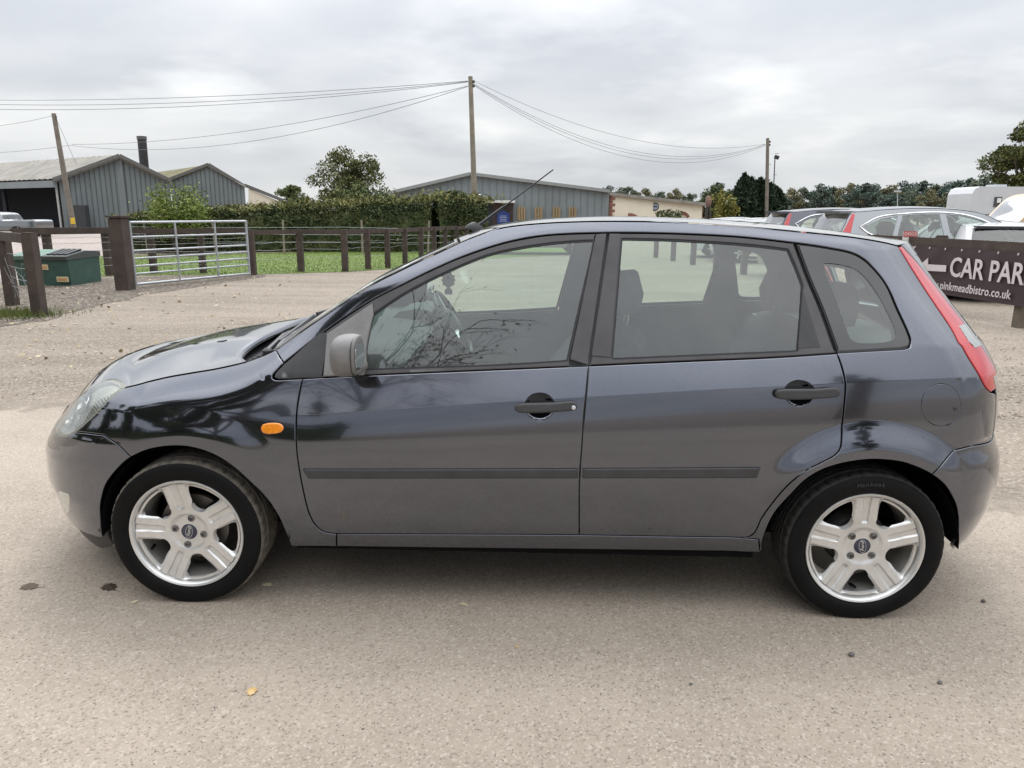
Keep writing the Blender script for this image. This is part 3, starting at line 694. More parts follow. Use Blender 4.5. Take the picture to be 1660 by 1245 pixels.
# --- flue
f0 = at(236, 300, 56); f1 = at(229.5, 221, 56); mb = MB()
mb.tube([Vector((f0.x, f0.y, .0)), Vector((f1.x, f1.y, f1.z))], [.33, .33], 20); o = mb.build('flue', M_BLACKM, None, 60)
mb = MB(); mb.lathe([(.36, -.25), (.37, 0), (.30, .02), (.30, -.2)], 20, Matrix.Translation(f1)); mb.build('flue_cap', mat('flue_rim_metal', (.10, .10, .105), .5), o, 50)
tag(o, 'black metal flue rising behind the barn roof', 'chimney')
# --- long grey warehouse
WH = empty('warehouse'); Yw = 52.0; p0_ = at(560, 380, Yw); pa = at(763, 283, Yw); p1_ = at(985, 380, Yw); WH.location = (p0_.x, Yw, 0); Bo = Vector(WH.location)
zl, zr_ = zat(560, 331, Yw), zat(985, 311, Yw)
wall_poly('gable_wall', [rel((p0_.x, Yw, 0)), rel((p1_.x, Yw, 0)), rel((p1_.x, Yw, zr_)), rel(pa), rel((p0_.x, Yw, zl))], M_CLAD2, WH)
tw = (pa.x-p0_.x)/(p1_.x-p0_.x)
ribs('cladding_ribs', rel((p0_.x, Yw, 0)), rel((p1_.x, Yw, 0)), lambda t: zl+(pa.z-zl)*t/tw if t < tw else pa.z+(zr_-pa.z)*(t-tw)/(1-tw), 0, .5, mat('warehouse_rib', (.16, .184, .194), .5), WH, .06, .02)
for (p, q) in (((p0_.x, Yw, zl), pa), (pa, (p1_.x, Yw, zr_))):
    slab('roof', [rel(p)+Vector((0, -.25, .05)), rel(q)+Vector((0, -.25, .05)), rel(q)+Vector((0, 30, .05)), rel(p)+Vector((0, 30, .05))], M_ROOFC, WH, .1)
    mb = MB(); mb.beam(rel(p)+Vector((0, -.3, .05)), rel(q)+Vector((0, -.3, .05)), .10, .22); mb.build('verge', mat('verge_grey', (.25, .26, .26), .7), WH)
def wbox(name, x0, x1, y0, y1, m, parent, out=.06, Y=Yw):
    a, b = at(x0, y1, Y-out), at(x1, y0, Y-out); mb = MB(); mb.box(rel(((a.x+b.x)/2, Y-out, (a.z+b.z)/2)), (b.x-a.x, out*1.5, b.z-a.z)); return mb.build(name, m, parent)
wbox('entrance_canopy', 776, 835, 325, 328.5, mat('white_canopy', (.62, .63, .62), .6), WH, .6)
wbox('door', 787, 799, 328.5, 420, M_BLACKM, WH, .05); wbox('brown_wall', 799.5, 832, 328.5, 420, mat('brown_boarding', (.075, .055, .050), .8), WH, .05)
for i, x in enumerate((839, 867, 896, 922)):
    for j in range(5):
        wbox('timber_bar', x+2.6*j, x+2.6*j+1.7, 336+(-1 if j % 2 else 0), 357, mat('pale_timber', (.40, .29, .15), .8), WH, .12)
tag(WH, 'long low grey metal warehouse with shallow gable behind the pole', 'building')
sg = empty('hanging_sign'); a, b_ = at(806, 362, Yw-.4), at(826, 345, Yw-.4); sg.location = ((a.x+b_.x)/2, Yw-.4, a.z); mb = MB()
mb.box((0, 0, (b_.z-a.z)/2), (b_.x-a.x, .06, b_.z-a.z)); mb.prism([(-.3, 0), (.3, 0), (.0, .2)], .05, Matrix.Translation((0, .025, b_.z-a.z)) @ Matrix.Rotation(R(90), 4, 'X')); mb.build('board', mat('sign_blue', (.02, .05, .22), .5), sg)
for i in range(4):
    mb = MB(); mb.box((0, -.036, .16+.12*i), (.55-.1*(i % 2), .008, .035)); mb.build('print_line', mat('sign_print', (.45, .5, .65), .6), sg)
tag(sg, 'blue notice board on the brown wall of the warehouse entrance', 'sign')
# --- cream restaurant wing
CR = empty('restaurant'); a, b_ = at(986, 380, Yw+.3), at(1137, 380, 58); CR.location = (a.x, a.y, 0); Bo = Vector(CR.location)
za, zb = zat(986, 313, Yw+.3), zat(1137, 330, 58)
wall_poly('wall', [rel((a.x, a.y, 0)), rel((b_.x, b_.y, 0)), rel((b_.x, b_.y, zb)), rel((a.x, a.y, za))], M_CREAM, CR, .3)
slab('roof', [rel((a.x, a.y-.3, za+.05)), rel((b_.x+.3, b_.y-.3, zb+.05)), rel((b_.x+.3, b_.y+16, zb+.05)), rel((a.x, a.y+16, za+.05))], M_ROOFC, CR, .22)
for ex, (q, zt) in enumerate(((a, za), (b_, zb))):
    zz = .0; k = 0
    while zz < zt-.2:
        mb = MB(); wq = .42 if k % 2 else .24; mb.box(rel((q.x+(wq/2 if ex == 0 else -wq/2), q.y-.02, zz+.105)), (wq, .06, .20)); mb.build('quoin', M_BRICK, CR); zz += .215; k += 1
def arch(cx, top, half, nb=11):
    c = at(cx, 380, Yw+2.5); zt = zat(cx, top, Yw+2.5); hw = half*(Yw+5.8)/FPX; yy = a.y+(b_.y-a.y)*((c.x-a.x)/(b_.x-a.x))-.03; rise = .42; rad = (hw*hw+rise*rise)/(2*rise); cz = zt-rad
    am = math.asin(hw/rad)
    for i in range(nb):
        t = -am+2*am*(i+.5)/nb; mb = MB(); mb.box(rel((c.x+math.sin(t)*(rad-.12), yy, cz+math.cos(t)*(rad-.12))), (2*am*rad/nb*.92, .08, .24), Matrix.Rotation(t, 3, 'Y')); mb.build('arch_brick', M_BRICK, CR)
    mb = MB(); mb.box(rel((c.x, yy+.01, (zt-rise-.1)/2)), (hw*1.7, .05, zt-rise-.1)); mb.build('window', mat('dark_window', (.05, .055, .06), .15, coat=.5), CR)
arch(1016, 345.5, 17); arch(1112, 342.5, 13)
tag(CR, 'low cream rendered restaurant with brick quoins and arched windows', 'building')
lg = at(1064, 335, Yw+2.2); yy = a.y+(b_.y-a.y)*((lg.x-a.x)/(b_.x-a.x))-.08
rd_w = empty('round_sign', (lg.x, yy, lg.z)); Mr = Matrix.Rotation(R(90), 4, 'X')
mb = MB(); mb.lathe([(.0002, .03), (.30, .03), (.31, .0)], 32, Mr); mb.build('disc', mat('sign_navy', (.03, .05, .075), .5), rd_w, 40)
mb = MB(); mb.lathe([(.21, .034), (.215, .036), (.22, .034)], 32, Mr); mb.build('ring', mat('sign_white', (.6, .6, .58), .6), rd_w, 60)
mb = MB(); mb.lathe([(.0002, .033), (.20, .033)], 32, Mr); mb.build('centre', mat('sign_grey', (.30, .34, .38), .6), rd_w)
mb = MB(); mb.prism([(-.16, -.05), (-.02, -.03), (.16, -.06), (.14, .04), (.05, .10), (.02, .03), (-.06, .09), (-.12, .03)], .04, Mr, h0=.034); mb.build('emblem', mat('sign_navy2', (.02, .035, .06), .5), rd_w)
tag(rd_w, 'round navy and white logo sign on the cream restaurant wall', 'sign')
hp = [at(1062, 380, 50), at(1102, 380, 50)]; hedge_run('hedge', [(p.x, p.y) for p in hp], [zat(1062, 346, 50)*1.0, zat(1100, 345, 50)], 1.2, L_HEDGE, 900, .12, 14, 'low rounded hedge in front of the cream restaurant')
# wooden lookout figure at the corner of the restaurant
st = at(1145, 380, 50); so = empty('garden_sculpture', (st.x, st.y, 0)); zt = zat(1145, 317, 50); zm = zat(1145, 336, 50)
M_SC = mat('weathered_timber_sculpture', (.20, .125, .105), .9, var=.35, scale=4)
mb = MB(); mb.lathe([(.05, 0), (.17, .10), (.22, .35), (.20, .60), (.12, .74), (.0002, .78)], 12, Matrix.Translation((0, 0, zm)) @ Matrix.Diagonal((1, .8, (zt-zm)/.78, 1))); mb.build('carved_block', M_SC, so, 50)
for x in (-.22, -.05, .30):
    mb = MB(); mb.tube([(x*1.2, 0, -.02), (x*.35, 0, zm+.05)], [.05, .06], 7); mb.build('leg', mat('dark_timber_leg', (.06, .05, .045), .9), so, 60)
tag(so, 'brown carved figure on splayed legs at the restaurant corner', 'sculpture')

# ================================================================ poles and wires
M_POLE = mat('pole_wood', (.24, .205, .165), .9, var=.25, scale=3, bump=.4, bscale=20)
M_WIRE = mat('wire_grey', (.16, .165, .17), .6, var=.1)
def pole(name, base, top, r0, r1, label, cat='utility pole', m=M_POLE):
    o = empty(name, (base[0], base[1], 0)); b0 = Vector((base[0], base[1], 0)); mb = MB()
    mb.tube([Vector((0, 0, -.1)), (Vector(top)-b0)*.5, Vector(top)-b0], [r0, (r0+r1)/2, r1], 12); mb.build('post', m, o, 50)
    tag(o, label, cat); return o
T1 = at(762.5, 124, 27); b1 = at(772, 380, 27); P1o = pole('utility_pole', (b1.x, 27), T1, .125, .085, 'tall wooden pole in front of the grey warehouse carrying wires')
T0 = at(87, 184, 41); b0_ = at(121, 380, 41); P0o = pole('utility_pole', (b0_.x, 41), T0, .17, .12, 'leaning wooden pole in front of the open barn', m=mat('pole_wood_dark', (.17, .15, .125), .9, var=.25, scale=3, bump=.4, bscale=20))
T2 = at(1244.5, 224, 39); b2 = at(1243, 380, 39); P2o = pole('utility_pole', (b2.x, 39), T2, .11, .085, 'thin dark pole standing against the cypress clump', m=mat('pole_wood_dark', (.17, .15, .125), .9))
for o, T in ((P1o, T1), (P0o, T0), (P2o, T2)):
    for dz in (-.18, -.34):
        mb = MB(); mb.lathe([(.015, -.06), (.045, -.05), (.05, 0), (.03, .05), (.0002, .06)], 10, Matrix.Translation(Vector(T)-Vector(o.location)+Vector((.13, -.02, dz)))); mb.build('insulator', mat('brown_porcelain', (.06, .045, .04), .3), o, 50)
for k in range(5):
    mb = MB(); z_ = T2.z-.8-.55*k; mb.tube([(-.28 if k % 2 else .08, 0, z_), (-.08 if k % 2 else .28, 0, z_)], .012, 5); mb.build('climbing_peg', M_BLACKM, P2o)
p = at(118, 358, 40.8); q = Vector(p)-Vector(P0o.location); mb = MB(); mb.box(q, (.26, .02, .36)); mb.build('warning_plate', mat('yellow_plate', (.62, .42, .04), .5), P0o)
q = at(776.5, 317, 26.8)-Vector(P1o.location); mb = MB(); mb.lathe([(.02, -.06), (.075, -.03), (.09, .03), (.05, .06), (.0002, .065)], 14, Matrix.Translation(q)); mb.build('lamp', mat('white_lamp', (.6, .6, .6), .3), P1o, 50)
lp = at(1256.5, 252, 44); lb = at(1251, 380, 44); LP = pole('lamp_post', (lb.x, 44), lp, .035, .03, 'slim lamp post with a square floodlight behind the cypress clump', 'lamp post', M_BLACKM)
q = at(1259, 255, 44)-Vector(LP.location); mb = MB(); mb.box(q, (.26, .18, .20), Matrix.Rotation(R(20), 3, 'Y')); mb.build('floodlight', M_BLACKM, LP)
lp = at(1455, 310, 70); lb = at(1454, 380, 70); LP = pole('lamp_post', (lb.x, 70), lp, .05, .04, 'distant pale lamp post in front of the horizon trees', 'lamp post', mat('pale_post', (.42, .43, .43), .5))
q = at(1455, 310, 70)-Vector(LP.location); mb = MB(); mb.box(q, (.55, .3, .16)); mb.build('lamp_head', MATS['pale_post'], LP)
def wire(a, b, sag, label, r=.010, n=24):
    a = Vector(a); b = Vector(b); pts = [a.lerp(b, i/n)-Vector((0, 0, sag*4*(i/n)*(1-i/n))) for i in range(n+1)]
    mb = MB(); o_ = pts[0]; mb.tube([p-o_ for p in pts], r, 5); o = mb.build('overhead_wire', M_WIRE, None, 60); o.location = o_; tag(o, label, 'wire', 'overhead wires')
wire(T1+Vector((-.1, 0, -.16)), at(-140, 160, 33), .30, 'topmost overhead wire running left from the tall pole')
wire(T1+Vector((-.1, 0, -.18)), at(-140, 165, 31), .42, 'second overhead wire from the top, left of the tall pole')
wire(T1+Vector((-.1, 0, -.20)), at(-140, 173, 30), .46, 'third overhead wire from the top, left of the tall pole')
wire(T1+Vector((-.1, 0, -.34)), at(117, 234, 39.5), .55, 'overhead wire from the tall pole to the leaning pole, upper strand')
wire(T1+Vector((-.1, 0, -.36)), at(117, 236, 39.5), 1.0, 'overhead wire from the tall pole to the leaning pole, lower strand')
wire(at(117, 235, 39.5), at(-120, 250, 34), .15, 'overhead wire continuing left from the leaning pole at eaves height')
wire(T0+Vector((0, 0, -.1)), at(-120, 208, 36), .25, 'overhead wire leaving the top of the leaning pole to the left')
wire(T0+Vector((.05, 0, -.1)), at(124, 266, 42), .02, 'stay wire slanting down from the leaning pole')
for i, (s1, s2, sag) in enumerate(((-.14, -.3, 1.05), (-.24, -.32, 1.5), (-.27, -.34, 1.6), (-.30, -.38, 1.75))):
    wire(T1+Vector((.1, 0, s1)), T2+Vector((-.1, 0, s2)), sag, ('topmost', 'second', 'third', 'lowest')[i]+' sagging wire between the tall pole and the cypress pole', .008)

# ================================================================ fences, gate, bin, signs
M_FENCE = mat('brown_stained_timber', (.060, .044, .036), .85, var=.3, scale=5, bump=.5, bscale=40)
M_GALV = mat('galvanised_steel', (.40, .42, .44), .45, .5, var=.15, scale=6)
M_FW = mat('fence_wire', (.30, .31, .32), .5, .4)
def post(parent, p, w, h, m=M_FENCE, rot=0.0):
    mb = MB(); hh = w/2; pts = [(-hh, -hh), (hh, -hh), (hh, hh), (-hh, hh)]
    mb.prism(pts, h-.02, Matrix.Translation(Vector((p.x, p.y, 0))-Vector(parent.location)) @ Matrix.Rotation(rot, 4, 'Z'), h0=-.15)
    mb.prism([(x*.86, y*.86) for x, y in pts], h, Matrix.Translation(Vector((p.x, p.y, 0))-Vector(parent.location)) @ Matrix.Rotation(rot, 4, 'Z'), h0=h-.02)
    return mb.build('post', m, parent)
def rail(parent, a, b, z0, z1, w=.06, h=.14, name='rail', m=M_FENCE):
    o = Vector(parent.location); mb = MB(); mb.beam(Vector((a.x, a.y, z0))-o, Vector((b.x, b.y, z1))-o, w, h); return mb.build(name, m, parent)
def wires(parent, a, b, zs, r=.004):
    for z in zs:
        rdz = random.Random(int(z*1000)+int(a.x*10)); o = Vector(parent.location); a_, b_ = Vector((a.x, a.y, z))-o, Vector((b.x, b.y, z))-o
        mb = MB(); mb.tube([a_.lerp(b_, k/6)+Vector((0, 0, rdz.uniform(-.02, .02))) for k in range(7)], r, 4); mb.build('fence_wire', M_FW, parent)
# near left corner
pA, pB = gnd(65, 512), gnd(21, 495); F1 = empty('timber_fence', (pA.x, pA.y, 0))
post(F1, pA, .145, 1.14); post(F1, pB, .14, 1.10)
pC = pB+(pB-pA)*2.2; rail(F1, pA+Vector((-.02, -.04, 0)), pC, 1.06, 1.02, .06, .13)
wires(F1, pA, pC, (.30, .45, .62, .80))
rdw = random.Random(2); mb = MB()
for k in range(9):
    c = pB.lerp(pA, rdw.uniform(-.2, .7))-Vector(F1.location); pts = [c+Vector((rdw.uniform(-.12, .12)+j*.04*rdw.uniform(-1, 1), rdw.uniform(-.05, .05), rdw.uniform(.15, .75))) for j in range(4)]; mb.tube(pts, .003, 4)
mb.build('tangled_wire', M_FW, F1)
tag(F1, 'brown timber fence corner at the left edge with loose wire netting', 'fence')
# behind the bin
pD, pE, pG = gnd(84, 452), gnd(178, 447), gnd(206, 470); F2 = empty('timber_fence', (pD.x, pD.y, 0))
post(F2, pD, .13, 1.0); post(F2, pE, .13, 1.0); rail(F2, gnd(30, 455), gnd(206, 446.5), 1.0, 1.0, .06, .14)
wires(F2, gnd(30, 455), gnd(206, 446.5), (.25, .42, .58, .74, .86)); tag(F2, 'brown fence section behind the green bin', 'fence')
# behind the gate
F3 = empty('timber_fence', tuple(gnd(250, 444))); pts = [gnd(205, 446), gnd(250, 444), gnd(330, 443), gnd(392, 442)]
for q in pts[1:3]: post(F3, q, .13, 1.0)
rail(F3, pts[0], gnd(412, 441.5), .98, .98, .05, .11); wires(F3, pts[0], gnd(412, 441.5), (.2, .36, .52, .68, .82)); tag(F3, 'brown fence section seen through the bars of the gate', 'fence')
# right of the gate, running back along the lawn
F4 = empty('timber_fence', tuple(gnd(410, 446))); fx = [(410, 446, .15), (488.5, 440.5, .14), (560, 440, .14), (597, 436.5, .13), (629, 434.5, .13), (657, 430.5, .13), (683, 427, .13), (704, 424, .13), (722, 421, .13), (740, 419, .13), (757, 417, .13), (773, 415, .13)]
pp = [gnd(x, y) for x, y, _ in fx]
for q, (_, _, w_) in zip(pp, fx): post(F4, q, w_, 1.02)
for q0_, q1_ in zip(pp[:-1], pp[1:]): rail(F4, q0_, q1_, .96, .96, .05, .105)
for q0_, q1_ in zip(pp[:-1], pp[1:]): wires(F4, q0_, q1_, (.35, .55, .72), .0035)
tag(F4, 'long brown post-and-rail fence along the lawn, right of the gate', 'fence')
# rough stakes in front of the hedge
F5 = empty('wire_fence', tuple(gnd(460, 412)));
for x in (240, 350, 461, 588, 694):
    q = gnd(x, 411.5); mb = MB(); mb.tube([q-Vector(F5.location), q-Vector(F5.location)+Vector((rdw.uniform(-.06, .06), 0, 1.15))], [.04, .035], 6); mb.build('stake', M_POLE, F5, 60)
wires(F5, gnd(200, 412), gnd(730, 412), (.4, .65, .9), .006); tag(F5, 'thin wire fence on rough stakes in front of the hedge', 'fence')
# gate and its post
GP = gnd(204, 470); o = empty('gate_post', (GP.x, GP.y, 0)); post(o, GP, .25, 1.31)
mb = MB(); mb.prism([(-.15, -.15), (.15, -.15), (.15, .15), (-.15, .15)], 1.345, None, h0=1.31); mb.build('post_cap', M_FENCE, o)
tag(o, 'thick brown gate post carrying the steel gate hinges', 'gate post')
g0 = gnd(221, 467); g1 = gnd(405, 448.5); GT = empty('field_gate', (g0.x, g0.y, 0)); d = Vector((g1.x-g0.x, g1.y-g0.y, 0)); H_ = 1.22; zb_ = .07
def gp(t, z): return d*t+Vector((0, 0, z))
def bar(a, b, r, name): mb = MB(); mb.tube([a, b], r, 10); return mb.build(name, M_GALV, GT, 60)
for t in (0, 1): bar(gp(t, zb_-.03), gp(t, H_+.02), .027, 'stile')
for f in (0, .235, .455, .58, .705, .83, 1.0): bar(gp(0, H_-(H_-zb_)*f), gp(1, H_-(H_-zb_)*f), .024 if f in (0, 1.0) else .019, 'bar')
for t in (.355, .70): bar(gp(t, zb_)+Vector((0, -.03, 0)), gp(t, H_)+Vector((0, -.03, 0)), .02, 'brace')
for z in (.16, 1.10): mb = MB(); mb.beam(gp(0, z), gp(0, z)+Vector((-.12, -.02, 0)), .05, .09); mb.build('hinge', M_GALV, GT)
tag(GT, 'galvanised seven-bar steel field gate standing closed beside the lawn', 'gate')
# bin
bl, br_ = gnd(20, 464), gnd(127, 462); BI = empty('waste_bin', ((bl.x+br_.x)/2, (bl.y+br_.y)/2+.5, 0)); L_ = (br_.x-bl.x); M_BIN = mat('bin_green', (.040, .088, .072), .55, var=.2, scale=4); M_BIN2 = mat('bin_lid_green', (.11, .19, .15), .55, var=.2, scale=5)
mb = MB(); w0, w1, h_ = L_/2, L_/2*.97, .52
vs = [(-w1, -.5, .0), (w1, -.5, 0), (w1, .5, 0), (-w1, .5, 0), (-w0, -.56, h_), (w0, -.56, h_), (w0, .5, h_), (-w0, .5, h_)]
mb.add(vs, [(3, 2, 1, 0), (4, 5, 6, 7), (0, 1, 5, 4), (1, 2, 6, 5), (2, 3, 7, 6), (3, 0, 4, 7)]); mb.build('body', M_BIN, BI)
mb = MB(); mb.prism([(-.60, h_-.02), (-.62, h_+.05), (.0, h_+.15), (.52, h_+.10), (.52, h_)], w0*.10, Matrix.Rotation(R(90), 4, 'Z') @ Matrix.Rotation(R(90), 4, 'X'), h0=-w0*1.03); mb.build('lid', M_BIN2, BI, None, True)
mb = MB(); mb.prism([(-.60, h_-.02), (-.62, h_+.05), (.0, h_+.13), (.52, h_+.10), (.52, h_)], w0*1.03, Matrix.Rotation(R(90), 4, 'Z') @ Matrix.Rotation(R(90), 4, 'X'), h0=w0*.12); mb.build('lid', mat('bin_lid_dark', (.06, .068, .066), .55), BI, None, True)
for k in range(4): mb = MB(); mb.box((w0*(.25+.2*k), -.25, h_+.115), (.07, .5, .03), Matrix.Rotation(R(9), 3, 'X')); mb.build('lid_rib', M_BLACKM, BI)
for (cx, cz) in ((.03, .36), (.72, .13)):
    mb = MB(); mb.box((w0*cx+.0, -.552+.05*(.5-cz)*.2, cz), (.23, .012, .10), Matrix.Rotation(R(6), 3, 'X')); lb_ = mb.build('sticker', mat('cream_sticker', (.62, .55, .34), .6), BI)
    mb = MB(); mb.box((w0*cx, -.560+.05*(.5-cz)*.2, cz), (.18, .008, .05), Matrix.Rotation(R(6), 3, 'X')); mb.build('sticker_print', mat('sticker_orange', (.55, .30, .14), .6), BI)
tag(BI, 'low green waste bin with dark lid behind the left fence post', 'bin')
# notice on the tall pole: BEWARE, 5 in a circle
def put_text(txt, size, M, m, parent, name='lettering', **k):
    me = text_mesh(txt, size, .002, **k); me.transform(M); me.materials.append(m); return link(name, me, parent)
def text_mesh(txt, size, extrude=.0, shear=0.0, align='CENTER', spacing=1.0, offset=0.0):
    cu = bpy.data.curves.new('txt', 'FONT'); cu.body = txt; cu.size = size; cu.extrude = extrude; cu.shear = shear
    cu.align_x = align; cu.align_y = 'CENTER'; cu.space_character = spacing; cu.offset = offset; cu.resolution_u = 3
    o = bpy.data.objects.new('txt', cu); col.objects.link(o); dg = bpy.context.evaluated_depsgraph_get()
    me = bpy.data.meshes.new_from_object(o.evaluated_get(dg)); bpy.data.objects.remove(o); bpy.data.curves.remove(cu); me.materials.clear(); return me
M_WHITE = mat('sign_white_paint', (.72, .72, .71), .5, var=.04); M_RED = mat('sign_red', (.55, .03, .035), .5, var=.08); M_INK = mat('sign_ink', (.03, .03, .032), .6)
a, b_ = at(764, 386, 26.7), at(782, 348.5, 26.7); SG = empty('speed_sign', ((a.x+b_.x)/2, 26.7, a.z)); w_, h_ = b_.x-a.x, b_.z-a.z
mb = MB(); mb.box((0, 0, h_/2), (w_, .02, h_)); mb.build('board', M_WHITE, SG)
MX = Matrix.Rotation(R(90), 4, 'X')
put_text('BEWARE', .095, Matrix.Translation((0, -.014, h_-.07)) @ MX, M_RED, SG)
for i, tx in enumerate(('CHILDREN', 'AND HORSES')): put_text('-'*9, .05, Matrix.Translation((0, -.014, h_-.16-.07*i)) @ MX, mat('sign_grey_ink', (.3, .3, .31), .6), SG, 'small_print')
mb = MB(); mb.tube([(.125*math.cos(t), -.014, h_*.42+.125*math.sin(t)) for t in np.linspace(0, 6.2832, 33)], .012, 5, cap=False); mb.build('ring', M_INK, SG)
put_text('5', .17, Matrix.Translation((0, -.014, h_*.42)) @ MX, M_INK, SG)
tag(SG, 'white BEWARE sign with a 5 in a ring fixed to the tall pole', 'sign')
a, b_ = at(741, 392, 25.2), at(751.5, 373, 25.2); SR = empty('red_sign', ((a.x+b_.x)/2, 25.2, 0)); mb = MB(); mb.box((0, 0, (a.z+b_.z)/2), (b_.x-a.x, .02, b_.z-a.z)); mb.build('board', mat('faded_red', (.50, .10, .10), .6), SR)
mb = MB(); mb.beam((0, .03, 0), (0, .03, b_.z), .05, .05); mb.build('stake', M_POLE, SR); tag(SR, 'small faded red sign on a stake at the hedge end', 'sign')
# banner fence on the right
f0, f1 = gnd(1063, 417.6), gnd(1652, 531); F6 = empty('timber_fence', (f1.x, f1.y, 0)); dd = f0-f1; n6 = 9
fp6 = [f1+dd*(k/n6) for k in range(-1, n6+1)]
M_POST6 = mat('weathered_post', (.15, .125, .095), .9, var=.25, scale=5, bump=.5, bscale=30)
for k, q in enumerate(fp6): post(F6, q, .13, 1.12 if k != 2 else 1.16, M_POST6 if k == 1 else M_FENCE, math.atan2(dd.y, dd.x))
nrm6 = Vector((dd.y, -dd.x, 0)).normalized(); nrm6 = nrm6 if nrm6.dot(Vector(CAM_POS)-f1) > 0 else -nrm6
for q0_, q1_ in zip(fp6[:-1], fp6[1:]): rail(F6, q0_+nrm6*.09, q1_+nrm6*.09, 1.045, 1.045, .05, .15)
tag(F6, 'brown timber fence carrying the car park banner beside the parked cars', 'fence')
# the banner hangs on the fence
u6 = -dd.normalized(); Mb = Matrix(((u6.x, 0, nrm6.x, 0), (u6.y, 0, nrm6.y, 0), (0, 1, 0, 0), (0, 0, 0, 1)))
def on_fence(px, py):
    d_ = ray(px, py); p_ = f1+nrm6*.14; t_ = (p_-Vector(CAM_POS)).dot(nrm6)/Vector(d_).dot(nrm6); q_ = Vector(CAM_POS+d_*t_); return (q_-f1).dot(u6), q_.z
xl, zt_ = on_fence(1482, 397); xr_, _ = on_fence(1654, 396); _, zb6 = on_fence(1640, 486)
xr_ = xl+2.9; BA = empty('banner', tuple(f1+nrm6*.135)); zb6 = zt_-.70
M_BAN = mat('plum_banner_vinyl', (.043, .026, .031), .48, var=.12, scale=3)
nx, nz = 60, 16; rows = []
for j in range(nz+1):
    r = []
    for i in range(nx+1):
        fx_, fz_ = i/nx, j/nz; wv = .010*math.sin(fx_*22+fz_*4)*(1-abs(2*fz_-1)*.4)+.016*math.exp(-((fx_-fz_*.20-.02)/.05)**2)
        sag = .012*math.sin(fx_*9*math.pi)**2*(fz_ if True else 0)
        v_ = Vector((xl+(xr_-xl)*fx_, zb6+(zt_-zb6)*fz_-sag, wv)); v_ = (Mb @ v_); r.append(v_)
    rows.append(r)
link('vinyl', grid_mesh(rows, 'vinyl'), BA, M_BAN)
M_BTXT = mat('banner_print', (.60, .54, .56), .6, var=.03)
def fence_mark(poly, name):
    mb = MB(); mb.prism(poly, .034, Mb, h0=.028); return mb.build(name, M_BTXT, BA)
ax_, az = on_fence(1493, 430); 
def fp_(px, py): return on_fence(px, py)
fence_mark([fp_(1494, 429.5), fp_(1507, 418.5), fp_(1507, 428.5), fp_(1536.5, 430), fp_(1536, 440.5), fp_(1506.5, 439), fp_(1506, 444)], 'arrow')
cx0, cz0 = fp_(1543, 434); cx1, cz1 = fp_(1599, 435); _, zt1 = fp_(1560, 417.5); _, zb1 = fp_(1560, 450.5)
cap = (zt1-zb1)
mc = text_mesh('CAR', cap/.72, .0, 0, 'LEFT', 1.0, .006); wcar = max(v.co.x for v in mc.vertices)-min(v.co.x for v in mc.vertices); bpy.data.meshes.remove(mc); xsc = (cx1-cx0)/wcar
me = text_mesh('CAR PARK', cap/.72, .003, 0, 'LEFT', 1.0, .006); ws_ = [v.co.x for v in me.vertices]; wid_car = None
hs_ = [v.co.y for v in me.vertices]; zm_ = (min(hs_)+max(hs_))/2
me.transform(Mb @ Matrix.Translation((cx0, (zt1+zb1)/2, .030)) @ Matrix.Diagonal((xsc, cap/(max(hs_)-min(hs_)), 1, 1)) @ Matrix.Translation((-min(ws_), -zm_, 0))); me.materials.append(M_BTXT); link('lettering', me, BA)
ux0, uz0 = fp_(1519, 467); ux1, uz1 = fp_(1642.5, 473)
me = text_mesh('www.pinkmeadbistro.co.uk', .1, .003, 0, 'LEFT', 1.05, .001); ws_ = [v.co.x for v in me.vertices]; sc_ = None
me2 = text_mesh('www.', .1, .0, 0, 'LEFT', 1.05); wlead = max(v.co.x for v in me2.vertices); bpy.data.meshes.remove(me2)
sc_ = (ux1-ux0)/(max(ws_)-wlead*.78)
me.transform(Mb @ Matrix.Translation((ux1, (uz0+uz1)/2, .030)) @ Matrix.Diagonal((sc_, sc_*1.12, 1, 1)) @ Matrix.Translation((-max(ws_), 0, 0))); me.materials.append(M_BTXT); link('lettering', me, BA)
for k in range(9):
    t = xl+.06+(xr_-xl-.12)*k/8; mb = MB(); mb.lathe([(.006, .03), (.012, .034), (.016, .030)], 12, Mb @ Matrix.Translation((t, zt_-.03, 0))); mb.build('eyelet', mat('eyelet_metal', (.5, .5, .5), .4, .7), BA, 60)
tag(BA, 'dark plum CAR PARK banner with arrow and web address on the fence', 'banner')
# small DOGS notice
DX, DZ = on_fence(1470, 393); DG = empty('dog_notice', tuple(f1+u6*DX+nrm6*.10)); mb = MB(); mb.box((0, 0, 1.03), (.22, .015, .34)); mb.build('board', M_WHITE, DG); mb = MB(); mb.box((0, -.009, 1.16), (.22, .006, .09)); mb.build('red_band', mat('faded_red', (.50, .10, .10), .6), DG)
put_text('DOGS', .07, Matrix.Translation((.0, -.014, 1.16)) @ MX, M_WHITE, DG)
tag(DG, 'small white and red DOGS notice on the fence left of the banner', 'sign')

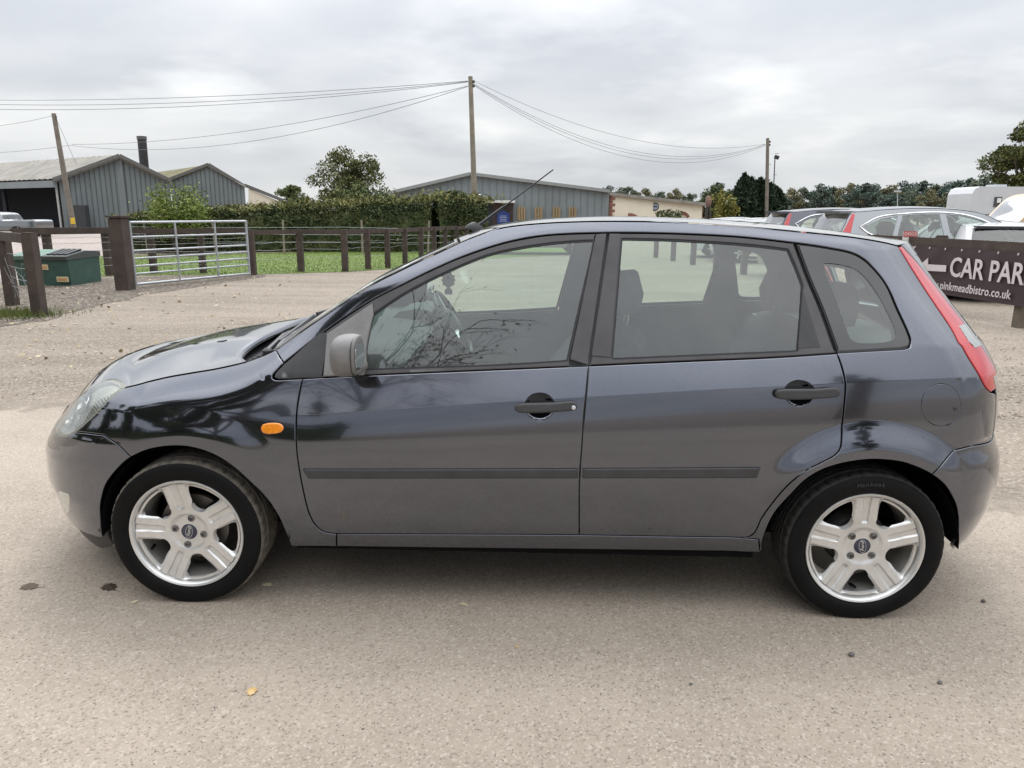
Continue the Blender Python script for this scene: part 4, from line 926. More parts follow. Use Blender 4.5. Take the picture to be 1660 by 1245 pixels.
# ================================================================ trees behind the photographer (seen in the reflections)
def bare_tree(name, loc, h, width, seed, leaves, n, label, levels=5, leaf=.065):
    root = empty(name, loc); mb, tips = grow(seed, h, h*.03, .95, levels, .5, .26, (3, 4), droop=.5)
    t, lo, hi = fit_crown(tips, 0, 0, 0); sx = width/max(hi[0]-lo[0], hi[1]-lo[1]); sz_ = h/max(hi[2], .1)
    mb.v = [(x*sx if z > h*.13 else x, y*sx if z > h*.13 else y, z*sz_) for x, y, z in mb.v]; t = t*(sx, sx, sz_)
    mb.build('trunk', BARK, root, 60)
    r = np.random.RandomState(seed); c = t[r.randint(0, len(t), n)]+r.normal(0, .3, (n, 3)); mesh_quads('crown', quads(c, leaf, seed+1), leaves, root); tag(root, label, 'tree', 'trees behind the viewpoint'); return root
bare_tree('ash_tree', (-4.6, -13.0, 0), 10.2, 8.0, 91, L_OAK, 1500, 'half-bare tree mirrored in the front door window of the grey hatchback')
for i, (x_, y_, h_, w_, lab) in enumerate(((-8.6, -13.2, 18.0, 9.0, 'dense tree mirrored in the front wing of the grey hatchback'), (-14.5, -11.8, 17.0, 9.0, 'dense tree mirrored in the bumper corner of the grey hatchback'), (-19.5, -7.5, 15.0, 8.5, 'dense tree mirrored beside the headlamp of the grey hatchback'), (-23.5, -1.0, 13.0, 8.0, 'dense tree beyond the road, far left of the grey hatchback'))):
    o = make_tree('tree', (x_, y_, 0), h_, w_, L_MID, 94+i, 22000, .21, .45, 3, .04); tag(o, lab, 'tree', 'trees behind the viewpoint')
o = make_tree('tree', (7.8, -12.5, 0), 9.4, 3.6, L_DARK, 93, 6000, .12, .45, 3, .2); tag(o, 'leafy tree mirrored in the rear window of the grey hatchback', 'tree', 'trees behind the viewpoint')
hedge_run('hedge', [(-30, 2), (-22, -7), (-14, -12.5), (-3.5, -14.5)], [2.8, 3.0, 3.1, 2.6], 2.2, L_HEDGE, 9000, .18, 95, 'unseen hedge added to darken the low reflection in the front wing of the grey hatchback')  # out of view; added to fill the reflection gap under the trees with dark
# ---------------------------------------------------------------- car body surface (numpy)
def smooth(a, b, x):
    t = np.clip((np.asarray(x, float) - a) / (b - a), 0, 1)
    return t * t * (3 - 2 * t)
def softinterp(xs, ys, x):
    # C1 cubic hermite through the knots (finite-difference tangents)
    xs = np.asarray(xs, float); ys = np.asarray(ys, float); x = np.asarray(x, float)
    d = np.diff(ys) / np.diff(xs)
    m = np.empty_like(ys); m[0] = d[0]; m[-1] = d[-1]
    for i in range(1, len(ys) - 1):
        m[i] = 0 if d[i-1]*d[i] <= 0 else 2*d[i-1]*d[i]/(d[i-1]+d[i])
    xc = np.clip(x, xs[0], xs[-1])
    i = np.clip(np.searchsorted(xs, xc, side='right') - 1, 0, len(xs) - 2)
    h = xs[i+1] - xs[i]; t = (xc - xs[i]) / h
    r = ((2*t**3-3*t**2+1)*ys[i] + (t**3-2*t**2+t)*h*m[i] + (-2*t**3+3*t**2)*ys[i+1] + (t**3-t**2)*h*m[i+1])
    return r + np.where(x < xs[0], (x - xs[0])*m[0], 0) + np.where(x > xs[-1], (x - xs[-1])*m[-1], 0)

WHEELBASE = 2.487
WZ = 0.281
ZC_X = [0.0, .459, .861, 1.19, 1.476, 1.958, 2.263, 2.567, 2.827]
ZC_Z = [.706, .745, .780, .808, .830, .866, .885, .9045, .9170]
ZW_X = [.0, .361, .794, 1.475, 2.10, 2.55, 2.9]
ZW_Z = [.855, .876, .898, .936, .974, 1.006, 1.03]
RAIL_X = [.30, .341, .50, .68, .798, .915, 1.028, 1.176, 1.311, 1.533, 1.755, 2.011, 2.197, 2.346, 2.478, 2.62]
RAIL_Z = [.862, .905, 1.024, 1.138, 1.198, 1.253, 1.302, 1.349, 1.375, 1.387, 1.386, 1.375, 1.358, 1.345, 1.33, 1.31]
HOOD_X = [-.70, -.50, -.236, -.071, .115, .227, .34, .5]
HOOD_Z = [.66, .735, .814, .854, .887, .914, .959, 1.03]
NOSE_Z = [.10, .16, .22, .30, .40, .50, .57, .62, .66, .70, .75, .80, .86, .95, 1.05]
NOSE_X = [-.76, -.784, -.800, -.814, -.843, -.834, -.789, -.743, -.705, -.666, -.621, -.567, -.48, -.35, -.2]
TAIL_Z = [.15, .22, .30, .40, .50, .58, .64, .68, .72, .80, .90, 1.0, 1.1, 1.2, 1.3, 1.36, 1.44]
TAIL_X = [2.99, 3.045, 3.098, 3.133, 3.150, 3.146, 3.124, 3.113, 3.112, 3.108, 3.093, 3.044, 2.972, 2.896, 2.826, 2.785, 2.74]
X0F = -.15

_zs = np.linspace(.05, .84, 159)
_sl = np.interp(_zs, [.05, .20, .24, .30, .40, .50, .60, .65, .69, .73, .78, .84], [-.62, -.50, -.34, -.165, -.085, -.035, -.004, .022, .080, .128, .160, .186])
for _k in range(3): _sl = np.r_[_sl[0], (_sl[:-2]+_sl[1:-1]*2+_sl[2:])/4, _sl[-1]]
_ws = -np.cumsum((_sl+np.r_[_sl[0], _sl[:-1]])/2*(_zs[1]-_zs[0])); _ws = _ws-_ws.max()+.8415
_w83 = float(np.interp(.83, _zs, _ws))
def low_section(z):
    i = np.clip(((np.asarray(z, float)-_zs[0])/(_zs[1]-_zs[0])), 0, len(_zs)-1.001); k = i.astype(int); t = i-k; h = _zs[1]-_zs[0]
    r = (2*t**3-3*t**2+1)*_ws[k]+(t**3-2*t**2+t)*h*-_sl[k]+(-2*t**3+3*t**2)*_ws[k+1]+(t**3-t**2)*h*-_sl[k+1]
    return r-np.clip(np.asarray(z, float)-_zs[-1], 0, 1)*.186
def half_width(x, z):
    x = np.asarray(x, float); z = np.asarray(z, float)
    zc = softinterp(ZC_X, ZC_Z, x); zw = softinterp(ZW_X, ZW_Z, x)
    # warp the height so that crease -> .83 and waist -> .935
    zt = np.where(z < .56, z, np.where(z < zc, .56 + (z-.56)*.27/(zc-.56),
         np.where(z < zw, .83 + (z-zc)*.105/(zw-zc), .935 + (z-zw))))
    low = low_section(zt)
    d = zt - .83
    mid = _w83 - .40*d - .30*d*d
    d2 = zt - .935
    top = _w83-.0453 - .40*d2 - .06*d2*d2
    # greenhouse narrows towards both ends
    gw = smooth(.80, 1.15, z)
    top = top - .045*np.clip((1.0-x)/.6, 0, 2)**2*gw - .045*np.clip((x-1.5)/1.2, 0, 2)**2*smooth(.85, 1.3, z)
    # roll over above the roof rail
    dr = np.clip(z - softinterp(RAIL_X, RAIL_Z, x), 0, 1) * smooth(.3, .5, x)
    nrm = softinterp([.3, .9, 1.3, 2.6], [.75, .85, 1, 1], x)
    top = top - np.where(x > .9, 6.0, 1.5 + 4.5*smooth(.6, .9, x))*(dr*nrm)**2
    main = np.where(zt < .83, low, np.where(zt < .935, mid, top))
    # front wing: rolls over to the bonnet edge
    h = softinterp(HOOD_X, HOOD_Z, x)
    lo2 = low_section(z)
    s = np.clip((z-.60)/(h-.60), 0, 1.25)
    fend = lo2 - .115*s**5
    k = smooth(.12, .52, x)
    w = fend*(1-k) + main*k
    w = w - .028*np.clip((.7-x)/.85, 0, 2)**2 - .02*np.clip((x-1.8)/.95, 0, 2)**2
    # wheel arch flares
    for wx, sp in ((0.035, .50), (WHEELBASE-.02, 1)):
        r = np.hypot(x-wx, z-WZ); ang = np.arctan2(z-WZ, np.abs(x-wx))
        f = .030*(1-smooth(.385, .478, r))*.55 + .030*.45*np.clip((.482-r)/.097, 0, 1)
        w = w + sp*f*((.25+.75*smooth(.42, .95, ang)) if sp == 1 else (.30+.70*smooth(.45, 1.35, ang)))*smooth(.9, .6, r)
    return w

LF, LR = .85, .70
def S(u, z):
    """point on the near body side: u runs along the car, round both corners; returns (...,3)"""
    u = np.asarray(u, float); z = np.asarray(z, float)
    xr = softinterp(TAIL_Z, TAIL_X, z); x0r = xr - .36
    xn = softinterp(NOSE_Z, NOSE_X, z)
    thr = np.clip((u - x0r)/LR, 0, 1)*np.pi/2
    thf = np.clip((X0F - u)/LF, 0, 1)*np.pi/2
    xm = np.clip(u, X0F, x0r)
    w = half_width(xm, z)
    # beyond the start of a corner keep the local section (evaluate where it starts)
    x = np.where(thr > 0, x0r + .36*np.sin(thr), np.where(thf > 0, X0F + (xn-X0F)*np.sin(thf), xm))
    # the plan taper carries on smoothly round the corner
    ex = x-xm; e = 4e-2; sl = np.where(ex > 0, (w-half_width(xm-e, z))/e, np.where(ex < 0, (half_width(xm+e, z)-w)/e, 0))
    w = w+np.clip(sl, -.12, .12)*.14*np.tanh(ex/.14)
    wv = w*np.cos(thr)**.8*np.cos(thf)**.82
    return np.stack([x, -wv, z*np.ones_like(x)], -1)
def Snormal(u, z):
    e = 2e-4
    a = S(u+e, z)-S(u-e, z); b = S(u, z+e)-S(u, z-e)
    n = np.cross(a, b); return n/np.maximum(np.linalg.norm(n, axis=-1, keepdims=True), 1e-12)

OUT = {
  'hood': [(-0.268,0.8105),(-0.156,0.831),(-0.0792,0.8491),(0.0158,0.867),(0.1078,0.8835),(0.2229,0.9118),(0.2865,0.9347),(0.3384,0.9584)],
  'apjoint': [(0.3384,0.9584),(0.3574,0.9405),(0.3812,0.92)],
  'sailtip': [(0.3812,0.92),(0.3599,0.8954),(0.3465,0.8791),(0.3478,0.8708),(0.3609,0.865),(0.4079,0.8669),(0.4567,0.8696)],
  'doorF': [(0.4567,0.8696),(0.4482,0.8193),(0.4417,0.7625),(0.4401,0.69),(0.4435,0.5869),(0.456,0.4667),(0.4723,0.3711),(0.4924,0.3253),(0.5204,0.3006),(0.5647,0.2942)],
  'fendbot': [(0.5576,0.2347),(0.4706,0.2341),(0.3868,0.2322)],
  'archF1': [(0.3868,0.2322),(0.3824,0.2613),(0.3572,0.3585),(0.3167,0.4371),(0.2631,0.5001),(0.209,0.556),(0.1532,0.5958),(0.095,0.6186),(0.0351,0.6288),(-0.0262,0.6266),(-0.0893,0.6147),(-0.1328,0.599),(-0.1708,0.5788)],
  'archF2': [(-0.1708,0.5788),(-0.1972,0.5548),(-0.2406,0.5006),(-0.2697,0.4565),(-0.2925,0.3999),(-0.3182,0.3132),(-0.3455,0.2115)],
  'bumpF': [(-0.1708,0.5788),(-0.2131,0.6203),(-0.2797,0.6504)],
  'bumpF2': [(-0.2797,0.6504),(-0.3491,0.6478),(-0.4325,0.6388)],
  'lampFr': [(-0.4325,0.6388),(-0.3496,0.7224),(-0.2987,0.7852),(-0.268,0.8105)],
  'lampFt': [(-0.268,0.8105),(-0.3163,0.8196),(-0.3794,0.8222),(-0.4329,0.8169),(-0.4854,0.7974),(-0.5309,0.7635),(-0.5875,0.7079),(-0.605,0.6525),(-0.6145,0.6073)],
  'lampFb': [(-0.6145,0.6073),(-0.5974,0.5997),(-0.5573,0.5989),(-0.5042,0.606),(-0.4597,0.6201),(-0.4325,0.6388)],
  'bumpFbot': [(-0.3455,0.2115),(-0.3683,0.2066),(-0.3994,0.2065),(-0.4416,0.2063),(-0.4827,0.2065)],
  'lip': [(-0.4827,0.2065),(-0.3994,0.2065),(-0.3293,0.211)],
  'liplow': [(-0.3735,0.1372),(-0.4276,0.1131),(-0.5334,0.1106),(-0.5447,0.1464)],
  'fog': [(-0.5148,0.3704),(-0.4702,0.3791),(-0.4435,0.3804),(-0.4428,0.3642),(-0.4666,0.3252),(-0.4869,0.2966),(-0.5138,0.2771),(-0.5438,0.2697),(-0.5374,0.317)],
  'waistF': [(0.4567,0.8696),(0.646,0.8826),(0.7898,0.8914),(1.1846,0.9139),(1.4751,0.9314)],
  'gapT': [(1.4751,0.9314),(1.4604,0.762),(1.4562,0.6626),(1.4516,0.5237),(1.4574,0.3116)],
  'doorbotF': [(0.5647,0.2942),(0.7813,0.2987),(1.0565,0.3042),(1.3025,0.309),(1.4574,0.3116)],
  'waistR': [(1.4751,0.9314),(1.7883,0.9502),(2.1071,0.9687),(2.3336,0.9862)],
  'doorR': [(2.3336,0.9862),(2.3469,0.9406),(2.3554,0.8889),(2.3547,0.8041),(2.352,0.7441),(2.3479,0.6941),(2.3421,0.6681),(2.3257,0.6471),(2.283,0.6202),(2.2301,0.5889),(2.1813,0.537),(2.1359,0.4604),(2.1028,0.3965),(2.086,0.3413),(2.0666,0.3214),(2.0414,0.3159)],
  'doorbotR': [(1.4574,0.3116),(1.7276,0.3131),(2.0414,0.3159)],
  'sillbot': [(0.5576,0.2347),(1.0548,0.241),(1.5075,0.2474),(2.1179,0.2546)],
  'archR1': [(2.1179,0.2546),(2.1179,0.2982),(2.122,0.3356),(2.1419,0.4084),(2.1881,0.4886),(2.2337,0.5557),(2.2858,0.5933),(2.3398,0.6141),(2.3947,0.6268),(2.4502,0.6332),(2.5067,0.6314),(2.5642,0.623),(2.6234,0.602),(2.668,0.5808)],
  'archR2': [(2.668,0.5808),(2.7199,0.5407),(2.7632,0.4876),(2.7992,0.4274),(2.8194,0.3805),(2.8385,0.3331)],
  'bumpR': [(2.668,0.5808),(2.7079,0.6229),(2.7497,0.6604)],
  'bumpR2': [(2.7497,0.6604),(2.8334,0.6701),(2.989,0.6639)],
  'lampRi': [(2.6648,1.341),(2.6972,1.2688),(2.7298,1.199),(2.7602,1.1309),(2.789,1.0664),(2.8033,0.9981),(2.8445,0.9247),(2.8662,0.8955),(2.8906,0.8722),(2.9297,0.8508)],
  'rail': [(0.3812,0.92),(0.521,1.0286),(0.689,1.1388),(0.8028,1.1966),(0.9161,1.252),(1.0271,1.2996),(1.1744,1.3476),(1.3109,1.3732),(1.5364,1.3852),(1.7602,1.385),(2.0179,1.3747),(2.2091,1.3558)],
  'quartT': [(2.2091,1.3558),(2.2816,1.3467),(2.3541,1.3354),(2.4023,1.3262),(2.4349,1.3147),(2.4605,1.2989),(2.4839,1.2778),(2.5279,1.2234),(2.5606,1.1347),(2.5885,1.0578),(2.5943,1.0278),(2.587,1.0118),(2.5642,1.0033)],
  'quartB': [(2.5642,1.0033),(2.4458,0.9957),(2.338,0.9882)],
  'frameR': [(2.2091,1.3558),(2.2445,1.2447),(2.2867,1.1308),(2.3261,1.0013),(2.3336,0.9862)],
  'aptop': [(0.3384,0.9584),(0.4561,1.0425),(0.58,1.1242),(0.696,1.1986),(0.7806,1.2409),(0.8652,1.282),(0.9368,1.3143),(0.9947,1.3421)],
  'sail1': [(0.5257,0.8761),(0.5253,1.0204),(0.5305,1.0268)],
  'glF_l': [(0.6829,0.9086),(0.6814,0.9808),(0.6888,1.0373),(0.7002,1.0902)],
  'glF_t': [(0.7002,1.0902),(0.8048,1.1593),(0.9166,1.2187),(1.0282,1.2688),(1.1082,1.2994),(1.1988,1.3215),(1.3114,1.3403),(1.3984,1.3498),(1.4918,1.3561)],
  'glF_r': [(1.4918,1.3561),(1.4437,1.1524),(1.3971,0.9505)],
  'glF_b': [(1.3971,0.9505),(1.1841,0.9344),(0.9211,0.9205),(0.6829,0.9086)],
  'glR_l': [(1.5826,0.9608),(1.5635,0.9599)],
  'glR_o': [(1.5613,0.9599),(1.5972,1.3624)],
  'glR_t': [(1.5972,1.3624),(1.753,1.3604),(1.9158,1.3535),(2.0607,1.344),(2.1856,1.3304)],
  'glR_r': [(2.1856,1.3304),(2.2088,1.2718),(2.2292,1.2111)],
  'glR_r2': [(2.2292,1.2111),(2.2144,1.1015),(2.1983,0.9957)],
  'glR_b': [(2.1983,0.9957),(1.8957,0.9793),(1.5613,0.9599)],
  'appF': [(1.4101,0.9507),(1.5008,1.3799),(1.5397,1.3824),(1.4761,0.9641),(1.474,0.9334)],
  'appR': [(1.4847,0.9643),(1.5497,1.3825),(1.5897,1.3822),(1.5527,0.9593)],
  'clear': [(2.3131,1.2842),(2.3332,1.2869),(2.4149,1.2721),(2.4515,1.2473),(2.5019,1.1755),(2.5454,1.0676),(2.5447,1.0435),(2.5314,1.0303),(2.4045,1.0232),(2.3864,1.0361),(2.3712,1.0825),(2.3434,1.1745)],
  'cap': [(2.759,0.8192),(2.7576,0.8004),(2.7508,0.7828),(2.7411,0.7676),(2.7281,0.7559),(2.7125,0.7484),(2.6951,0.7458),(2.6773,0.7482),(2.6602,0.7554),(2.6451,0.767),(2.633,0.7821),(2.6249,0.7996),(2.6211,0.8184),(2.6221,0.8371),(2.6276,0.8546),(2.6373,0.8695),(2.6505,0.8811),(2.6662,0.8884),(2.6835,0.8909),(2.7011,0.8886),(2.7179,0.8816),(2.7327,0.8702),(2.7452,0.8554),(2.7547,0.838)],
  'rep': [(0.3341,0.7151),(0.3785,0.7169),(0.3919,0.7096),(0.3959,0.7),(0.3897,0.6879),(0.3763,0.6822),(0.3339,0.6792),(0.3206,0.6855),(0.3158,0.6964),(0.3208,0.7095)],
  'mouldF': [(0.4613,0.5511),(1.4448,0.5729),(1.4457,0.5392),(0.4805,0.5179)],
  'mouldR': [(1.4611,0.5739),(2.0812,0.5893),(2.0714,0.5525),(1.4621,0.5396)],
  'hF': [(1.2176,0.7885),(1.2261,0.8003),(1.2433,0.8032),(1.3597,0.8092),(1.422,0.8147),(1.4339,0.8085),(1.4373,0.7979),(1.4311,0.7871),(1.4161,0.7826),(1.2438,0.7719),(1.2264,0.7758)],
  'hFb': [(1.3588,0.8007),(1.3565,0.7829),(1.3493,0.7667),(1.3378,0.7536),(1.3232,0.7451),(1.3069,0.742),(1.2905,0.7445),(1.2756,0.7525),(1.2637,0.7651),(1.256,0.781),(1.2531,0.7987),(1.2555,0.8119),(1.2628,0.8234),(1.2744,0.8327),(1.2891,0.8387),(1.3054,0.8411),(1.3217,0.8394),(1.3365,0.834),(1.3483,0.8253),(1.356,0.8138)],
  'hR': [(2.1126,0.852),(2.1194,0.8648),(2.1362,0.8678),(2.2498,0.8712),(2.3128,0.8757),(2.3257,0.8706),(2.3312,0.859),(2.3248,0.8484),(2.3102,0.8433),(2.1376,0.8344),(2.1205,0.8384)],
  'hRb': [(2.2535,0.8602),(2.2517,0.8442),(2.2447,0.8296),(2.2334,0.818),(2.2188,0.8104),(2.2022,0.8076),(2.1855,0.8099),(2.1701,0.8171),(2.1576,0.8285),(2.1494,0.8429),(2.146,0.8588),(2.1481,0.8716),(2.1557,0.8829),(2.168,0.8916),(2.1832,0.8974),(2.1998,0.8995),(2.2162,0.8979),(2.2308,0.8926),(2.2422,0.8842),(2.2503,0.8729)],
  'crease': [(0.4623,0.7482),(0.8625,0.7824),(1.19,0.8108),(1.4753,0.8325),(1.9549,0.8685),(2.259,0.8856),(2.3565,0.895),(2.5625,0.9096),(2.8203,0.9173)],
  'railA': [(0.5232,1.0298),(0.689,1.1388),(0.8028,1.1966),(0.9161,1.252),(1.0271,1.2996),(1.1744,1.3476),(1.3109,1.3732),(1.4205,1.3812),(1.5008,1.3841)],
  'railC': [(1.5519,1.3852),(1.7602,1.385),(2.0179,1.3747),(2.2091,1.3558)],
  'tri': [(0.3829,0.917),(0.5237,1.0246),(0.5269,0.874),(0.4567,0.8711),(0.3719,0.8677),(0.3544,0.873),(0.354,0.8823)],
  'sailp': [(0.5323,0.8779),(0.5312,1.0196),(0.6942,1.1293),(0.7008,1.0912),(0.69,1.0373),(0.6825,0.9809),(0.6839,0.9107),(0.6792,0.8853)],
  'frF_low': [(0.5269,0.8744),(0.646,0.883),(0.7898,0.8918),(1.1846,0.9143),(1.4103,0.9276)],
  'frF_r': [(1.5008,1.3841),(1.4547,1.1525),(1.4101,0.9507),(1.4103,0.9276)],
  'frR_l': [(1.4783,0.9325),(1.4858,0.9643),(1.5519,1.3852)],
  'frR_low': [(1.4783,0.9325),(1.7884,0.9512),(2.1071,0.9697),(2.3316,0.9869)],
  'blank': [(2.2318,1.2007),(2.2816,1.0038),(2.2016,0.9978)],
  'wstrip': [(1.4102,0.9486),(1.5527,0.9583),(1.5516,0.9373),(1.4103,0.9282)],
}
# ---------------------------------------------------------------- materials of the car
def paint(name, base, flake, rough=.33):
    t = NT(name); b = t.b
    v = t.coord('Object'); n = t.noise(v, 900, 2, .6)
    big = t.noise(v, 3.2, 6, .62)
    c = t.mix(t.ramp(n, [(.42, 0.), (.62, 1.)]), base, flake)
    c = t.mix(t.ramp(big, [(.45, 0.), (.8, .05)]), c, (.20, .18, .155))     # road film
    t.link(c, b.inputs['Base Color'])
    b.inputs['Metallic'].default_value = .95; b.inputs['Roughness'].default_value = rough
    b.inputs['Coat Weight'].default_value = 1.0; b.inputs['Coat Roughness'].default_value = .035
    t.link(t.ramp(big, [(.4, .02), (.8, .07)]), b.inputs['Coat Roughness'])
    b.inputs['Coat IOR'].default_value = 1.6
    t.bump(t.noise(v, 26, 2), .012, .004)
    MATS[name] = t.mat; return t.mat
PAINT = paint('grey_paint', (.080, .086, .109), (.132, .141, .173), .10)
BLACK = mat('black_trim', (.030, .030, .033), .42, var=.25, scale=14, bump=.15, bscale=700)
FRAME = mat('window_frame_trim', (.060, .057, .060), .48, var=.2, scale=10, bump=.15, bscale=500)
SAIL = mat('faded_grey_plastic', (.19, .185, .183), .62, var=.18, scale=16, bump=.35, bscale=420)
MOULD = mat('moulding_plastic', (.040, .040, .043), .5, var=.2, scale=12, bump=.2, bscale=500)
SEAL = mat('rubber_seal', (.012, .012, .013), .5, var=.1)
VOID = mat('dark_cavity', (.006, .006, .007), .9, var=.2, spec=.1)
RUBBER = mat('tyre_rubber', (.0055, .0055, .006), .55, var=.3, scale=9, bump=.2, bscale=160, spec=.14)
GLASS = glass('side_glass', (.78, .89, .83), 2.0, 0, .045)
SCREEN = glass('windscreen_glass', (.74, .87, .81), 1.3, 0, .03)
FRIT = mat('glass_black_border', (.016, .017, .018), .08, var=.1, coat=1.0)
CHROME = mat('chrome', (.75, .76, .77), .12, 1.0, var=.08)
TRIM = mat('cabin_trim', (.24, .255, .255), .75, var=.1, scale=5)
TRIM_L = mat('cabin_pillar_trim', (.30, .31, .31), .75, var=.06)
DASH = mat('dash_plastic', (.11, .13, .128), .55, var=.12, bump=.2, bscale=300)
SEAT = mat('seat_fabric', (.075, .08, .085), .9, var=.25, scale=40, bump=.3, bscale=500)
LINER = mat('headliner', (.42, .42, .40), .9, var=.05)
def alloy_mat():
    t = NT('silver_alloy'); b = t.b; v = t.coord('Object')
    n = t.noise(v, 14, 6, .65)
    c = t.ramp(n, [(.3, (.60, .595, .58)), (.62, (.72, .72, .715)), (.85, (.42, .39, .35))])
    t.link(c, b.inputs['Base Color']); b.inputs['Metallic'].default_value = .62; b.inputs['Roughness'].default_value = .32
    b.inputs['Coat Weight'].default_value = .4; b.inputs['Coat Roughness'].default_value = .12
    t.bump(t.noise(v, 240, 3), .08, .002)
    return t.mat
ALLOY = alloy_mat()
def tyre_tread_mat():
    t = NT('dusty_tread'); b = t.b; v = t.coord('Object'); n = t.noise(v, 22, 6, .7)
    t.link(t.ramp(n, [(.3, (.055, .050, .044)), (.65, (.17, .148, .12))]), b.inputs['Base Color'])
    b.inputs['Roughness'].default_value = .85; t.bump(t.noise(v, 240, 4), .6, .004); return t.mat
TREAD = tyre_tread_mat()
def lamp_red():
    t = NT('red_lamp_lens'); b = t.b; v = t.coord('Object')
    w = t.new('ShaderNodeTexWave', wave_type='BANDS', bands_direction='Z'); w.inputs['Scale'].default_value = 60; w.inputs['Distortion'].default_value = 0
    t.link(v, w.inputs['Vector'])
    t.link(t.ramp(w.outputs['Fac'], [(.2, (.34, .002, .006)), (.8, (.60, .006, .014))]), b.inputs['Base Color'])
    b.inputs['Roughness'].default_value = .16; b.inputs['Coat Weight'].default_value = 1; b.inputs['Coat Roughness'].default_value = .02
    b.inputs['Subsurface Weight'].default_value = 0
    return t.mat
LRED = lamp_red()
def ribbed(name, a, b_, scale, direction='X'):
    t = NT(name); v = t.coord('Object')
    w = t.new('ShaderNodeTexWave', wave_type='BANDS', bands_direction=direction); w.inputs['Scale'].default_value = scale; w.inputs['Distortion'].default_value = 0
    t.link(v, w.inputs['Vector']); t.link(t.ramp(w.outputs['Fac'], [(.15, a), (.85, b_)]), t.b.inputs['Base Color'])
    t.b.inputs['Roughness'].default_value = .15; t.b.inputs['Coat Weight'].default_value = 1.0; t.b.inputs['Coat Roughness'].default_value = .02
    return t.mat
LCLEAR = ribbed('clear_lamp_lens', (.20, .21, .20), (.46, .47, .45), 42, 'X')
AMBER = mat('amber_lens', (.85, .26, .012), .22, var=.25, scale=60, coat=1.0)
LAMPGLASS = glass('headlamp_cover', (.97, .98, .94), 1.6, .02, .20)
REFLECT = mat('lamp_reflector', (.93, .94, .88), .22, .10, var=.12, scale=14, coat=.6)
RIBS = mat('lamp_ribbing', (.24, .24, .20), .3, .2, var=.2, scale=30)
BLUE = mat('badge_blue', (.006, .012, .045), .22, var=.05, coat=1.0)
SILVERM = mat('badge_silver', (.72, .73, .75), .25, .8, var=.05)

# ---------------------------------------------------------------- panels cut from the body surface
def crom(pts, step):
    """smooth open polyline through pts, resampled every step"""
    P = np.asarray(pts, float)
    if len(P) < 3:
        n = max(1, int(np.ceil(np.hypot(*(P[1]-P[0]))/step))); t = np.linspace(0, 1, n+1)[:, None]
        return P[0]*(1-t)+P[1]*t
    Q = np.vstack([2*P[0]-P[1], P, 2*P[-1]-P[-2]]); out = [P[0]]
    for i in range(1, len(Q)-2):
        p0, p1, p2, p3 = Q[i-1], Q[i], Q[i+1], Q[i+2]
        def tj(a, b): return max(np.hypot(*(b-a))**.5, 1e-5)
        t0 = 0; t1 = t0+tj(p0, p1); t2 = t1+tj(p1, p2); t3 = t2+tj(p2, p3)
        n = max(1, int(np.ceil(np.hypot(*(p2-p1))/step)))
        for t in np.linspace(t1, t2, n+1)[1:]:
            A1 = (t1-t)/(t1-t0)*p0+(t-t0)/(t1-t0)*p1; A2 = (t2-t)/(t2-t1)*p1+(t-t1)/(t2-t1)*p2; A3 = (t3-t)/(t3-t2)*p2+(t-t2)/(t3-t2)*p3
            B1 = (t2-t)/(t2-t0)*A1+(t-t0)/(t2-t0)*A2; B2 = (t3-t)/(t3-t1)*A2+(t-t1)/(t3-t1)*A3
            out.append((t2-t)/(t2-t1)*B1+(t-t1)/(t2-t1)*B2)
    return np.array(out)
def loop(*segs, step=.012):
    """closed outline from segments (each smoothed on its own, so joints stay corners)"""
    out = []
    for s in segs:
        s = OUT[s] if isinstance(s, str) else s
        out.append(s)
    pts = []
    for i, s in enumerate(out):
        c = crom(s, step) if len(s) > 1 else np.array(s, float)
        pts += list(c)
    res = [pts[0]]
    for p in pts[1:]:
        d = np.hypot(*(p-res[-1]))
        if d < 1e-4: continue
        if d > step*1.6:
            n = int(np.ceil(d/step)); a = res[-1]
            res += [a+(p-a)*k/n for k in range(1, n)]
        res.append(p)
    if np.hypot(*(res[0]-res[-1])) < 1e-4: res.pop()
    else:
        d = np.hypot(*(res[0]-res[-1]))
        if d > step*1.6:
            n = int(np.ceil(d/step)); a = res[-1]; res += [a+(res[0]-a)*k/n for k in range(1, n)]
    res = np.array(res)
    ar = (res[:, 0]*np.roll(res[:, 1], -1)-np.roll(res[:, 0], -1)*res[:, 1]).sum()
    return res if ar > 0 else res[::-1]
def rev(k): return list(reversed(OUT[k] if isinstance(k, str) else k))
def cloop(pts, step=.006):
    """closed smooth outline"""
    P = OUT[pts] if isinstance(pts, str) else pts
    P = [tuple(p) for p in P]
    c = crom(P[-2:]+P+P[:2], step)
    # cut the overlap
    P0 = np.array(P[0]); d = np.hypot(*(c-P0).T); i0 = int(np.argmin(d[:len(c)//2])); d2 = d.copy(); d2[:len(c)//2] = 9; i1 = int(np.argmin(d2))
    r = c[i0:i1]
    ar = (r[:, 0]*np.roll(r[:, 1], -1)-np.roll(r[:, 0], -1)*r[:, 1]).sum()
    return r if ar > 0 else r[::-1]
def inside(poly, q):
    x, y = q[:, 0], q[:, 1]; r = np.zeros(len(q), bool); n = len(poly)
    xj, yj = poly[-1]
    for xi, yi in poly:
        with np.errstate(divide='ignore', invalid='ignore'):
            c = ((yi > y) != (yj > y)) & (x < (xj-xi)*(y-yi)/(yj-yi)+xi)
        r ^= c; xj, yj = xi, yi
    return r
def edge_dist(poly, q):
    d = np.full(len(q), 9.)
    for a, b in zip(poly, np.roll(poly, -1, 0)):
        ab = b-a; L = max((ab*ab).sum(), 1e-12); t = np.clip(((q-a)@ab)/L, 0, 1)
        d = np.minimum(d, np.hypot(*(q-a-t[:, None]*ab).T))
    return d
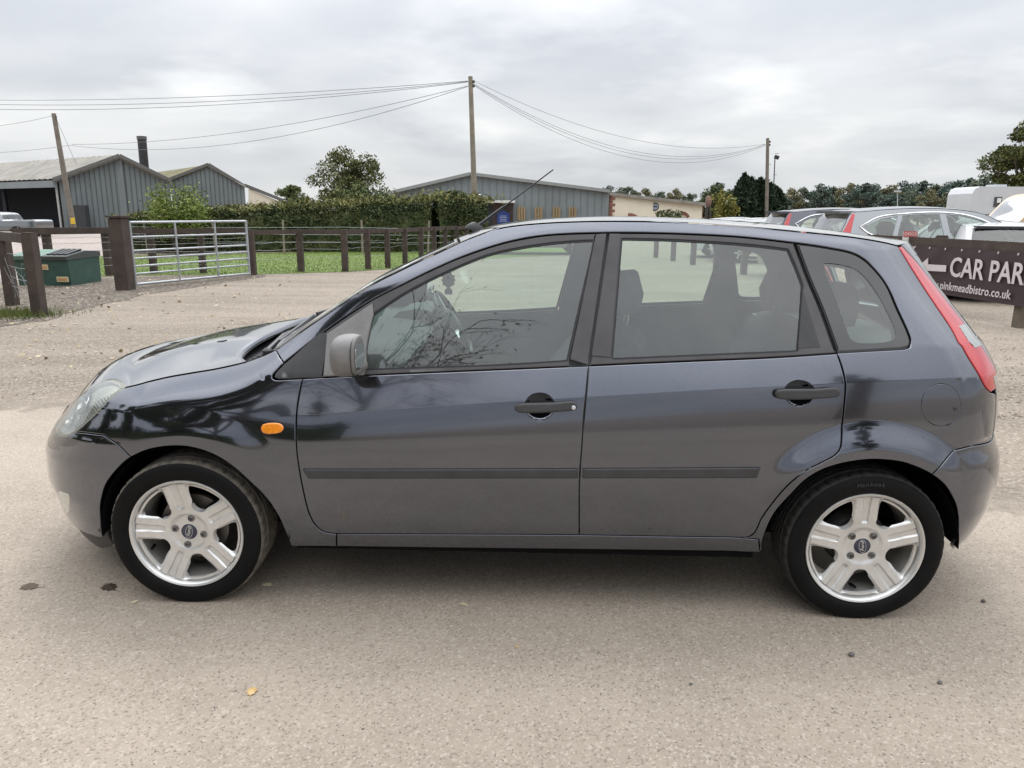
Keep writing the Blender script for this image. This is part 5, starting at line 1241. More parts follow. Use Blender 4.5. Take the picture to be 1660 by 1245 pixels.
def offset_loop(P, d):
    """move a counter-clockwise outline inwards by d"""
    a = P-np.roll(P, 1, 0); b = np.roll(P, -1, 0)-P
    na = np.stack([-a[:, 1], a[:, 0]], 1); nb = np.stack([-b[:, 1], b[:, 0]], 1)
    na /= np.maximum(np.hypot(*na.T), 1e-9)[:, None]; nb /= np.maximum(np.hypot(*nb.T), 1e-9)[:, None]
    n = na+nb; L = np.maximum(np.hypot(*n.T), .35)[:, None]
    return P+n/L*(2/np.maximum(L, .9))*d/1.0 if False else P+n/L*d
EXTRA_CURVES = []
def panel_mesh(outline, holes=(), off=0.0, gap=.0025, edge=.0025, depth=.014, step=.014, surf=S, normal=Snormal, extra=True, mirror=False, name='panel', bulge=0.0, pts_in=None):
    P0 = offset_loop(outline, gap)          # panel edge
    P1 = offset_loop(outline, gap+edge)     # start of the rounded edge
    H = [h for h in holes]
    lo = P1.min(0); hi = P1.max(0)
    g = np.stack(np.meshgrid(np.arange(lo[0]+step/2, hi[0], step), np.arange(lo[1]+step/2, hi[1], step)), -1).reshape(-1, 2)
    if pts_in is not None: g = pts_in
    if extra:
        for cu in EXTRA_CURVES:
            g = g[edge_dist_open((cu[0]+cu[1])/2, g) > .0055] if len(g) else g
            for c2 in cu: g = np.vstack([g, c2])
    keep = inside(P1, g)
    for h in H: keep &= ~inside(h, g)
    g = g[keep]
    m = edge_dist(P1, g) > min(.5*step, .006)
    for h in H: m &= edge_dist(h, g) > .004
    g = g[m]
    pts = [P1]+H+[g]; edges = []; b = 0
    for L in [P1]+H:
        n = len(L); edges += [(b+i, b+(i+1) % n) for i in range(n)]; b += n
    allp = np.vstack(pts)
    vs, _, fs, ov, _, _ = delaunay_2d_cdt([Vector(p) for p in allp], edges, [], 0, 1e-6)
    V = np.array([tuple(v) for v in vs])
    F = np.array([f for f in fs if len(f) == 3])
    cen = V[F].mean(1); ok = inside(P1, cen)
    for h in H: ok &= ~inside(h, cen)
    F = F[ok]
    e1 = V[F[:, 1]]-V[F[:, 0]]; e2 = V[F[:, 2]]-V[F[:, 0]]
    fl = (e1[:, 0]*e2[:, 1]-e1[:, 1]*e2[:, 0]) < 0
    F[fl] = F[fl][:, ::-1]
    nrm = normal(V[:, 0], V[:, 1]); o = np.full((len(V), 1), off)
    if bulge: o = o+(bulge*smooth(0, .02, np.minimum(edge_dist(P1, V), .02)))[:, None]
    P = surf(V[:, 0], V[:, 1])+nrm*o
    verts = [P]; norms = [nrm]; faces = F.tolist(); base = len(P)
    n = len(P1)
    nr1 = normal(P1[:, 0], P1[:, 1]); p1 = surf(P1[:, 0], P1[:, 1])+nr1*off
    nr0 = normal(P0[:, 0], P0[:, 1]); s0 = surf(P0[:, 0], P0[:, 1])+nr0*off
    outd = s0-p1; outd /= np.maximum(np.linalg.norm(outd, axis=1, keepdims=True), 1e-9)
    r1 = p1; r2 = s0-nr0*edge*.5; r3 = s0-nr0*(edge+.001); r4 = s0-nr0*max(depth, edge+.002)
    nn2 = nr0+outd*.9; nn2 /= np.linalg.norm(nn2, axis=1, keepdims=True)
    verts += [r1, r2, r3, r4]; norms += [nr1, nn2, outd, outd]
    for k in range(3):
        a = base+k*n; c = base+(k+1)*n
        for i in range(n):
            j = (i+1) % n; faces.append((a+i, c+i, c+j, a+j))
    base += 4*n
    for h in H:     # returns of the openings
        hn = normal(h[:, 0], h[:, 1]); hp = surf(h[:, 0], h[:, 1])+hn*off; n2 = len(h)
        verts += [hp, hp-hn*max(depth, .004)]; norms += [hn, hn]
        ccw = (h[:, 0]*np.roll(h[:, 1], -1)-np.roll(h[:, 0], -1)*h[:, 1]).sum() > 0
        for i in range(n2):
            j = (i+1) % n2
            q = (base+i, base+j, base+n2+j, base+n2+i)
            faces.append(q if ccw else q[::-1])
        base += 2*n2
    P = np.vstack(verts); Nn = np.vstack(norms)
    if mirror:
        P = P*(1, -1, 1); Nn = Nn*(1, -1, 1); faces = [f[::-1] for f in faces]
    me = bpy.data.meshes.new(name); me.from_pydata(P.tolist(), [], [tuple(f) for f in faces])
    me.polygons.foreach_set('use_smooth', [True]*len(me.polygons))
    me.normals_split_custom_set_from_vertices(Nn.tolist()); me.update()
    return me
def edge_dist_open(c, q):
    d = np.full(len(q), 9.)
    for a, b in zip(c[:-1], c[1:]):
        ab = b-a; L = max((ab*ab).sum(), 1e-12); t = np.clip(((q-a)@ab)/L, 0, 1)
        d = np.minimum(d, np.hypot(*(q-a-t[:, None]*ab).T))
    return d
def panel(name, outline, material, parent, both=True, **k):
    a = link(name, panel_mesh(outline, name=name, **k), parent, material)
    if both:
        return a, link(name, panel_mesh(outline, name=name, mirror=True, **k), parent, material)
    return a, None
def grid_mesh(rows, name, mirror_join=True, flip=False):
    """rows: list of lists of points"""
    a = np.array(rows, float); r, c, _ = a.shape
    f = [(i*c+j, i*c+j+1, (i+1)*c+j+1, (i+1)*c+j) for i in range(r-1) for j in range(c-1)]
    if flip: f = [q[::-1] for q in f]
    me = bpy.data.meshes.new(name); me.from_pydata(a.reshape(-1, 3).tolist(), [], f)
    me.polygons.foreach_set('use_smooth', [True]*len(me.polygons)); me.update()
    return me

# ================================================================ the hatchback
CAR = empty('hatchback_car')
tag(CAR, 'dark grey five-door hatchback parked side-on across the front, nose to the left', 'car')
_cx = np.arange(.30, 2.95, .008)
_cr = np.stack([_cx, softinterp(ZC_X, ZC_Z, _cx)], 1)
EXTRA_CURVES = [(_cr+(0, -.0013), _cr+(0, .0013))]
for _wx in (.035, WHEELBASE-.02):
    for _r in (.482, .385):
        _t = np.linspace(R(12), R(168), 110)
        EXTRA_CURVES.append(tuple(np.stack([_wx+(_r+d)*np.cos(_t), WZ+(_r+d)*np.sin(_t)], 1) for d in (-.0025, .0025)))

def uc(z): return float(softinterp(TAIL_Z, TAIL_X, z)) - .36 + LR - .001
# --- painted panels
sd_open = loop('rail', 'quartT', 'quartB', [OUT['quartB'][-1], OUT['frameR'][-1]])   # (only for reference)
wing, wing2 = panel('front_wing', loop('hood', 'apjoint', 'sailtip', 'doorF', [OUT['doorF'][-1], OUT['fendbot'][0]], 'fendbot', 'archF1', 'bumpF', 'bumpF2', 'lampFr'), PAINT, CAR)
bump_out = loop('bumpF2', rev('lampFb'), [OUT['lampFb'][0], (-.70, .628), (-.999, .632)], [(-.999, .632), (-.999, .235)], [(-.999, .235), (-.70, .228), OUT['bumpFbot'][-1]], rev('bumpFbot'), rev('archF2'), 'bumpF')
fbump, fbump2 = panel('front_bumper', bump_out, PAINT, CAR)
fdoor, fdoor2 = panel('front_door', loop('doorF', 'doorbotF', rev('gapT'), rev('waistF')), PAINT, CAR, holes=[cloop('hFb', .006)])
rdoor, rdoor2 = panel('rear_door', loop('gapT', 'doorbotR', rev('doorR'), rev('waistR')), PAINT, CAR, holes=[cloop('hRb', .006)])
sill_end = OUT['sillbot'][-1]
panel('sill', loop('doorbotF', 'doorbotR', [OUT['doorbotR'][-1], (sill_end[0]-.015, OUT['doorbotR'][-1][1]-.004)], [(sill_end[0]-.015, OUT['doorbotR'][-1][1]-.004), sill_end], rev('sillbot'), [OUT['sillbot'][0], OUT['doorbotF'][0]]), PAINT, CAR, off=-.001)
ROOFEDGE = [(1.02, 1.3525), (1.06, 1.368), (1.13, 1.393), (1.2, 1.406), (1.31, 1.417), (1.42, 1.423), (1.54, 1.426), (1.76, 1.425), (2.0, 1.414), (2.2, 1.398), (2.36, 1.384), (2.5, 1.369), (2.60, 1.356), (2.6607, 1.3465)]
side_out = loop('aptop', [OUT['aptop'][-1]]+ROOFEDGE, [ROOFEDGE[-1], OUT['lampRi'][0]], 'lampRi', [OUT['lampRi'][-1], (2.985, .835), (2.99, .80), (2.985, .668)], rev('bumpR2'), rev('bumpR'), rev('archR1'),
                [OUT['archR1'][0], (sill_end[0]-.015, OUT['doorbotR'][-1][1]-.004)], [(sill_end[0]-.015, OUT['doorbotR'][-1][1]-.004), OUT['doorbotR'][-1]], rev('doorR'), rev('quartB')[0:1]+rev('quartB'), rev('quartT'), rev('rail'), rev('apjoint'))
cap_loop = cloop('cap', .008)
quarter, quarter2 = panel('body_side', side_out, PAINT, CAR, holes=[offset_loop(cap_loop, -.0022)])
panel('rear_bumper', loop('bumpR', 'bumpR2', [OUT['bumpR2'][-1], (3.2, .672), (uc(.676), .676)], [(uc(.676), .676), (uc(.55), .55), (uc(.4), .4), (uc(.25), .25)], [(uc(.25), .25), (3.2, .25), (2.93, .25), (2.86, .262), (2.835, .30), OUT['archR2'][-1]], rev('archR2')), PAINT, CAR)
# fuel flap
fl = link('fuel_flap', panel_mesh(cap_loop, gap=.0, off=-.0005, name='fuel_flap'), CAR, PAINT)
lk = S(2.738, .806); ln = Snormal(2.738, .806)
def disc_on(name, u, z, r, mat_, parent, off=.001, h=.003, n=20, sx=1.0):
    p = Vector(S(u, z)); nn = Vector(Snormal(u, z)); M = Matrix.Translation(p+nn*off) @ nn.to_track_quat('Z', 'Y').to_matrix().to_4x4()
    mb = MB(); mb.lathe([(r, -.004), (r, h*.6), (r*.85, h), (0.0001, h)], n, M @ Matrix.Diagonal((sx, 1, 1, 1)))
    return mb.build(name, mat_, parent, 40)
disc_on('lock', 2.738, .806, .0065, BLACK, fl, .0005, .0015)
def uc(z): return float(softinterp(TAIL_Z, TAIL_X, z)) - .36 + LR - .001

# --- side windows and their frames
def door_window(root_pair, outer, glass_loop, gname='window_glass'):
    hole = offset_loop(glass_loop, -.007); seal_in = glass_loop
    for side, root in enumerate(root_pair):
        mir = bool(side)
        fr = link('window_frame', panel_mesh(outer, holes=[hole], mirror=mir, off=-.002, gap=.003, depth=.03, name='window_frame', extra=False, step=.03), root, FRAME)
        link('window_seal', panel_mesh(offset_loop(glass_loop, -.010), holes=[seal_in], mirror=mir, off=-.006, gap=0, edge=.001, depth=.004, name='window_seal', extra=False, step=.03), root, SEAL)
        link(gname, panel_mesh(offset_loop(glass_loop, -.004), mirror=mir, off=-.009, gap=0, edge=.0005, depth=.002, name=gname, extra=False, step=.025), root, GLASS)
glF = loop('glF_l', 'glF_t', 'glF_r', 'glF_b', step=.01)
glR = loop('glR_o', 'glR_t', 'glR_r', 'glR_r2', 'glR_b', step=.01)
door_window((fdoor, fdoor2), loop([OUT['tri'][2], OUT['tri'][1]], 'railA', 'frF_r', rev('frF_low'), step=.01), glF)
door_window((rdoor, rdoor2), loop('frR_l', 'railC', 'frameR', rev('frR_low'), step=.01), glR)
for side in (0, 1):
    mir = bool(side); fd = (fdoor, fdoor2)[side]; rd = (rdoor, rdoor2)[side]; qd = (quarter, quarter2)[side]; wg = (wing, wing2)[side]
    link('corner_trim', panel_mesh(loop(OUT['tri'][0:3], OUT['tri'][2:]+[OUT['tri'][0]], step=.008), mirror=mir, gap=.001, off=-.001, depth=.02, name='corner_trim', extra=False), wg, BLACK)
    link('mirror_sail', panel_mesh(loop(OUT['sailp'][0:2], OUT['sailp'][1:3], OUT['sailp'][2:4], OUT['sailp'][3:], [OUT['sailp'][-1], OUT['sailp'][0]], step=.01), mirror=mir, gap=.001, off=.004, depth=.02, edge=.004, name='mirror_sail', extra=False), fd, SAIL)
    link('pillar_trim', panel_mesh(loop(*[[OUT['appF'][i], OUT['appF'][(i+1) % 5]] for i in range(5)], step=.012), mirror=mir, gap=.001, off=.0015, depth=.012, name='pillar_trim', extra=False), fd, FRAME)
    link('pillar_trim', panel_mesh(loop(*[[OUT['appR'][i], OUT['appR'][(i+1) % 4]] for i in range(4)], step=.012), mirror=mir, gap=.001, off=.0015, depth=.012, name='pillar_trim', extra=False), rd, FRAME)
    link('corner_blank', panel_mesh(loop(*[[OUT['blank'][i], OUT['blank'][(i+1) % 3]] for i in range(3)], step=.012), mirror=mir, gap=.0005, off=-.001, depth=.012, name='corner_blank', extra=False), rd, BLACK)
    # fixed quarter window: black-bordered glass
    qo = loop([(OUT['frameR'][0][0]+.012, OUT['frameR'][0][1]-.003)]+OUT['quartT'][1:], 'quartB', [OUT['quartB'][-1]], [(OUT['frameR'][3][0]+.012, OUT['frameR'][3][1]), (OUT['frameR'][2][0]+.012, OUT['frameR'][2][1]), (OUT['frameR'][1][0]+.012, OUT['frameR'][1][1]), (OUT['frameR'][0][0]+.012, OUT['frameR'][0][1]-.003)], step=.01)
    cl = cloop('clear', .008)
    qw = link('quarter_window', panel_mesh(qo, holes=[cl], mirror=mir, gap=.004, off=-.003, depth=.006, name='quarter_window', extra=False, step=.03), CAR, FRIT)
    link('quarter_seal', panel_mesh(qo, holes=[offset_loop(qo, .012)], mirror=mir, gap=-.001, off=-.006, depth=.008, name='quarter_seal', extra=False), qw, SEAL)
    link('clear_pane', panel_mesh(offset_loop(cl, -.003), mirror=mir, gap=0, off=-.006, edge=.0005, depth=.002, name='clear_pane', extra=False, step=.03), qw, GLASS)
    # rub strips
    def strip(key, root):
        q = OUT[key]
        lp = loop([q[0], q[1]], [q[1], q[2]], [q[2], q[3]], [q[3], q[0]], step=.012)
        link('rub_strip', panel_mesh(lp, mirror=mir, gap=0, off=.009, edge=.005, depth=.012, name='rub_strip', extra=False, step=.012), root, MOULD)
    strip('mouldF', fd); strip('mouldR', rd)
    # door handles: recessed bowl and a pull bar
    for key, kb, root, lockit in (('hF', 'hFb', fd, True), ('hR', 'hRb', rd, False)):
        hb = cloop(kb, .006)
        h = link('handle', panel_mesh(cloop(key, .006), mirror=mir, gap=0, off=.026, edge=.008, depth=.022, name='handle', extra=False, step=.01), root, MOULD)
        c = hb.mean(0)
        def bowl_surf(u, z, c=c):
            p = S(u, z); n = Snormal(u, z); r = np.hypot((u-c[0])/.055, (z-c[1])/.05)
            return p-n*(.024*np.clip(1-r*r, 0, 1)**.7)[..., None]-n*.0005
        def bowl_norm(u, z, f=bowl_surf):
            e = 5e-4; a = f(u+e, z)-f(u-e, z); b = f(u, z+e)-f(u, z-e); n = np.cross(a, b); return n/np.maximum(np.linalg.norm(n, axis=-1, keepdims=True), 1e-9)
        link('handle_recess', panel_mesh(offset_loop(hb, -.003), mirror=mir, gap=0, edge=.0006, depth=.002, surf=bowl_surf, normal=bowl_norm, name='handle_recess', extra=False, step=.005), root, PAINT)
        link('recess_plastic', panel_mesh(loop([tuple(q) for q in hb if q[1] > c[1]+.004], step=.006), mirror=mir, gap=.001, edge=.001, depth=.003, off=.0035, surf=lambda u, z, f=bowl_surf: f(u, z), normal=bowl_norm, name='recess_plastic', extra=False, step=.006), root, MOULD)  # upper half of the recess, in dark plastic
        if lockit:
            p = Vector(S(1.4235, .794)); n = Vector(Snormal(1.4235, .794)); q = p+n*.0265
            if mir: q.y = -q.y; n.y = -n.y
            mb = MB(); mb.lathe([(.0075, -.002), (.0075, .0006), (.006, .001), (.0001, .001)], 16, Matrix.Translation(q) @ n.to_track_quat('Z', 'Y').to_matrix().to_4x4()); mb.build('lock', CHROME, root, 40)
    # side repeater
    rp = link('repeater', panel_mesh(cloop('rep', .005), mirror=mir, gap=0, off=.007, edge=.006, depth=.009, name='repeater', extra=False, step=.006, bulge=.002), wg, AMBER)
    # headlamp: clear cover, reflector, ribbed lens
    lampo = loop('lampFr', 'lampFt', 'lampFb', step=.01)
    hl = link('headlamp', panel_mesh(lampo, mirror=mir, gap=.002, off=.001, edge=.004, depth=.012, name='headlamp', extra=False, step=.014), CAR, LAMPGLASS)
    link('reflector', panel_mesh(lampo, mirror=mir, gap=.004, off=-.016, edge=.003, depth=.004, name='reflector', extra=False, step=.014), hl, REFLECT)
    rim_o = offset_loop(lampo, -.004)
    link('lamp_seal', panel_mesh(rim_o, holes=[offset_loop(lampo, .0055)], mirror=mir, gap=0, off=-.0005, edge=.001, depth=.03, name='lamp_seal', extra=False, step=.02), hl, RIBS)
    # ribbed indicator strip along the lower edge
    a0 = np.array(OUT['lampFr'][0]); a1 = np.array(OUT['lampFr'][2]); mb = MB()
    for i in range(17):
        t = i/16; c = a0*(1-t)+a1*t; L = .052*math.sin(math.pi*min(1, .22+t*.78))**.8+.012
        q0 = c+np.array((-.010, .006)); q1 = q0+np.array((-.9, .30))*L
        P = [S(*q0)+Snormal(*q0)*-.0115, S(*q1)+Snormal(*q1)*-.0115]
        if mir: P = [p*(1, -1, 1) for p in P]
        mb.beam(P[0], P[1], .0042, .006)
    mb.build('indicator_ribs', RIBS, hl)
    for (u_, z_, rr_, sx_) in ((-.500, .735, .046, 1.0), (-.545, .665, .036, 1.0)):
        p = Vector(S(u_, z_)); n = Vector(Snormal(u_, z_)); q = p-n*.0125
        if mir: q.y = -q.y; n.y = -n.y
        mb = MB(); mb.lathe([(rr_, .004), (rr_*.96, .0065), (rr_*.86, .003), (rr_*.5, -.004), (rr_*.26, -.004), (rr_*.22, .004), (.0001, .006)], 28, Matrix.Translation(q) @ n.to_track_quat('Z', 'Y').to_matrix().to_4x4()); mb.build('lamp_bowl', CHROME, hl, 60)
    # fog lamp
    fo = cloop('fog', .006)
    link('fog_lamp', panel_mesh(fo, mirror=mir, gap=0, off=.0015, edge=.003, depth=.004, name='fog_lamp', extra=False, step=.01), (fbump, fbump2)[side], mat('fog_lamp_lens', (.55, .55, .49), .2, .2, var=.1, coat=1.0))
    # tail lamp
    ri = [np.array(q) for q in OUT['lampRi']]
    wd = [.030, .085, .11, .125, .138, .15, .155, .15, .13, .06]
    outer = [(q[0]+w, q[1]+.004) for q, w in zip(ri, wd)]
    tl_o = loop([tuple(q) for q in ri], [tuple(ri[-1]), outer[-1]], list(reversed(outer)), [outer[0], tuple(ri[0])], step=.012)
    tl = link('tail_lamp', panel_mesh(tl_o, mirror=mir, gap=.0025, off=.002, edge=.004, depth=.02, name='tail_lamp', extra=False, step=.014), CAR, LRED)
    def zl(i, f): return (ri[i][0]*(1-f)+outer[i][0]*f, ri[i][1]*(1-f)+outer[i][1]*f)
    link('reversing_lens', panel_mesh(loop([zl(4, .42), zl(4, .93)], [zl(4, .93), zl(5, .95)], [zl(5, .95), zl(5, .46)], [zl(5, .46), zl(4, .42)], step=.01), mirror=mir, gap=0, off=.0035, edge=.001, depth=.003, name='reversing_lens', extra=False), tl, LCLEAR)
    link('smoked_lens', panel_mesh(loop([zl(7, .60), zl(7, .97)], [zl(7, .97), zl(9, .9)], [zl(9, .9), zl(7, .60)], step=.01), mirror=mir, gap=0, off=.0035, edge=.001, depth=.003, name='smoked_lens', extra=False), tl, LCLEAR)
    # slam panel between lamp and bonnet edge, grilles and plate on the nose
    lt = [tuple(q) for q in OUT['lampFt'][5:]]
    link('nose_panel', panel_mesh(loop(list(reversed([(a-.006, b) for a, b in lt])), [(lt[0][0]-.006, lt[0][1]), (-.57, .748), (-.64, .705), (-.74, .675), (-.85, .664), (-.998, .660)], [(-.998, .660), (-.998, .630)], [(-.998, .630), (-.70, .626), (lt[-1][0]-.006, lt[-1][1])], step=.014), mirror=mir, gap=.001, off=-.001, edge=.002, depth=.03, name='nose_panel', extra=False), CAR, PAINT)
    link('upper_grille', panel_mesh(loop([(-.74, .660), (-.85, .650), (-.998, .646)], [(-.998, .646), (-.998, .585)], [(-.998, .585), (-.80, .59), (-.74, .660)], step=.014), mirror=mir, gap=0, off=.003, edge=.002, depth=.006, name='upper_grille', extra=False), (fbump, fbump2)[side], BLACK)
    link('lower_grille', panel_mesh(loop([(-.70, .42), (-.998, .42)], [(-.998, .42), (-.998, .28)], [(-.998, .28), (-.74, .28), (-.70, .42)], step=.02), mirror=mir, gap=0, off=.003, edge=.002, depth=.006, name='lower_grille', extra=False), (fbump, fbump2)[side], BLACK)
    # air dam under the front bumper
    lip = [(-.33, .232), (-.47, .229), (-.62, .228), (-.78, .23), (-.998, .235), (-.998, .150), (-.70, .135), (-.53, .120), (-.46, .104), (-.40, .124), (-.358, .146), (-.335, .165)]
    link('air_dam', panel_mesh(loop(lip[:5], lip[4:6], lip[5:], [lip[-1], lip[0]], step=.015), mirror=mir, gap=.001, off=-.012, edge=.006, depth=.05, name='air_dam', extra=False), (fbump, fbump2)[side], BLACK)
    # tailgate skin and rear screen on the wrapped rear surface
    tg = loop(list(reversed([(q[0]+.004, q[1]) for q in outer])), [outer[0], (outer[0][0]+.02, 1.352), (uc(1.345), 1.356)], [(uc(1.345), 1.356), (uc(1.2), 1.2), (uc(1.0), 1.0), (uc(.8), .8), (uc(.69), .69)], [(uc(.69), .69), (3.2, .686), (2.995, .685)], [(2.995, .685), (2.995, .8), (outer[-1][0]+.004, outer[-1][1])], step=.02)
    rs = loop([(2.97, 1.02), (uc(1.02)-.02, 1.02)], [(uc(1.02)-.02, 1.02), (uc(1.2)-.02, 1.2), (uc(1.31)-.02, 1.31)], [(uc(1.31)-.02, 1.31), (2.80, 1.31)], [(2.80, 1.31), (2.90, 1.15), (2.97, 1.02)], step=.02)
    link('tailgate', panel_mesh(tg, holes=[rs], mirror=mir, gap=.002, depth=.012, name='tailgate', extra=False, step=.03), CAR, PAINT)
    link('rear_screen', panel_mesh(rs, mirror=mir, gap=.001, off=-.002, depth=.003, name='rear_screen', extra=False, step=.04), CAR, SCREEN)
    # cabin lining with window openings
    lin = loop([(.46, .30), (2.02, .30)], [(2.02, .30), (2.06, .45), (2.16, .60), (2.30, .69), (2.55, .72), (2.70, .70)], [(2.70, .70), (2.80, .72), (2.80, .93), (2.70, 1.12), (2.62, 1.33)], [(2.62, 1.33), (2.36, 1.37), (2.0, 1.40), (1.54, 1.41), (1.2, 1.39), (1.0, 1.33), (.75, 1.215), (.5, 1.06), (.40, .98)], [(.40, .98), (.40, .55), (.46, .30)], step=.03)
    link('cabin_lining', panel_mesh(lin, holes=[offset_loop(glF, -.012), offset_loop(glR, -.012), offset_loop(cl, -.004)], mirror=mir, gap=0, off=-.040, edge=.001, depth=.003, name='cabin_lining', extra=False, step=.04), CAR, TRIM)
    # wheel arch liners
    for wx, rr in ((.035, .352), (WHEELBASE-.02, .350)):
        mb = MB(); sgn = 1 if mir else -1
        M = Matrix.Translation((wx, sgn*.56, WZ)) @ Matrix.Rotation(R(90 if not mir else -90), 4, 'X')
        mb.lathe([(rr, .262), (rr+.012, .10), (rr+.012, -.02), (.05, -.02)], 40, M, a0=R(-2) if wx < 1 else R(1), a1=R(182) if wx < 1 else R(184))
        mb.build('arch_liner', VOID, CAR, 40)

# --- bonnet, windscreen, roof
def zhood(x): return softinterp(HOOD_X, HOOD_Z, x)
he = OUT['hood']
edge = [tuple(q) for q in crom(he, .03)]
rows = []
def bonnet_row(E, C, drop=0.0, nseg=36, pw=2.0):
    r = []
    for k in range(-nseg, nseg+1):
        t = k/nseg; a = abs(t); s = 1-a
        y = -E[1]*0+ (E[1] if t < 0 else -E[1])*a
        bx = 1-a**pw
        x = E[0]+(C[0]-E[0])*bx
        tt = (a-.40)/.60; f1_ = (1+math.sqrt(1.02))/2; f0_ = (-.6667+math.sqrt(.4444+.02))/2; zz = E[2]+(C[2]-E[2])*(1-((tt+math.sqrt(tt*tt+.02))/2-f0_)/(f1_-f0_))
        zz += .0012*math.exp(-((a-.50)/.16)**2)*min(1, max(0, (E[0]+.33)/.25))     # pressed ridge line
        r.append((x, y, zz))
    return r
# rows from the rear corner forwards, then round the front over the lamps
ed = [S(*q)+Snormal(*q)*.0005 for q in edge]
ed = [e for e in ed if e[0] < .235]
ed = list(reversed(ed))
cenx = np.linspace(.135, -.42, len(ed))
for ie, (e, cx) in enumerate(zip(ed, cenx)):
    zc_ = float(softinterp([-.80, -.70, -.58, -.42, -.26, -.05, .14], [.662, .708, .772, .836, .880, .913, .936], cx))
    rows.append(bonnet_row(e+np.array((0, .0035, 0)), (cx, 0, zc_), pw=2.0+5.0*max(0, 1-ie/6)))
front_pts = [S(-.318, .8195), S(-.378, .8225), S(-.433, .8175), S(-.491, .795), S(-.56, .752), S(-.64, .705), S(-.74, .672), S(-.85, .66)]
for i, e in enumerate(front_pts):
    cx = -.42-(.36)*(i+1)/len(front_pts)
    zc_ = float(softinterp([-.80, -.70, -.58, -.42, -.26, -.05, .14], [.662, .708, .772, .836, .880, .913, .936], cx))
    rows.append(bonnet_row(e+np.array((.004, .004, .004)), (cx, 0, max(zc_, e[2]+.003))))
# rear lip of the bonnet folds down into the cowl
first = [(p[0], p[1], p[2]) for p in rows[0]]
me = grid_mesh([[(p[0]+.004, p[1], p[2]-.02) for p in first]]+rows, 'bonnet', flip=False)
bonnet = link('bonnet', me, CAR, PAINT)
mb = MB()
# nose panel and grille under the bonnet edge
last = rows[-1]
g = grid_mesh([last, [(p[0]-.012, p[1], p[2]-.012) for p in last], [(p[0]-.03, p[1]*.98, p[2]-.05) for p in last]], 'grille_panel')
grp = link('grille', g, CAR, BLACK)
for (x, y, z) in ((-.05, -.25, .9035), (-.05, .25, .9035)):
    mb = MB(); mb.prism([(-.018, -.012), (.014, -.016), (.022, 0), (.014, .016), (-.018, .012)], .012, Matrix.Translation((x, y, z-.004)) @ Matrix.Rotation(R(-9), 4, 'Y')); mb.build('washer_jet', BLACK, bonnet, 30)
# cowl
mb = MB()
for i in range(9):
    x0 = .10+.04*i
    pass
cw = []
for k in range(13):
    t = k/12
    r = []
    for j in range(-20, 21):
        y = j/20*.69; a = abs(j/20)
        xx = .10+.10*a**6+t*(.20+.12*a**2)
        zz = .868+.02*(1-a*a)+.05*math.sin(math.pi*min(1, t*1.0))*0+t*.075-.03*math.sin(math.pi*t)
        r.append((xx, y, zz))
    cw.append(r)
cowl = link('cowl', grid_mesh(cw, 'cowl', flip=True), CAR, BLACK)
mb = MB()
for j in range(26):
    y = -.62+j*.048; mb.box((.24, y, .893), (.16, .012, .012), Matrix.Rotation(R(-14), 3, 'Y'))
mb.build('cowl_grille_bars', BLACK, cowl)
# windscreen
ap = [S(*q)+np.array((.006, .004, .004)) for q in crom(OUT['aptop'], .04)]
rows = []
for i, e in enumerate(ap):
    f = i/(len(ap)-1)
    bow = .072*(1-f)+.040*f; rise = .0
    r = []
    for k in range(-16, 17):
        a = abs(k)/16; y = (e[1] if k < 0 else -e[1])*a
        r.append((e[0]-bow*(1-a**2.2)*.9, y, e[2]+rise*(1-a**2)+.003))
    rows.append(r)
ws_rows = rows
ws = link('windscreen', grid_mesh(rows, 'windscreen', flip=True), CAR, SCREEN)
for s in (-1, 1):
    mb = MB(); mb.tube([(p[0]-.004, -s*p[1] if s > 0 else p[1], p[2]+.002) for p in ap], .005, 6)
    mb.build('screen_seal', mat('screen_moulding', (.45, .46, .46), .2, .6, var=.1, coat=.5), ws, 60)
for row in (ws_rows[0], ws_rows[-1]):
    mb = MB(); mb.tube([(p[0], p[1], p[2]+.001) for p in row], .007, 6)
    mb.build('screen_border', FRIT, ws, 60)
# roof
re_ = [OUT['aptop'][-1]]+ROOFEDGE
pr = crom(re_, .05); rows = []
ZR_X = [.90, .94, 1.0, 1.095, 1.23, 1.365, 1.635, 1.956, 2.277, 2.599, 2.80]
ZR_Z = [1.320, 1.338, 1.367, 1.396, 1.419, 1.4315, 1.4405, 1.4345, 1.4145, 1.380, 1.352]
E3 = [S(*q) for q in pr]
tail_u = np.linspace(2.6607, uc(1.35), 7)[1:]
for i, e in enumerate(E3):
    f = i/(len(E3)-1)
    cx = e[0]-.062*.9*(1-f)**3+.07*f**6
    zc_ = max(float(softinterp(ZR_X, ZR_Z, cx)), e[2]+.004)
    r = []
    for k in range(-24, 25):
        a = abs(k)/24; y = (e[1] if k < 0 else -e[1])*a
        r.append((e[0]+(cx-e[0])*(1-a**2.2), y, e[2]+(zc_-e[2])*(1-a**2.6)+.0015))
    rows.append(r)
e = E3[-1]
for q in tail_u[:-1]:
    p = S(q, 1.352); r = []
    cx = min(2.80, 2.74+.06*(q-2.66)/.4)
    for k in range(-24, 25):
        a = abs(k)/24; y = (p[1] if k < 0 else -p[1])*a
        r.append((p[0]+(2.792-p[0])*(1-a**2.2), y, 1.352+.006*(1-a**2)))
    rows.append(r)
roof = link('roof', grid_mesh(rows, 'roof', flip=True), CAR, PAINT)
link('headliner', grid_mesh([[(x, y*.93, z-.035) for (x, y, z) in r] for r in rows[1:len(E3)-1]], 'headliner'), CAR, LINER)
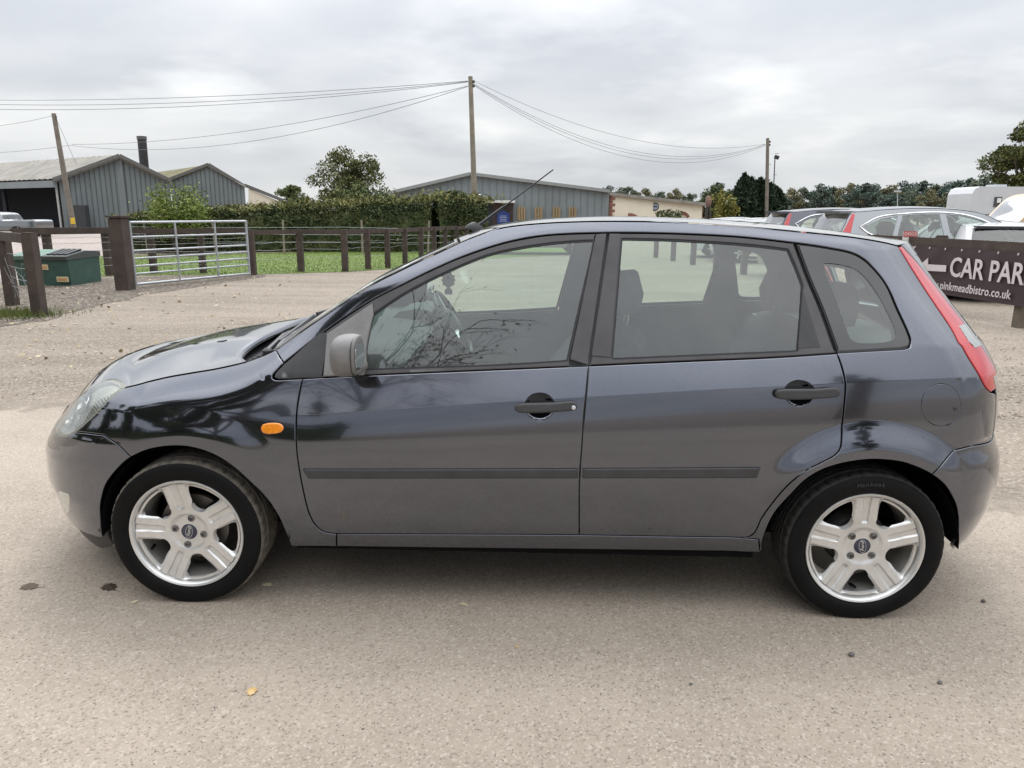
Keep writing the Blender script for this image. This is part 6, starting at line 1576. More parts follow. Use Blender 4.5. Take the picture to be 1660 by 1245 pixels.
# aerial
mb = MB()
b0 = Vector((1.005, 0, 1.379)); tip = Vector((1.353, 0, 1.636)); d = (tip-b0).normalized()
mb.lathe([(.030, 0), (.028, .012), (.018, .028), (.010, .036)], 16, Matrix.Translation((1.012, 0, 1.374)) @ Matrix.Rotation(R(18), 4, 'Y') @ Matrix.Diagonal((1.5, .8, 1, 1)))
aer = mb.build('aerial', BLACK, CAR, 60)
mb = MB(); mb.tube([b0, b0+d*.16, b0+d*.17, tip], [.0085, .006, .0035, .0028], 8); mb.build('aerial_whip', BLACK, aer, 60)
# --- wheels
def text_mesh(txt, size, extrude=.0, shear=0.0, align='CENTER', spacing=1.0, offset=0.0):
    cu = bpy.data.curves.new('txt', 'FONT'); cu.body = txt; cu.size = size; cu.extrude = extrude; cu.shear = shear
    cu.align_x = align; cu.align_y = 'CENTER'; cu.space_character = spacing; cu.offset = offset; cu.resolution_u = 3
    o = bpy.data.objects.new('txt', cu); col.objects.link(o)
    dg = bpy.context.evaluated_depsgraph_get()
    me = bpy.data.meshes.new_from_object(o.evaluated_get(dg))
    bpy.data.objects.remove(o); bpy.data.curves.remove(cu)
    me.materials.clear()
    return me
def make_tyre(front):
    hs = [(.198, .070), (.206, .080), (.2125, .0905), (.224, .0980), (.240, .1005), (.256, .0995), (.268, .096), (.277, .090), (.2828, .0825), (.2862, .074)]
    th = np.linspace(.068, -.068, 35); na = 220; vs = []; fs = []
    prof = hs+[(.288-.9*abs(h)**2*.7, h) for h in th]+[(r, -h) for r, h in reversed(hs)]
    k = len(prof)
    for j in range(na):
        a = 2*math.pi*j/na
        for i, (r, h) in enumerate(prof):
            rr = r
            if len(hs) <= i < len(hs)+len(th):
                ah = abs(h)
                if abs(ah-.012) < .0035 or abs(ah-.042) < .004: rr -= .006
                elif ah > .046 and (j % 5 == 0): rr -= .005
                elif ah <= .042 and ((j+int(h*260)) % 7 == 0): rr -= .004
            elif i in (len(hs)-1, len(hs)-2) and j % 5 == 0: rr -= .004
            if 3 <= i <= 5 and False: rr += 0
            if i == 6: h = h+.0012
            vs.append((rr*math.cos(a), rr*math.sin(a), h))
    # flat contact patch
    vs = [(x, max(y, -WZ+.0005+.0), z) for (x, y, z) in vs]
    mi = []
    for j in range(na):
        j2 = (j+1) % na
        for i in range(k-1):
            fs.append((j*k+i, j*k+i+1, j2*k+i+1, j2*k+i)); mi.append(1 if (len(hs)-3 <= i < len(hs)+len(th)) else 0)
    me = bpy.data.meshes.new('tyre'); me.from_pydata(vs, [], fs); me.materials.append(RUBBER); me.materials.append(TREAD if front else mat('worn_tread_rubber', (.030, .029, .028), .75, var=.4, scale=25, bump=.3, bscale=200))
    me.polygons.foreach_set('material_index', mi); me.polygons.foreach_set('use_smooth', [True]*len(fs)); me.set_sharp_from_angle(angle=R(35)); me.update()
    return me
SPK = 2*math.pi/5
def spoke_surf(u, v):
    u = np.asarray(u, float); v = np.asarray(v, float); r = np.hypot(u, v); a = np.arctan2(v, u)
    k = np.round(a/SPK); d = r*np.sin(a-k*SPK); rl = r*np.cos(a-k*SPK)
    h = .066+.016*np.clip(r/.19, 0, 1.05)**2
    h = h-.0060*smooth(.0165, .0105, np.abs(d)*(1+.35*(.19-rl)/.1))*smooth(.088, .098, rl)      # tapered channel down each spoke
    h = h-.010*smooth(.038, .051, np.abs(d))*smooth(.095, .115, rl)*smooth(.192, .178, rl)
    h = h-.004*smooth(.075, .06, r)*smooth(.030, .034, r)
    return np.stack([u, v, h], -1)
def spoke_norm(u, v):
    e = 6e-4; a = spoke_surf(u+e, v)-spoke_surf(u-e, v); b = spoke_surf(u, v+e)-spoke_surf(u, v-e)
    n = np.cross(a, b); return n/np.linalg.norm(n, axis=-1, keepdims=True)
def rim_mesh():
    circ = np.array([(.194*math.cos(t), .194*math.sin(t)) for t in np.linspace(0, 2*np.pi, 181)[:-1]])
    holes = []
    for k in range(5):
        m = (k+.5)*SPK
        # opening between two spokes: rounded triangle
        def P(r, dd, side):
            aa = k*SPK if side < 0 else (k+1)*SPK
            ex = np.array((math.cos(aa), math.sin(aa))); ey = np.array((-ex[1], ex[0]))
            return ex*r+ey*(dd if side < 0 else -dd)
        pts = [P(.116, .0455, -1), P(.140, .0460, -1), P(.160, .0475, -1), P(.174, .0515, -1)]
        for f in (.24, .5, .76): pts.append(np.array((math.cos(k*SPK+f*SPK), math.sin(k*SPK+f*SPK)))*.184)
        pts += [P(.174, .0515, 1), P(.160, .0475, 1), P(.140, .0460, 1), P(.116, .0455, 1)]
        pts += [np.array((math.cos(m+.22), math.sin(m+.22)))*.100, np.array((math.cos(m), math.sin(m)))*.0905, np.array((math.cos(m-.22), math.sin(m-.22)))*.100]
        h = cloop([tuple(p) for p in pts], .005)
        holes.append(h)
    pi = []
    for k in range(5):
        ex = np.array((math.cos(k*SPK), math.sin(k*SPK))); ey = np.array((-ex[1], ex[0]))
        for rl in np.arange(.060, .193, .005):
            for dd in (-.049, -.046, -.043, -.040, -.036, -.032, -.027, -.022, -.0185, -.0165, -.0145, -.0125, -.0105, -.008, -.004, 0):
                for s_ in ((1, -1) if dd else (1,)):
                    if abs(math.atan2(dd, rl)) < SPK/2: pi.append(ex*rl+ey*dd*s_)
    for r_ in np.arange(.006, .058, .006):
        for t in np.linspace(0, 2*np.pi, max(6, int(r_*900)))[:-1]: pi.append(np.array((math.cos(t), math.sin(t)))*r_)
    return panel_mesh(circ, holes=holes, pts_in=np.array(pi), gap=0, edge=.002, depth=.026, step=.0055, surf=spoke_surf, normal=spoke_norm, extra=False, name='spokes')
TY_F, TY_R, RIMM = make_tyre(True), make_tyre(False), rim_mesh()
RIMM.materials.append(ALLOY)
mb = MB(); mb.lathe([(.1925, .070), (.1965, .080), (.199, .0880), (.204, .0935), (.2100, .0950), (.2120, .0920), (.209, .080)], 96); FLANGE = mb.mesh('rim_flange', 45); FLANGE.materials.append(ALLOY)
mb = MB(); mb.lathe([(.1935, .078), (.189, .066), (.184, .045), (.176, .02), (.174, -.05), (.186, -.075), (.196, -.086)], 72); BARREL = mb.mesh('rim_barrel', 60); BARREL.materials.append(mat('grey_rim_barrel', (.40, .385, .36), .4, .6, var=.3, scale=10))  # barrel behind the spokes, in a darker grey than they have
mb = MB(); mb.lathe([(.0002, .0015), (.026, .0015), (.030, 0), (.031, -.008)], 40); CAPM = mb.mesh('centre_cap', 50); CAPM.materials.append(BLUE)
mb = MB(); mb.tube([(.0125*math.cos(t), .0255*math.sin(t), .0022) for t in np.linspace(0, 2*np.pi, 41)], .0010, 6, cap=False); RING = mb.mesh('badge_ring', 60); RING.materials.append(SILVERM)
SCRIPT = text_mesh('Ford', .019, .0006, .35, offset=.0002); SCRIPT.transform(Matrix.Translation((0, 0, .0022)) @ Matrix.Rotation(R(88), 4, 'Z') @ Matrix.Diagonal((1.05, .9, 1, 1))); SCRIPT.materials.append(SILVERM)
mb = MB(); mb.lathe([(.0135, -.012), (.0135, .001), (.0125, .003), (.0115, .003), (.0105, -.004)], 24); NUTSEAT = mb.mesh('nut_seat', 40); NUTSEAT.materials.append(mat('wheel_nut_recess', (.20, .19, .18), .5, .6))
mb = MB(); mb.lathe([(.0095, -.012), (.0095, .002), (.0078, .004), (.0060, .004), (.0052, -.001), (.0001, -.001)], 6); NUT = mb.mesh('wheel_nut', 30); NUT.materials.append(mat('wheel_nut_steel', (.16, .155, .15), .45, .7))
DISC = mat('brake_disc_steel', (.16, .14, .125), .45, .8, var=.3)
mb = MB(); mb.lathe([(.0002, .030), (.07, .030), (.072, .012), (.128, .012), (.128, -.008), (.07, -.008)], 48); DISCM = mb.mesh('brake_disc', 40); DISCM.materials.append(DISC)
mb = MB(); mb.box((.095, .075, 0), (.10, .06, .07), Matrix.Rotation(R(38), 3, 'Z')); CALM = mb.mesh('brake_caliper'); CALM.materials.append(VOID)
mb = MB(); mb.lathe([(.0002, .028), (.10, .026), (.108, .016), (.112, -.03), (.06, -.04)], 48); DRUM = mb.mesh('brake_drum', 40); DRUM.materials.append(mat('drum_iron', (.035, .033, .032), .7))
mb = MB(); mb.tube([(.176, 0, .02), (.168, 0, .045), (.166, 0, .062)], [.006, .005, .006], 8); VALVE = mb.mesh('valve', 60); VALVE.materials.append(RUBBER)
def tyre_text():
    out = MB(); w = .0
    letters = 'Hankook'
    me_l = []
    for ch in letters:
        m = text_mesh(ch, .021, .0005, .12, spacing=1); me_l.append(m)
    a = R(94+8)
    for m in me_l:
        M = Matrix.Rotation(a-R(90), 4, 'Z') @ Matrix.Translation((0, .250, .1012))
        out.add([M @ v.co for v in m.vertices], [tuple(p.vertices) for p in m.polygons]); a -= R(3.2)
        bpy.data.meshes.remove(m)
    return out.mesh('sidewall_lettering')
TTXT = tyre_text(); TTXT.materials.append(mat('sidewall_letter_rubber', (.045, .045, .047), .5, var=.1))
def wheel(x, y, steer, a0, nut0, front, near):
    w = empty('wheel', (x, y, WZ)); w.parent = CAR
    w.rotation_euler = (R(90), 0, R(steer) if near else R(180+steer))
    def sub(name, me, rz=0, loc=(0, 0, 0)):
        o = link(name, me, w); o.rotation_euler = (0, 0, rz); o.location = loc; return o
    sub('tyre', TY_F if front else TY_R)
    sub('spokes', RIMM, R(a0)); sub('rim_flange', FLANGE); sub('rim_barrel', BARREL)
    sub('centre_cap', CAPM, 0, (0, 0, .067)); sub('badge_ring', RING, R(-8 if front else 8), (0, 0, .067)); sub('badge_script', SCRIPT, R(-8 if front else 8), (0, 0, .067))
    for k in range(4):
        an = R(nut0+90*k); p = (.054*math.cos(an), .054*math.sin(an), .0645)
        sub('nut_seat', NUTSEAT, 0, p); sub('wheel_nut', NUT, an, p)
    if front: sub('brake_disc', DISCM); sub('brake_caliper', CALM)
    else: sub('brake_drum', DRUM)
    sub('valve', VALVE, R(206 if front else 268))
    if not front and near: sub('sidewall_lettering', TTXT)
wheel(0, -.731, 2.0, 101.5, 78, True, True); wheel(WHEELBASE, -.731, 0, 92, 47, False, True)
wheel(0, .731, 2.0, 20, 50, True, False); wheel(WHEELBASE, .731, 0, 50, 20, False, False)

# --- door mirrors
def mirror(near):
    sgn = -1 if near else 1
    vs = []; nu, nv = 28, 18; fs = []
    for i in range(nv+1):
        ph = -math.pi/2+math.pi*i/nv
        for j in range(nu):
            th = 2*math.pi*j/nu
            def se(c, e): return math.copysign(abs(c)**e, c)
            x = se(math.cos(ph), .72)*se(math.cos(th), .8); y = se(math.cos(ph), .72)*se(math.sin(th), .8); z = se(math.sin(ph), .75)
            # full behind, rounded in front, a little tapered to the foot
            x = x*.050 if x < 0 else min(x, .62)*.075
            y = y*(.088 if True else 0); z = z*.070
            y *= 1-.18*(z < 0)*(-z/.07); x *= 1-.12*abs(y/.088)**2
            vs.append((.652+x, sgn*(.905)+y, .982+z+.004*x/.05))
    for i in range(nv):
        for j in range(nu):
            j2 = (j+1) % nu; fs.append((i*nu+j, i*nu+j2, (i+1)*nu+j2, (i+1)*nu+j))
    mb = MB(); mb.add(vs, fs); o = mb.build('door_mirror', SAIL, CAR, 50, fix=True)
    mb = MB(); mb.prism([(math.copysign(abs(math.cos(t))**.6, math.cos(t))*.062, math.copysign(abs(math.sin(t))**.6, math.sin(t))*.045) for t in np.linspace(0, 2*np.pi, 33)[:-1]], .0012, Matrix.Translation((.6985, sgn*.905, .982)) @ Matrix.Rotation(R(90), 4, 'Y') @ Matrix.Rotation(R(90), 4, 'Z'))
    mb.build('mirror_glass', mat('mirror_glass', (.75, .78, .78), .02, 1.0, var=0), o)
    mb = MB(); mb.tube([(.688, sgn*.905+math.copysign(abs(math.cos(t))**.7, math.cos(t))*.0835, .982+math.copysign(abs(math.sin(t))**.7, math.sin(t))*.0665) for t in np.linspace(0, 2*np.pi, 41)], .0016, 5, cap=False); mb.build('mirror_seam', SEAL, o, 60)
    mb = MB(); mb.tube([(.645, sgn*.86, .935), (.648, sgn*.80, .918), (.66, sgn*.758, .925)], [.028, .026, .034], 12); mb.build('mirror_arm', SAIL, o, 60)
mirror(True); mirror(False)

# --- wipers
for (a, b, c0, c1) in (((.235, -.50, .905), (.278, -.16, .962), (.306, -.56, .962), (.262, .04, .980)), ((.205, .06, .915), (.255, .40, .965), (.262, .09, .982), (.290, .63, .966))):
    mb = MB(); mb.lathe([(.020, -.02), (.020, .014), (.012, .022), (.0001, .022)], 12, Matrix.Translation(a)); wp = mb.build('wiper', BLACK, CAR, 40)
    mb = MB(); mb.tube([Vector(a)+Vector((0, 0, .012)), Vector(a).lerp(Vector(b), .5)+Vector((-.012, 0, .018)), b], [.012, .010, .006], 8); mb.build('wiper_arm', BLACK, wp, 60)
    mb = MB(); mb.beam(c0, c1, .010, .020); mb.build('wiper_blade', BLACK, wp)

# --- cabin
mb = MB(); prof = [(.34, .55), (.34, .915), (.44, .945), (.60, .955), (.72, .945), (.80, .905), (.805, .86), (.76, .80), (.75, .55)]
for y0, y1 in ((-.70, .70),):
    mb.prism(prof, .70, Matrix.Rotation(R(90), 4, 'X'), h0=-.70)
dash = mb.build('dashboard', DASH, CAR, 50, fix=True)
mb = MB(); mb.prism([(.58, .94), (.63, .985), (.72, 1.0), (.785, .985), (.79, .93)], -.20, Matrix.Rotation(R(90), 4, 'X'), h0=-.54); mb.build('instrument_hood', DASH, dash, 40, fix=True)
for yy in (-.58, -.10, .10, .58):
    mb = MB(); mb.lathe([(.05, 0), (.05, .012), (.042, .018), (.036, .010), (.0001, .008)], 24, Matrix.Translation((.800, yy, .865)) @ Matrix.Rotation(R(80), 4, 'Y')); mb.build('air_vent', BLACK, dash, 40)
sc = Vector((.872, .37, .902)); ax = Vector((.86, 0, .50)).normalized()
Mw = Matrix.Translation(sc) @ ax.to_track_quat('Z', 'Y').to_matrix().to_4x4()
mb = MB(); mb.tube([Mw @ Vector((.176*math.cos(t), .176*math.sin(t), 0)) for t in np.linspace(0, 2*np.pi, 41)], .0165, 10, cap=False); stw = mb.build('steering_wheel', mat('wheel_leather', (.05, .055, .055), .45), CAR, 60)
mb = MB(); mb.lathe([(.075, -.02), (.075, .012), (.06, .024), (.0001, .026)], 24, Mw @ Matrix.Diagonal((1, 1.15, 1, 1))); mb.build('airbag_cover', DASH, stw, 50)
mb = MB()
for a in (200, 340, 90): mb.beam(Mw @ Vector((.05*math.cos(R(a)), .05*math.sin(R(a)), 0)), Mw @ Vector((.17*math.cos(R(a)), .17*math.sin(R(a)), 0)), .035, .014)
mb.build('wheel_spokes', SILVERM, stw)
mb = MB(); mb.tube([sc-ax*.02, sc-ax*.26], .035, 12); mb.build('steering_column', DASH, stw, 60)
def seat(x, y, w, back_top, hr=True, bench=False, lean=.20):
    def rbox(pts, y0, y1, name, parent=None, m=SEAT):
        mb_ = MB(); n = len(pts); k = 9; vs = []
        cx = sum(p[0] for p in pts)/n; cz = sum(p[1] for p in pts)/n
        for i in range(k):
            t = i/(k-1); yy = y0+(y1-y0)*t; s = 1-.14*(abs(2*t-1)**4)
            vs += [(cx+(p[0]-cx)*s, yy, cz+(p[1]-cz)*s) for p in pts]
        fs = [(i*n+j, i*n+(j+1) % n, (i+1)*n+(j+1) % n, (i+1)*n+j) for i in range(k-1) for j in range(n)]+[tuple(range(n)), tuple((k-1)*n+j for j in reversed(range(n)))]
        mb_.add(vs, fs); return mb_.build(name, m, parent or CAR, 50, fix=True)
    c = rbox([(x-.48, .44), (x-.50, .52), (x-.46, .57), (x-.1, .55), (x, .50), (x, .42)], y-w/2, y+w/2, 'rear_seat' if bench else 'front_seat')
    dxy = lean; h = back_top-.48
    bk = rbox([(x-.07, .46), (x-.13, .60), (x-.10+dxy*.55, .48+h*.55), (x-.02+dxy, back_top-.03), (x+.05+dxy, back_top), (x+.10+dxy, back_top-.05), (x+.10+dxy*.5, .48+h*.5), (x+.09, .46)], y-w/2, y+w/2, 'seat_back', c)
    ys = (y,) if not bench else (y-.36, y+.36)
    for yy in ys:
        rbox([(x+dxy-.02, back_top+.035), (x+dxy-.03, back_top+.10), (x+dxy+.01, back_top+.20), (x+dxy+.06, back_top+.205), (x+dxy+.085, back_top+.12), (x+dxy+.07, back_top+.04)], yy-.125, yy+.125, 'headrest', c)
        mb_ = MB()
        for s in (-.05, .05): mb_.tube([(x+dxy+.03, yy+s, back_top-.03), (x+dxy+.035, yy+s, back_top+.07)], .006, 6)
        mb_.build('headrest_posts', CHROME, c, 60)
seat(1.42, -.36, .50, 1.03); seat(1.42, .36, .50, 1.03)
seat(2.28, 0, 1.22, .99, bench=True, lean=.16)
mb = MB(); mb.box((1.15, 0, .60), (.75, .20, .28)); mb.build('centre_console', DASH, CAR)
mb = MB(); mb.prism([(2.42, .93), (2.85, .95), (2.85, .965), (2.42, .945)], .60, Matrix.Rotation(R(90), 4, 'X'), h0=-.60); mb.build('parcel_shelf', TRIM, CAR, fix=True)
mb = MB(); mb.box((.865, -.005, 1.255), (.035, .21, .07), Matrix.Rotation(R(-12), 3, 'Y')); mb.tube([(.865, 0, 1.27), (.855, 0, 1.295)], .008, 6)
mb.build('rear_view_mirror', BLACK, CAR)
# floor pan and inner structure, closing the body below
mb = MB()
mb.box((1.20, 0, .30), (1.55, 1.50, .10)); mb.box((1.22, 0, .225), (3.3, 1.02, .05)); mb.box((-.45, 0, .38), (.36, 1.06, .30)); mb.box((2.86, 0, .40), (.22, 1.16, .28)); mb.box((0.02, 0, .50), (.62, .96, .52)); mb.box((2.47, 0, .52), (.62, .96, .50))
mb.box((.25, 0, .60), (.10, 1.40, .50))
mb.build('underbody', VOID, CAR)
for sgn in (-1, 1):
    mb = MB(); mb.box((1.25, sgn*.755, .27), (1.7, .06, .10)); mb.build('inner_sill', VOID, CAR)
mb = MB(); mb.tube([(WHEELBASE, -.64, WZ), (WHEELBASE, .64, WZ)], .03, 10); mb.build('rear_axle', VOID, CAR, 60)

# --- small thing hanging from the mirror
fr_ = MB(); fp = at(727, 459, .0); sx = .0028
shape = [(-6, -18), (6, -18), (6, -10), (3, -9), (3, -6), (10, -2), (9, 2), (12, 5), (9, 8), (11, 12), (6, 13), (5, 18), (0, 20), (-5, 18), (-6, 13), (-11, 12), (-9, 8), (-12, 5), (-9, 2), (-10, -2), (-3, -6), (-3, -9), (-6, -10)]
fr_.prism([(a*sx, b*sx) for a, b in shape], .004, Matrix.Translation(fp) @ Matrix.Rotation(R(90), 4, 'X'))
fo = fr_.build('air_freshener', mat('freshener_card', (.05, .055, .075), .7), None)
mb = MB(); mb.tube([fp+Vector((0, -.002, .055)), Vector((.82, 0, 1.262))], .0012, 5); mb.build('cord', BLACK, fo)
tag(fo, 'dark air freshener card hanging behind the windscreen of the grey hatchback', 'air freshener')

# ================================================================ other vehicles
def bgcar(name, label, group, loc, rz, sp, pm, sz=1.0, glass_m=None, cat='car'):
    root = empty(name, loc, rz); L, W_ = sp['L'], sp['W']; zw = sp['zw']; tum = sp.get('tum', .36)
    fr, rr = sp.get('fr', .55), sp.get('rr', .45); fa, ra = sp.get('fa', .20), sp.get('ra', .16)
    def surf(x, z):
        x = np.asarray(x, float); z = np.asarray(z, float)
        w = W_-.10*np.clip(.45-z, 0, 1)-.06*np.clip(z-.7, 0, 1)-np.clip(z-zw, 0, 2)*tum-.02*np.clip((z-zw), 0, 1)**2
        w = w-fa*np.clip(1-x/fr, 0, 1)**2-ra*np.clip(1-(L-x)/rr, 0, 1)**2
        return np.stack([x, -w, z*sz*np.ones_like(x)], -1)
    def nrm(x, z):
        e = 2e-3; n = np.cross(surf(x+e, z)-surf(x-e, z), surf(x, z+e)-surf(x, z-e)); return n/np.linalg.norm(n, axis=-1, keepdims=True)
    top = crom(sp['top'], .06); zb = top[0][1]; ar = sp['ar']; low = []
    for xc in sorted(sp['wx'], reverse=True):
        low += [(xc+ar*math.cos(t), .31+ar*math.sin(t)) for t in np.linspace(-.2, math.pi+.2, 17) if .31+ar*math.sin(t) > zb]
    out = loop([tuple(p) for p in top], [tuple(top[-1]), (L-.15, zb)] if abs(top[-1][1]-zb) > .01 else [tuple(top[-1])], [(q[0], q[1]) for q in low] if low else [], step=.07) if False else None
    pts = [tuple(p) for p in top]+[(q[0], max(q[1], zb)) for q in low]
    o = np.array(pts); dense = []
    for a, b in zip(o, np.roll(o, -1, 0)):
        d = np.hypot(*(b-a)); n = max(1, int(d/.08)); dense += [a+(b-a)*k/n for k in range(n)]
    o = np.array(dense)
    if (o[:, 0]*np.roll(o[:, 1], -1)-np.roll(o[:, 0], -1)*o[:, 1]).sum() < 0: o = o[::-1]
    wins = [loop(*[[w[i], w[(i+1) % len(w)]] for i in range(len(w))], step=.05) for w in sp['win']]
    g = glass_m or GLASS
    for mir in (False, True):
        bs = link('body_side', panel_mesh(o, holes=wins, gap=0, edge=.02, depth=.03, step=.085, surf=surf, normal=nrm, extra=False, mirror=mir, name='body_side'), root, pm)
        for w in wins:
            link('window', panel_mesh(w, gap=-.004, edge=.001, depth=.004, off=-.012, step=.1, surf=surf, normal=nrm, extra=False, mirror=mir, name='window'), root, g)
        for key, mm in (('tail', LRED), ('head', MATS['fog_lamp_lens']), ('clad', BLACK)):
            for w in sp.get(key, ()):
                link({'tail': 'tail_lamp', 'head': 'headlamp', 'clad': 'lower_trim'}[key], panel_mesh(loop(*[[w[i], w[(i+1) % len(w)]] for i in range(len(w))], step=.04), gap=0, off=.008, edge=.004, depth=.012, step=.06, surf=surf, normal=nrm, extra=False, mirror=mir, name=key), root, mm)
        if 'chrome' in sp:
            for path in sp['chrome']:
                q = crom(path, .06); P = surf(q[:, 0], q[:, 1])+nrm(q[:, 0], q[:, 1])*.004
                if mir: P = P*(1, -1, 1)
                mb = MB(); mb.tube([tuple(p) for p in P], .014, 6); mb.build('window_trim', CHROME, root, 60)
    # the belt over bonnet, screens, roof and tail
    rows = []; n = len(top); P = surf(top[:, 0], top[:, 1])
    for i in range(n):
        a = top[max(i-1, 0)]; b = top[min(i+1, n-1)]; t = np.array(b)-np.array(a); t /= np.hypot(*t); nx, nz = -t[1], t[0]
        r = []
        for k in range(-8, 9):
            s = k/8; c = sp.get('crown', .035)*(1-s*s); r.append((P[i, 0]+nx*c, P[i, 1]*s if True else 0, P[i, 2]+nz*c*sz))
        rows.append(r)
    me = grid_mesh(rows, 'body_top'); me.materials.append(pm); me.materials.append(g if sp.get('open', True) else FRIT)
    mi = []
    for i in range(n-1):
        xm = (top[i][0]+top[i+1][0])/2; zm = (top[i][1]+top[i+1][1])/2; gl = any(x0 < xm < x1 and zm > z0 for (x0, x1, z0) in sp['scr'])
        for k in range(16): mi.append(1 if gl and 0 < k < 15 else 0)
    me.polygons.foreach_set('material_index', mi); link('body_top', me, root)
    if 'spoiler' in sp:
        x0, x1, z_ = sp['spoiler']; mb = MB(); mb.box(((x0+x1)/2, 0, z_*sz), (x1-x0, W_*1.25, .045)); mb.build('spoiler', pm if not sp.get('dark_spoiler') else BLACK, root)
    for xc in sp['wx']:
        for s in (-1, 1):
            M = Matrix.Translation((xc, s*(W_-.13), .31)) @ Matrix.Rotation(R(90 if s < 0 else -90), 4, 'X'); mb = MB()
            mb.lathe([(.19, .095), (.24, .11), (.295, .10), (.31, .06), (.31, -.08), (.2, -.1)], 28, M); w = mb.build('wheel', RUBBER, root, 40)
            mb = MB(); mb.lathe([(.20, .098), (.19, .08), (.17, .04), (.03, .07), (.0002, .07)], 20, M); mb.build('rim', BLACK, w, 40)
            mb = MB()
            for k in range(5): mb.beam(M @ Vector((.03*math.cos(k*SPK), .03*math.sin(k*SPK), .075)), M @ Vector((.19*math.cos(k*SPK), .19*math.sin(k*SPK), .085)), .05, .02, up=(0, s, 0))
            mb.build('spokes', ALLOY, w)
    mb = MB(); mb.box((L/2, 0, .45), (L-.5, W_*1.25, .36)); mb.build('underbody', VOID, root)
    if sp.get('open', True):
        xs = sp.get('seats', (L*.50, L*.70))
        for xq in xs:
            for yq in (-.36, .36):
                mb = MB(); mb.prism([(xq-.12, .6), (xq+.10, .6), (xq+.26, (zw+.24)*sz), (xq+.18, (zw+.34)*sz), (xq+.10, (zw+.28)*sz)], yq+.22, Matrix.Rotation(R(90), 4, 'X') @ Matrix.Diagonal((1, 1, -1, 1)), h0=yq-.22); mb.build('seat', SEAT, root, None, True)
    tag(root, label, cat, group); return root
P_SILV = paint('silver_grey_paint', (.17, .18, .195), (.25, .26, .275), .28)
P_DARK = paint('dark_plum_paint', (.045, .045, .060), (.08, .08, .10), .28)
P_WHITE = mat('white_car_paint', (.62, .63, .64), .25, var=.03, coat=1.0); P_BLACK = mat('black_car_paint', (.012, .012, .014), .2, var=.1, coat=1.0)
P_BEIGE = mat('beige_van_paint', (.50, .36, .22), .4, var=.10, scale=2, coat=.6)
SUV = dict(L=4.5, W=.90, zw=1.00, ar=.37, wx=(.92, 3.55), top=[(.10, .28), (.03, .45), (0, .62), (.07, .82), (.25, .94), (.70, 1.01), (1.08, 1.06), (1.25, 1.10), (1.60, 1.32), (1.95, 1.49), (2.3, 1.555), (2.9, 1.585), (3.5, 1.565), (4.0, 1.52), (4.24, 1.485), (4.36, 1.28), (4.45, 1.08), (4.48, .92), (4.5, .60), (4.42, .28)],
           scr=[(1.22, 1.97, 1.06), (4.25, 4.46, 1.10)], tum=.40, spoiler=(4.12, 4.42, 1.50),
           win=[[(1.50, 1.045), (1.98, 1.37), (2.30, 1.455), (2.60, 1.478), (2.55, 1.03)], [(2.66, 1.03), (2.71, 1.48), (3.05, 1.475), (3.36, 1.45), (3.50, 1.05)], [(3.57, 1.06), (3.44, 1.44), (3.74, 1.39), (4.06, 1.25), (3.92, 1.13)]],
           tail=[[(4.18, 1.475), (4.23, 1.47), (4.38, 1.17), (4.47, 1.0), (4.47, .92), (4.30, .95), (4.28, 1.12)]], head=[[(.10, .82), (.55, .92), (.45, .80), (.12, .74)]],
           chrome=[[(1.45, 1.03), (2.0, 1.02), (2.6, 1.01), (3.4, 1.035), (3.80, 1.08), (4.0, 1.15), (4.12, 1.25)], [(4.12, 1.25), (3.78, 1.42), (3.40, 1.475), (2.9, 1.51), (2.5, 1.50), (2.2, 1.455), (1.9, 1.35), (1.45, 1.03)]], seats=(2.0, 3.0))
HATCH = dict(L=4.1, W=.86, zw=.94, ar=.35, wx=(.82, 3.4), top=[(.10, .26), (.02, .42), (0, .58), (.10, .74), (.35, .84), (.95, .96), (1.10, 1.0), (1.55, 1.26), (1.85, 1.39), (2.3, 1.455), (2.9, 1.45), (3.5, 1.385), (3.72, 1.34), (3.92, 1.08), (4.05, .92), (4.1, .60), (4.02, .26)],
             scr=[(1.08, 1.87, .98), (3.73, 4.0, .98)], tum=.40, spoiler=(3.62, 3.80, 1.36), win=[[(1.40, .98), (1.85, 1.28), (2.30, 1.355), (2.25, .98)], [(2.33, .98), (2.38, 1.36), (2.95, 1.345), (3.10, 1.0)], [(3.18, 1.01), (3.06, 1.33), (3.38, 1.28), (3.60, 1.06)]],
             tail=[[(3.80, 1.10), (3.95, 1.02), (4.06, .86), (4.06, .74), (3.82, .80)]], head=[[(.10, .72), (.50, .84), (.42, .70), (.12, .64)]], seats=(1.8, 2.7))
CAMX = dict(HATCH)
def place_rear(px, Y, L): return at(px, 380, Y).x+L
bgcar('parked_suv', 'silver-grey SUV with chrome window trim and red boomerang tail lamps', 'cars parked along the fence', (place_rear(1331, 11.0, 4.5), 11.0, 0), R(180), SUV, P_SILV)
bgcar('parked_suv', 'dark SUV half hidden behind the silver-grey SUV', 'cars parked along the fence', (place_rear(1243, 14.6, 4.5), 14.6, 0), R(180), SUV, P_DARK)
wr = dict(HATCH); wr['dark_spoiler'] = True; wr['clad'] = [[(3.7, .30), (4.04, .30), (4.09, .55), (3.75, .52)]]
p = at(1662, 400, 9.3); bgcar('parked_car', 'white car with black spoiler directly behind the car park banner', 'cars parked along the fence', (p.x+.55, p.y+4.25, 0), R(-98), wr, P_WHITE, .93)
p = at(1600, 380, 17.5); bgcar('parked_car', 'black car beyond the silver-grey SUV at the frame edge', 'cars parked along the fence', (p.x+.0, p.y, 0), R(8), HATCH, P_BLACK, 1.02)
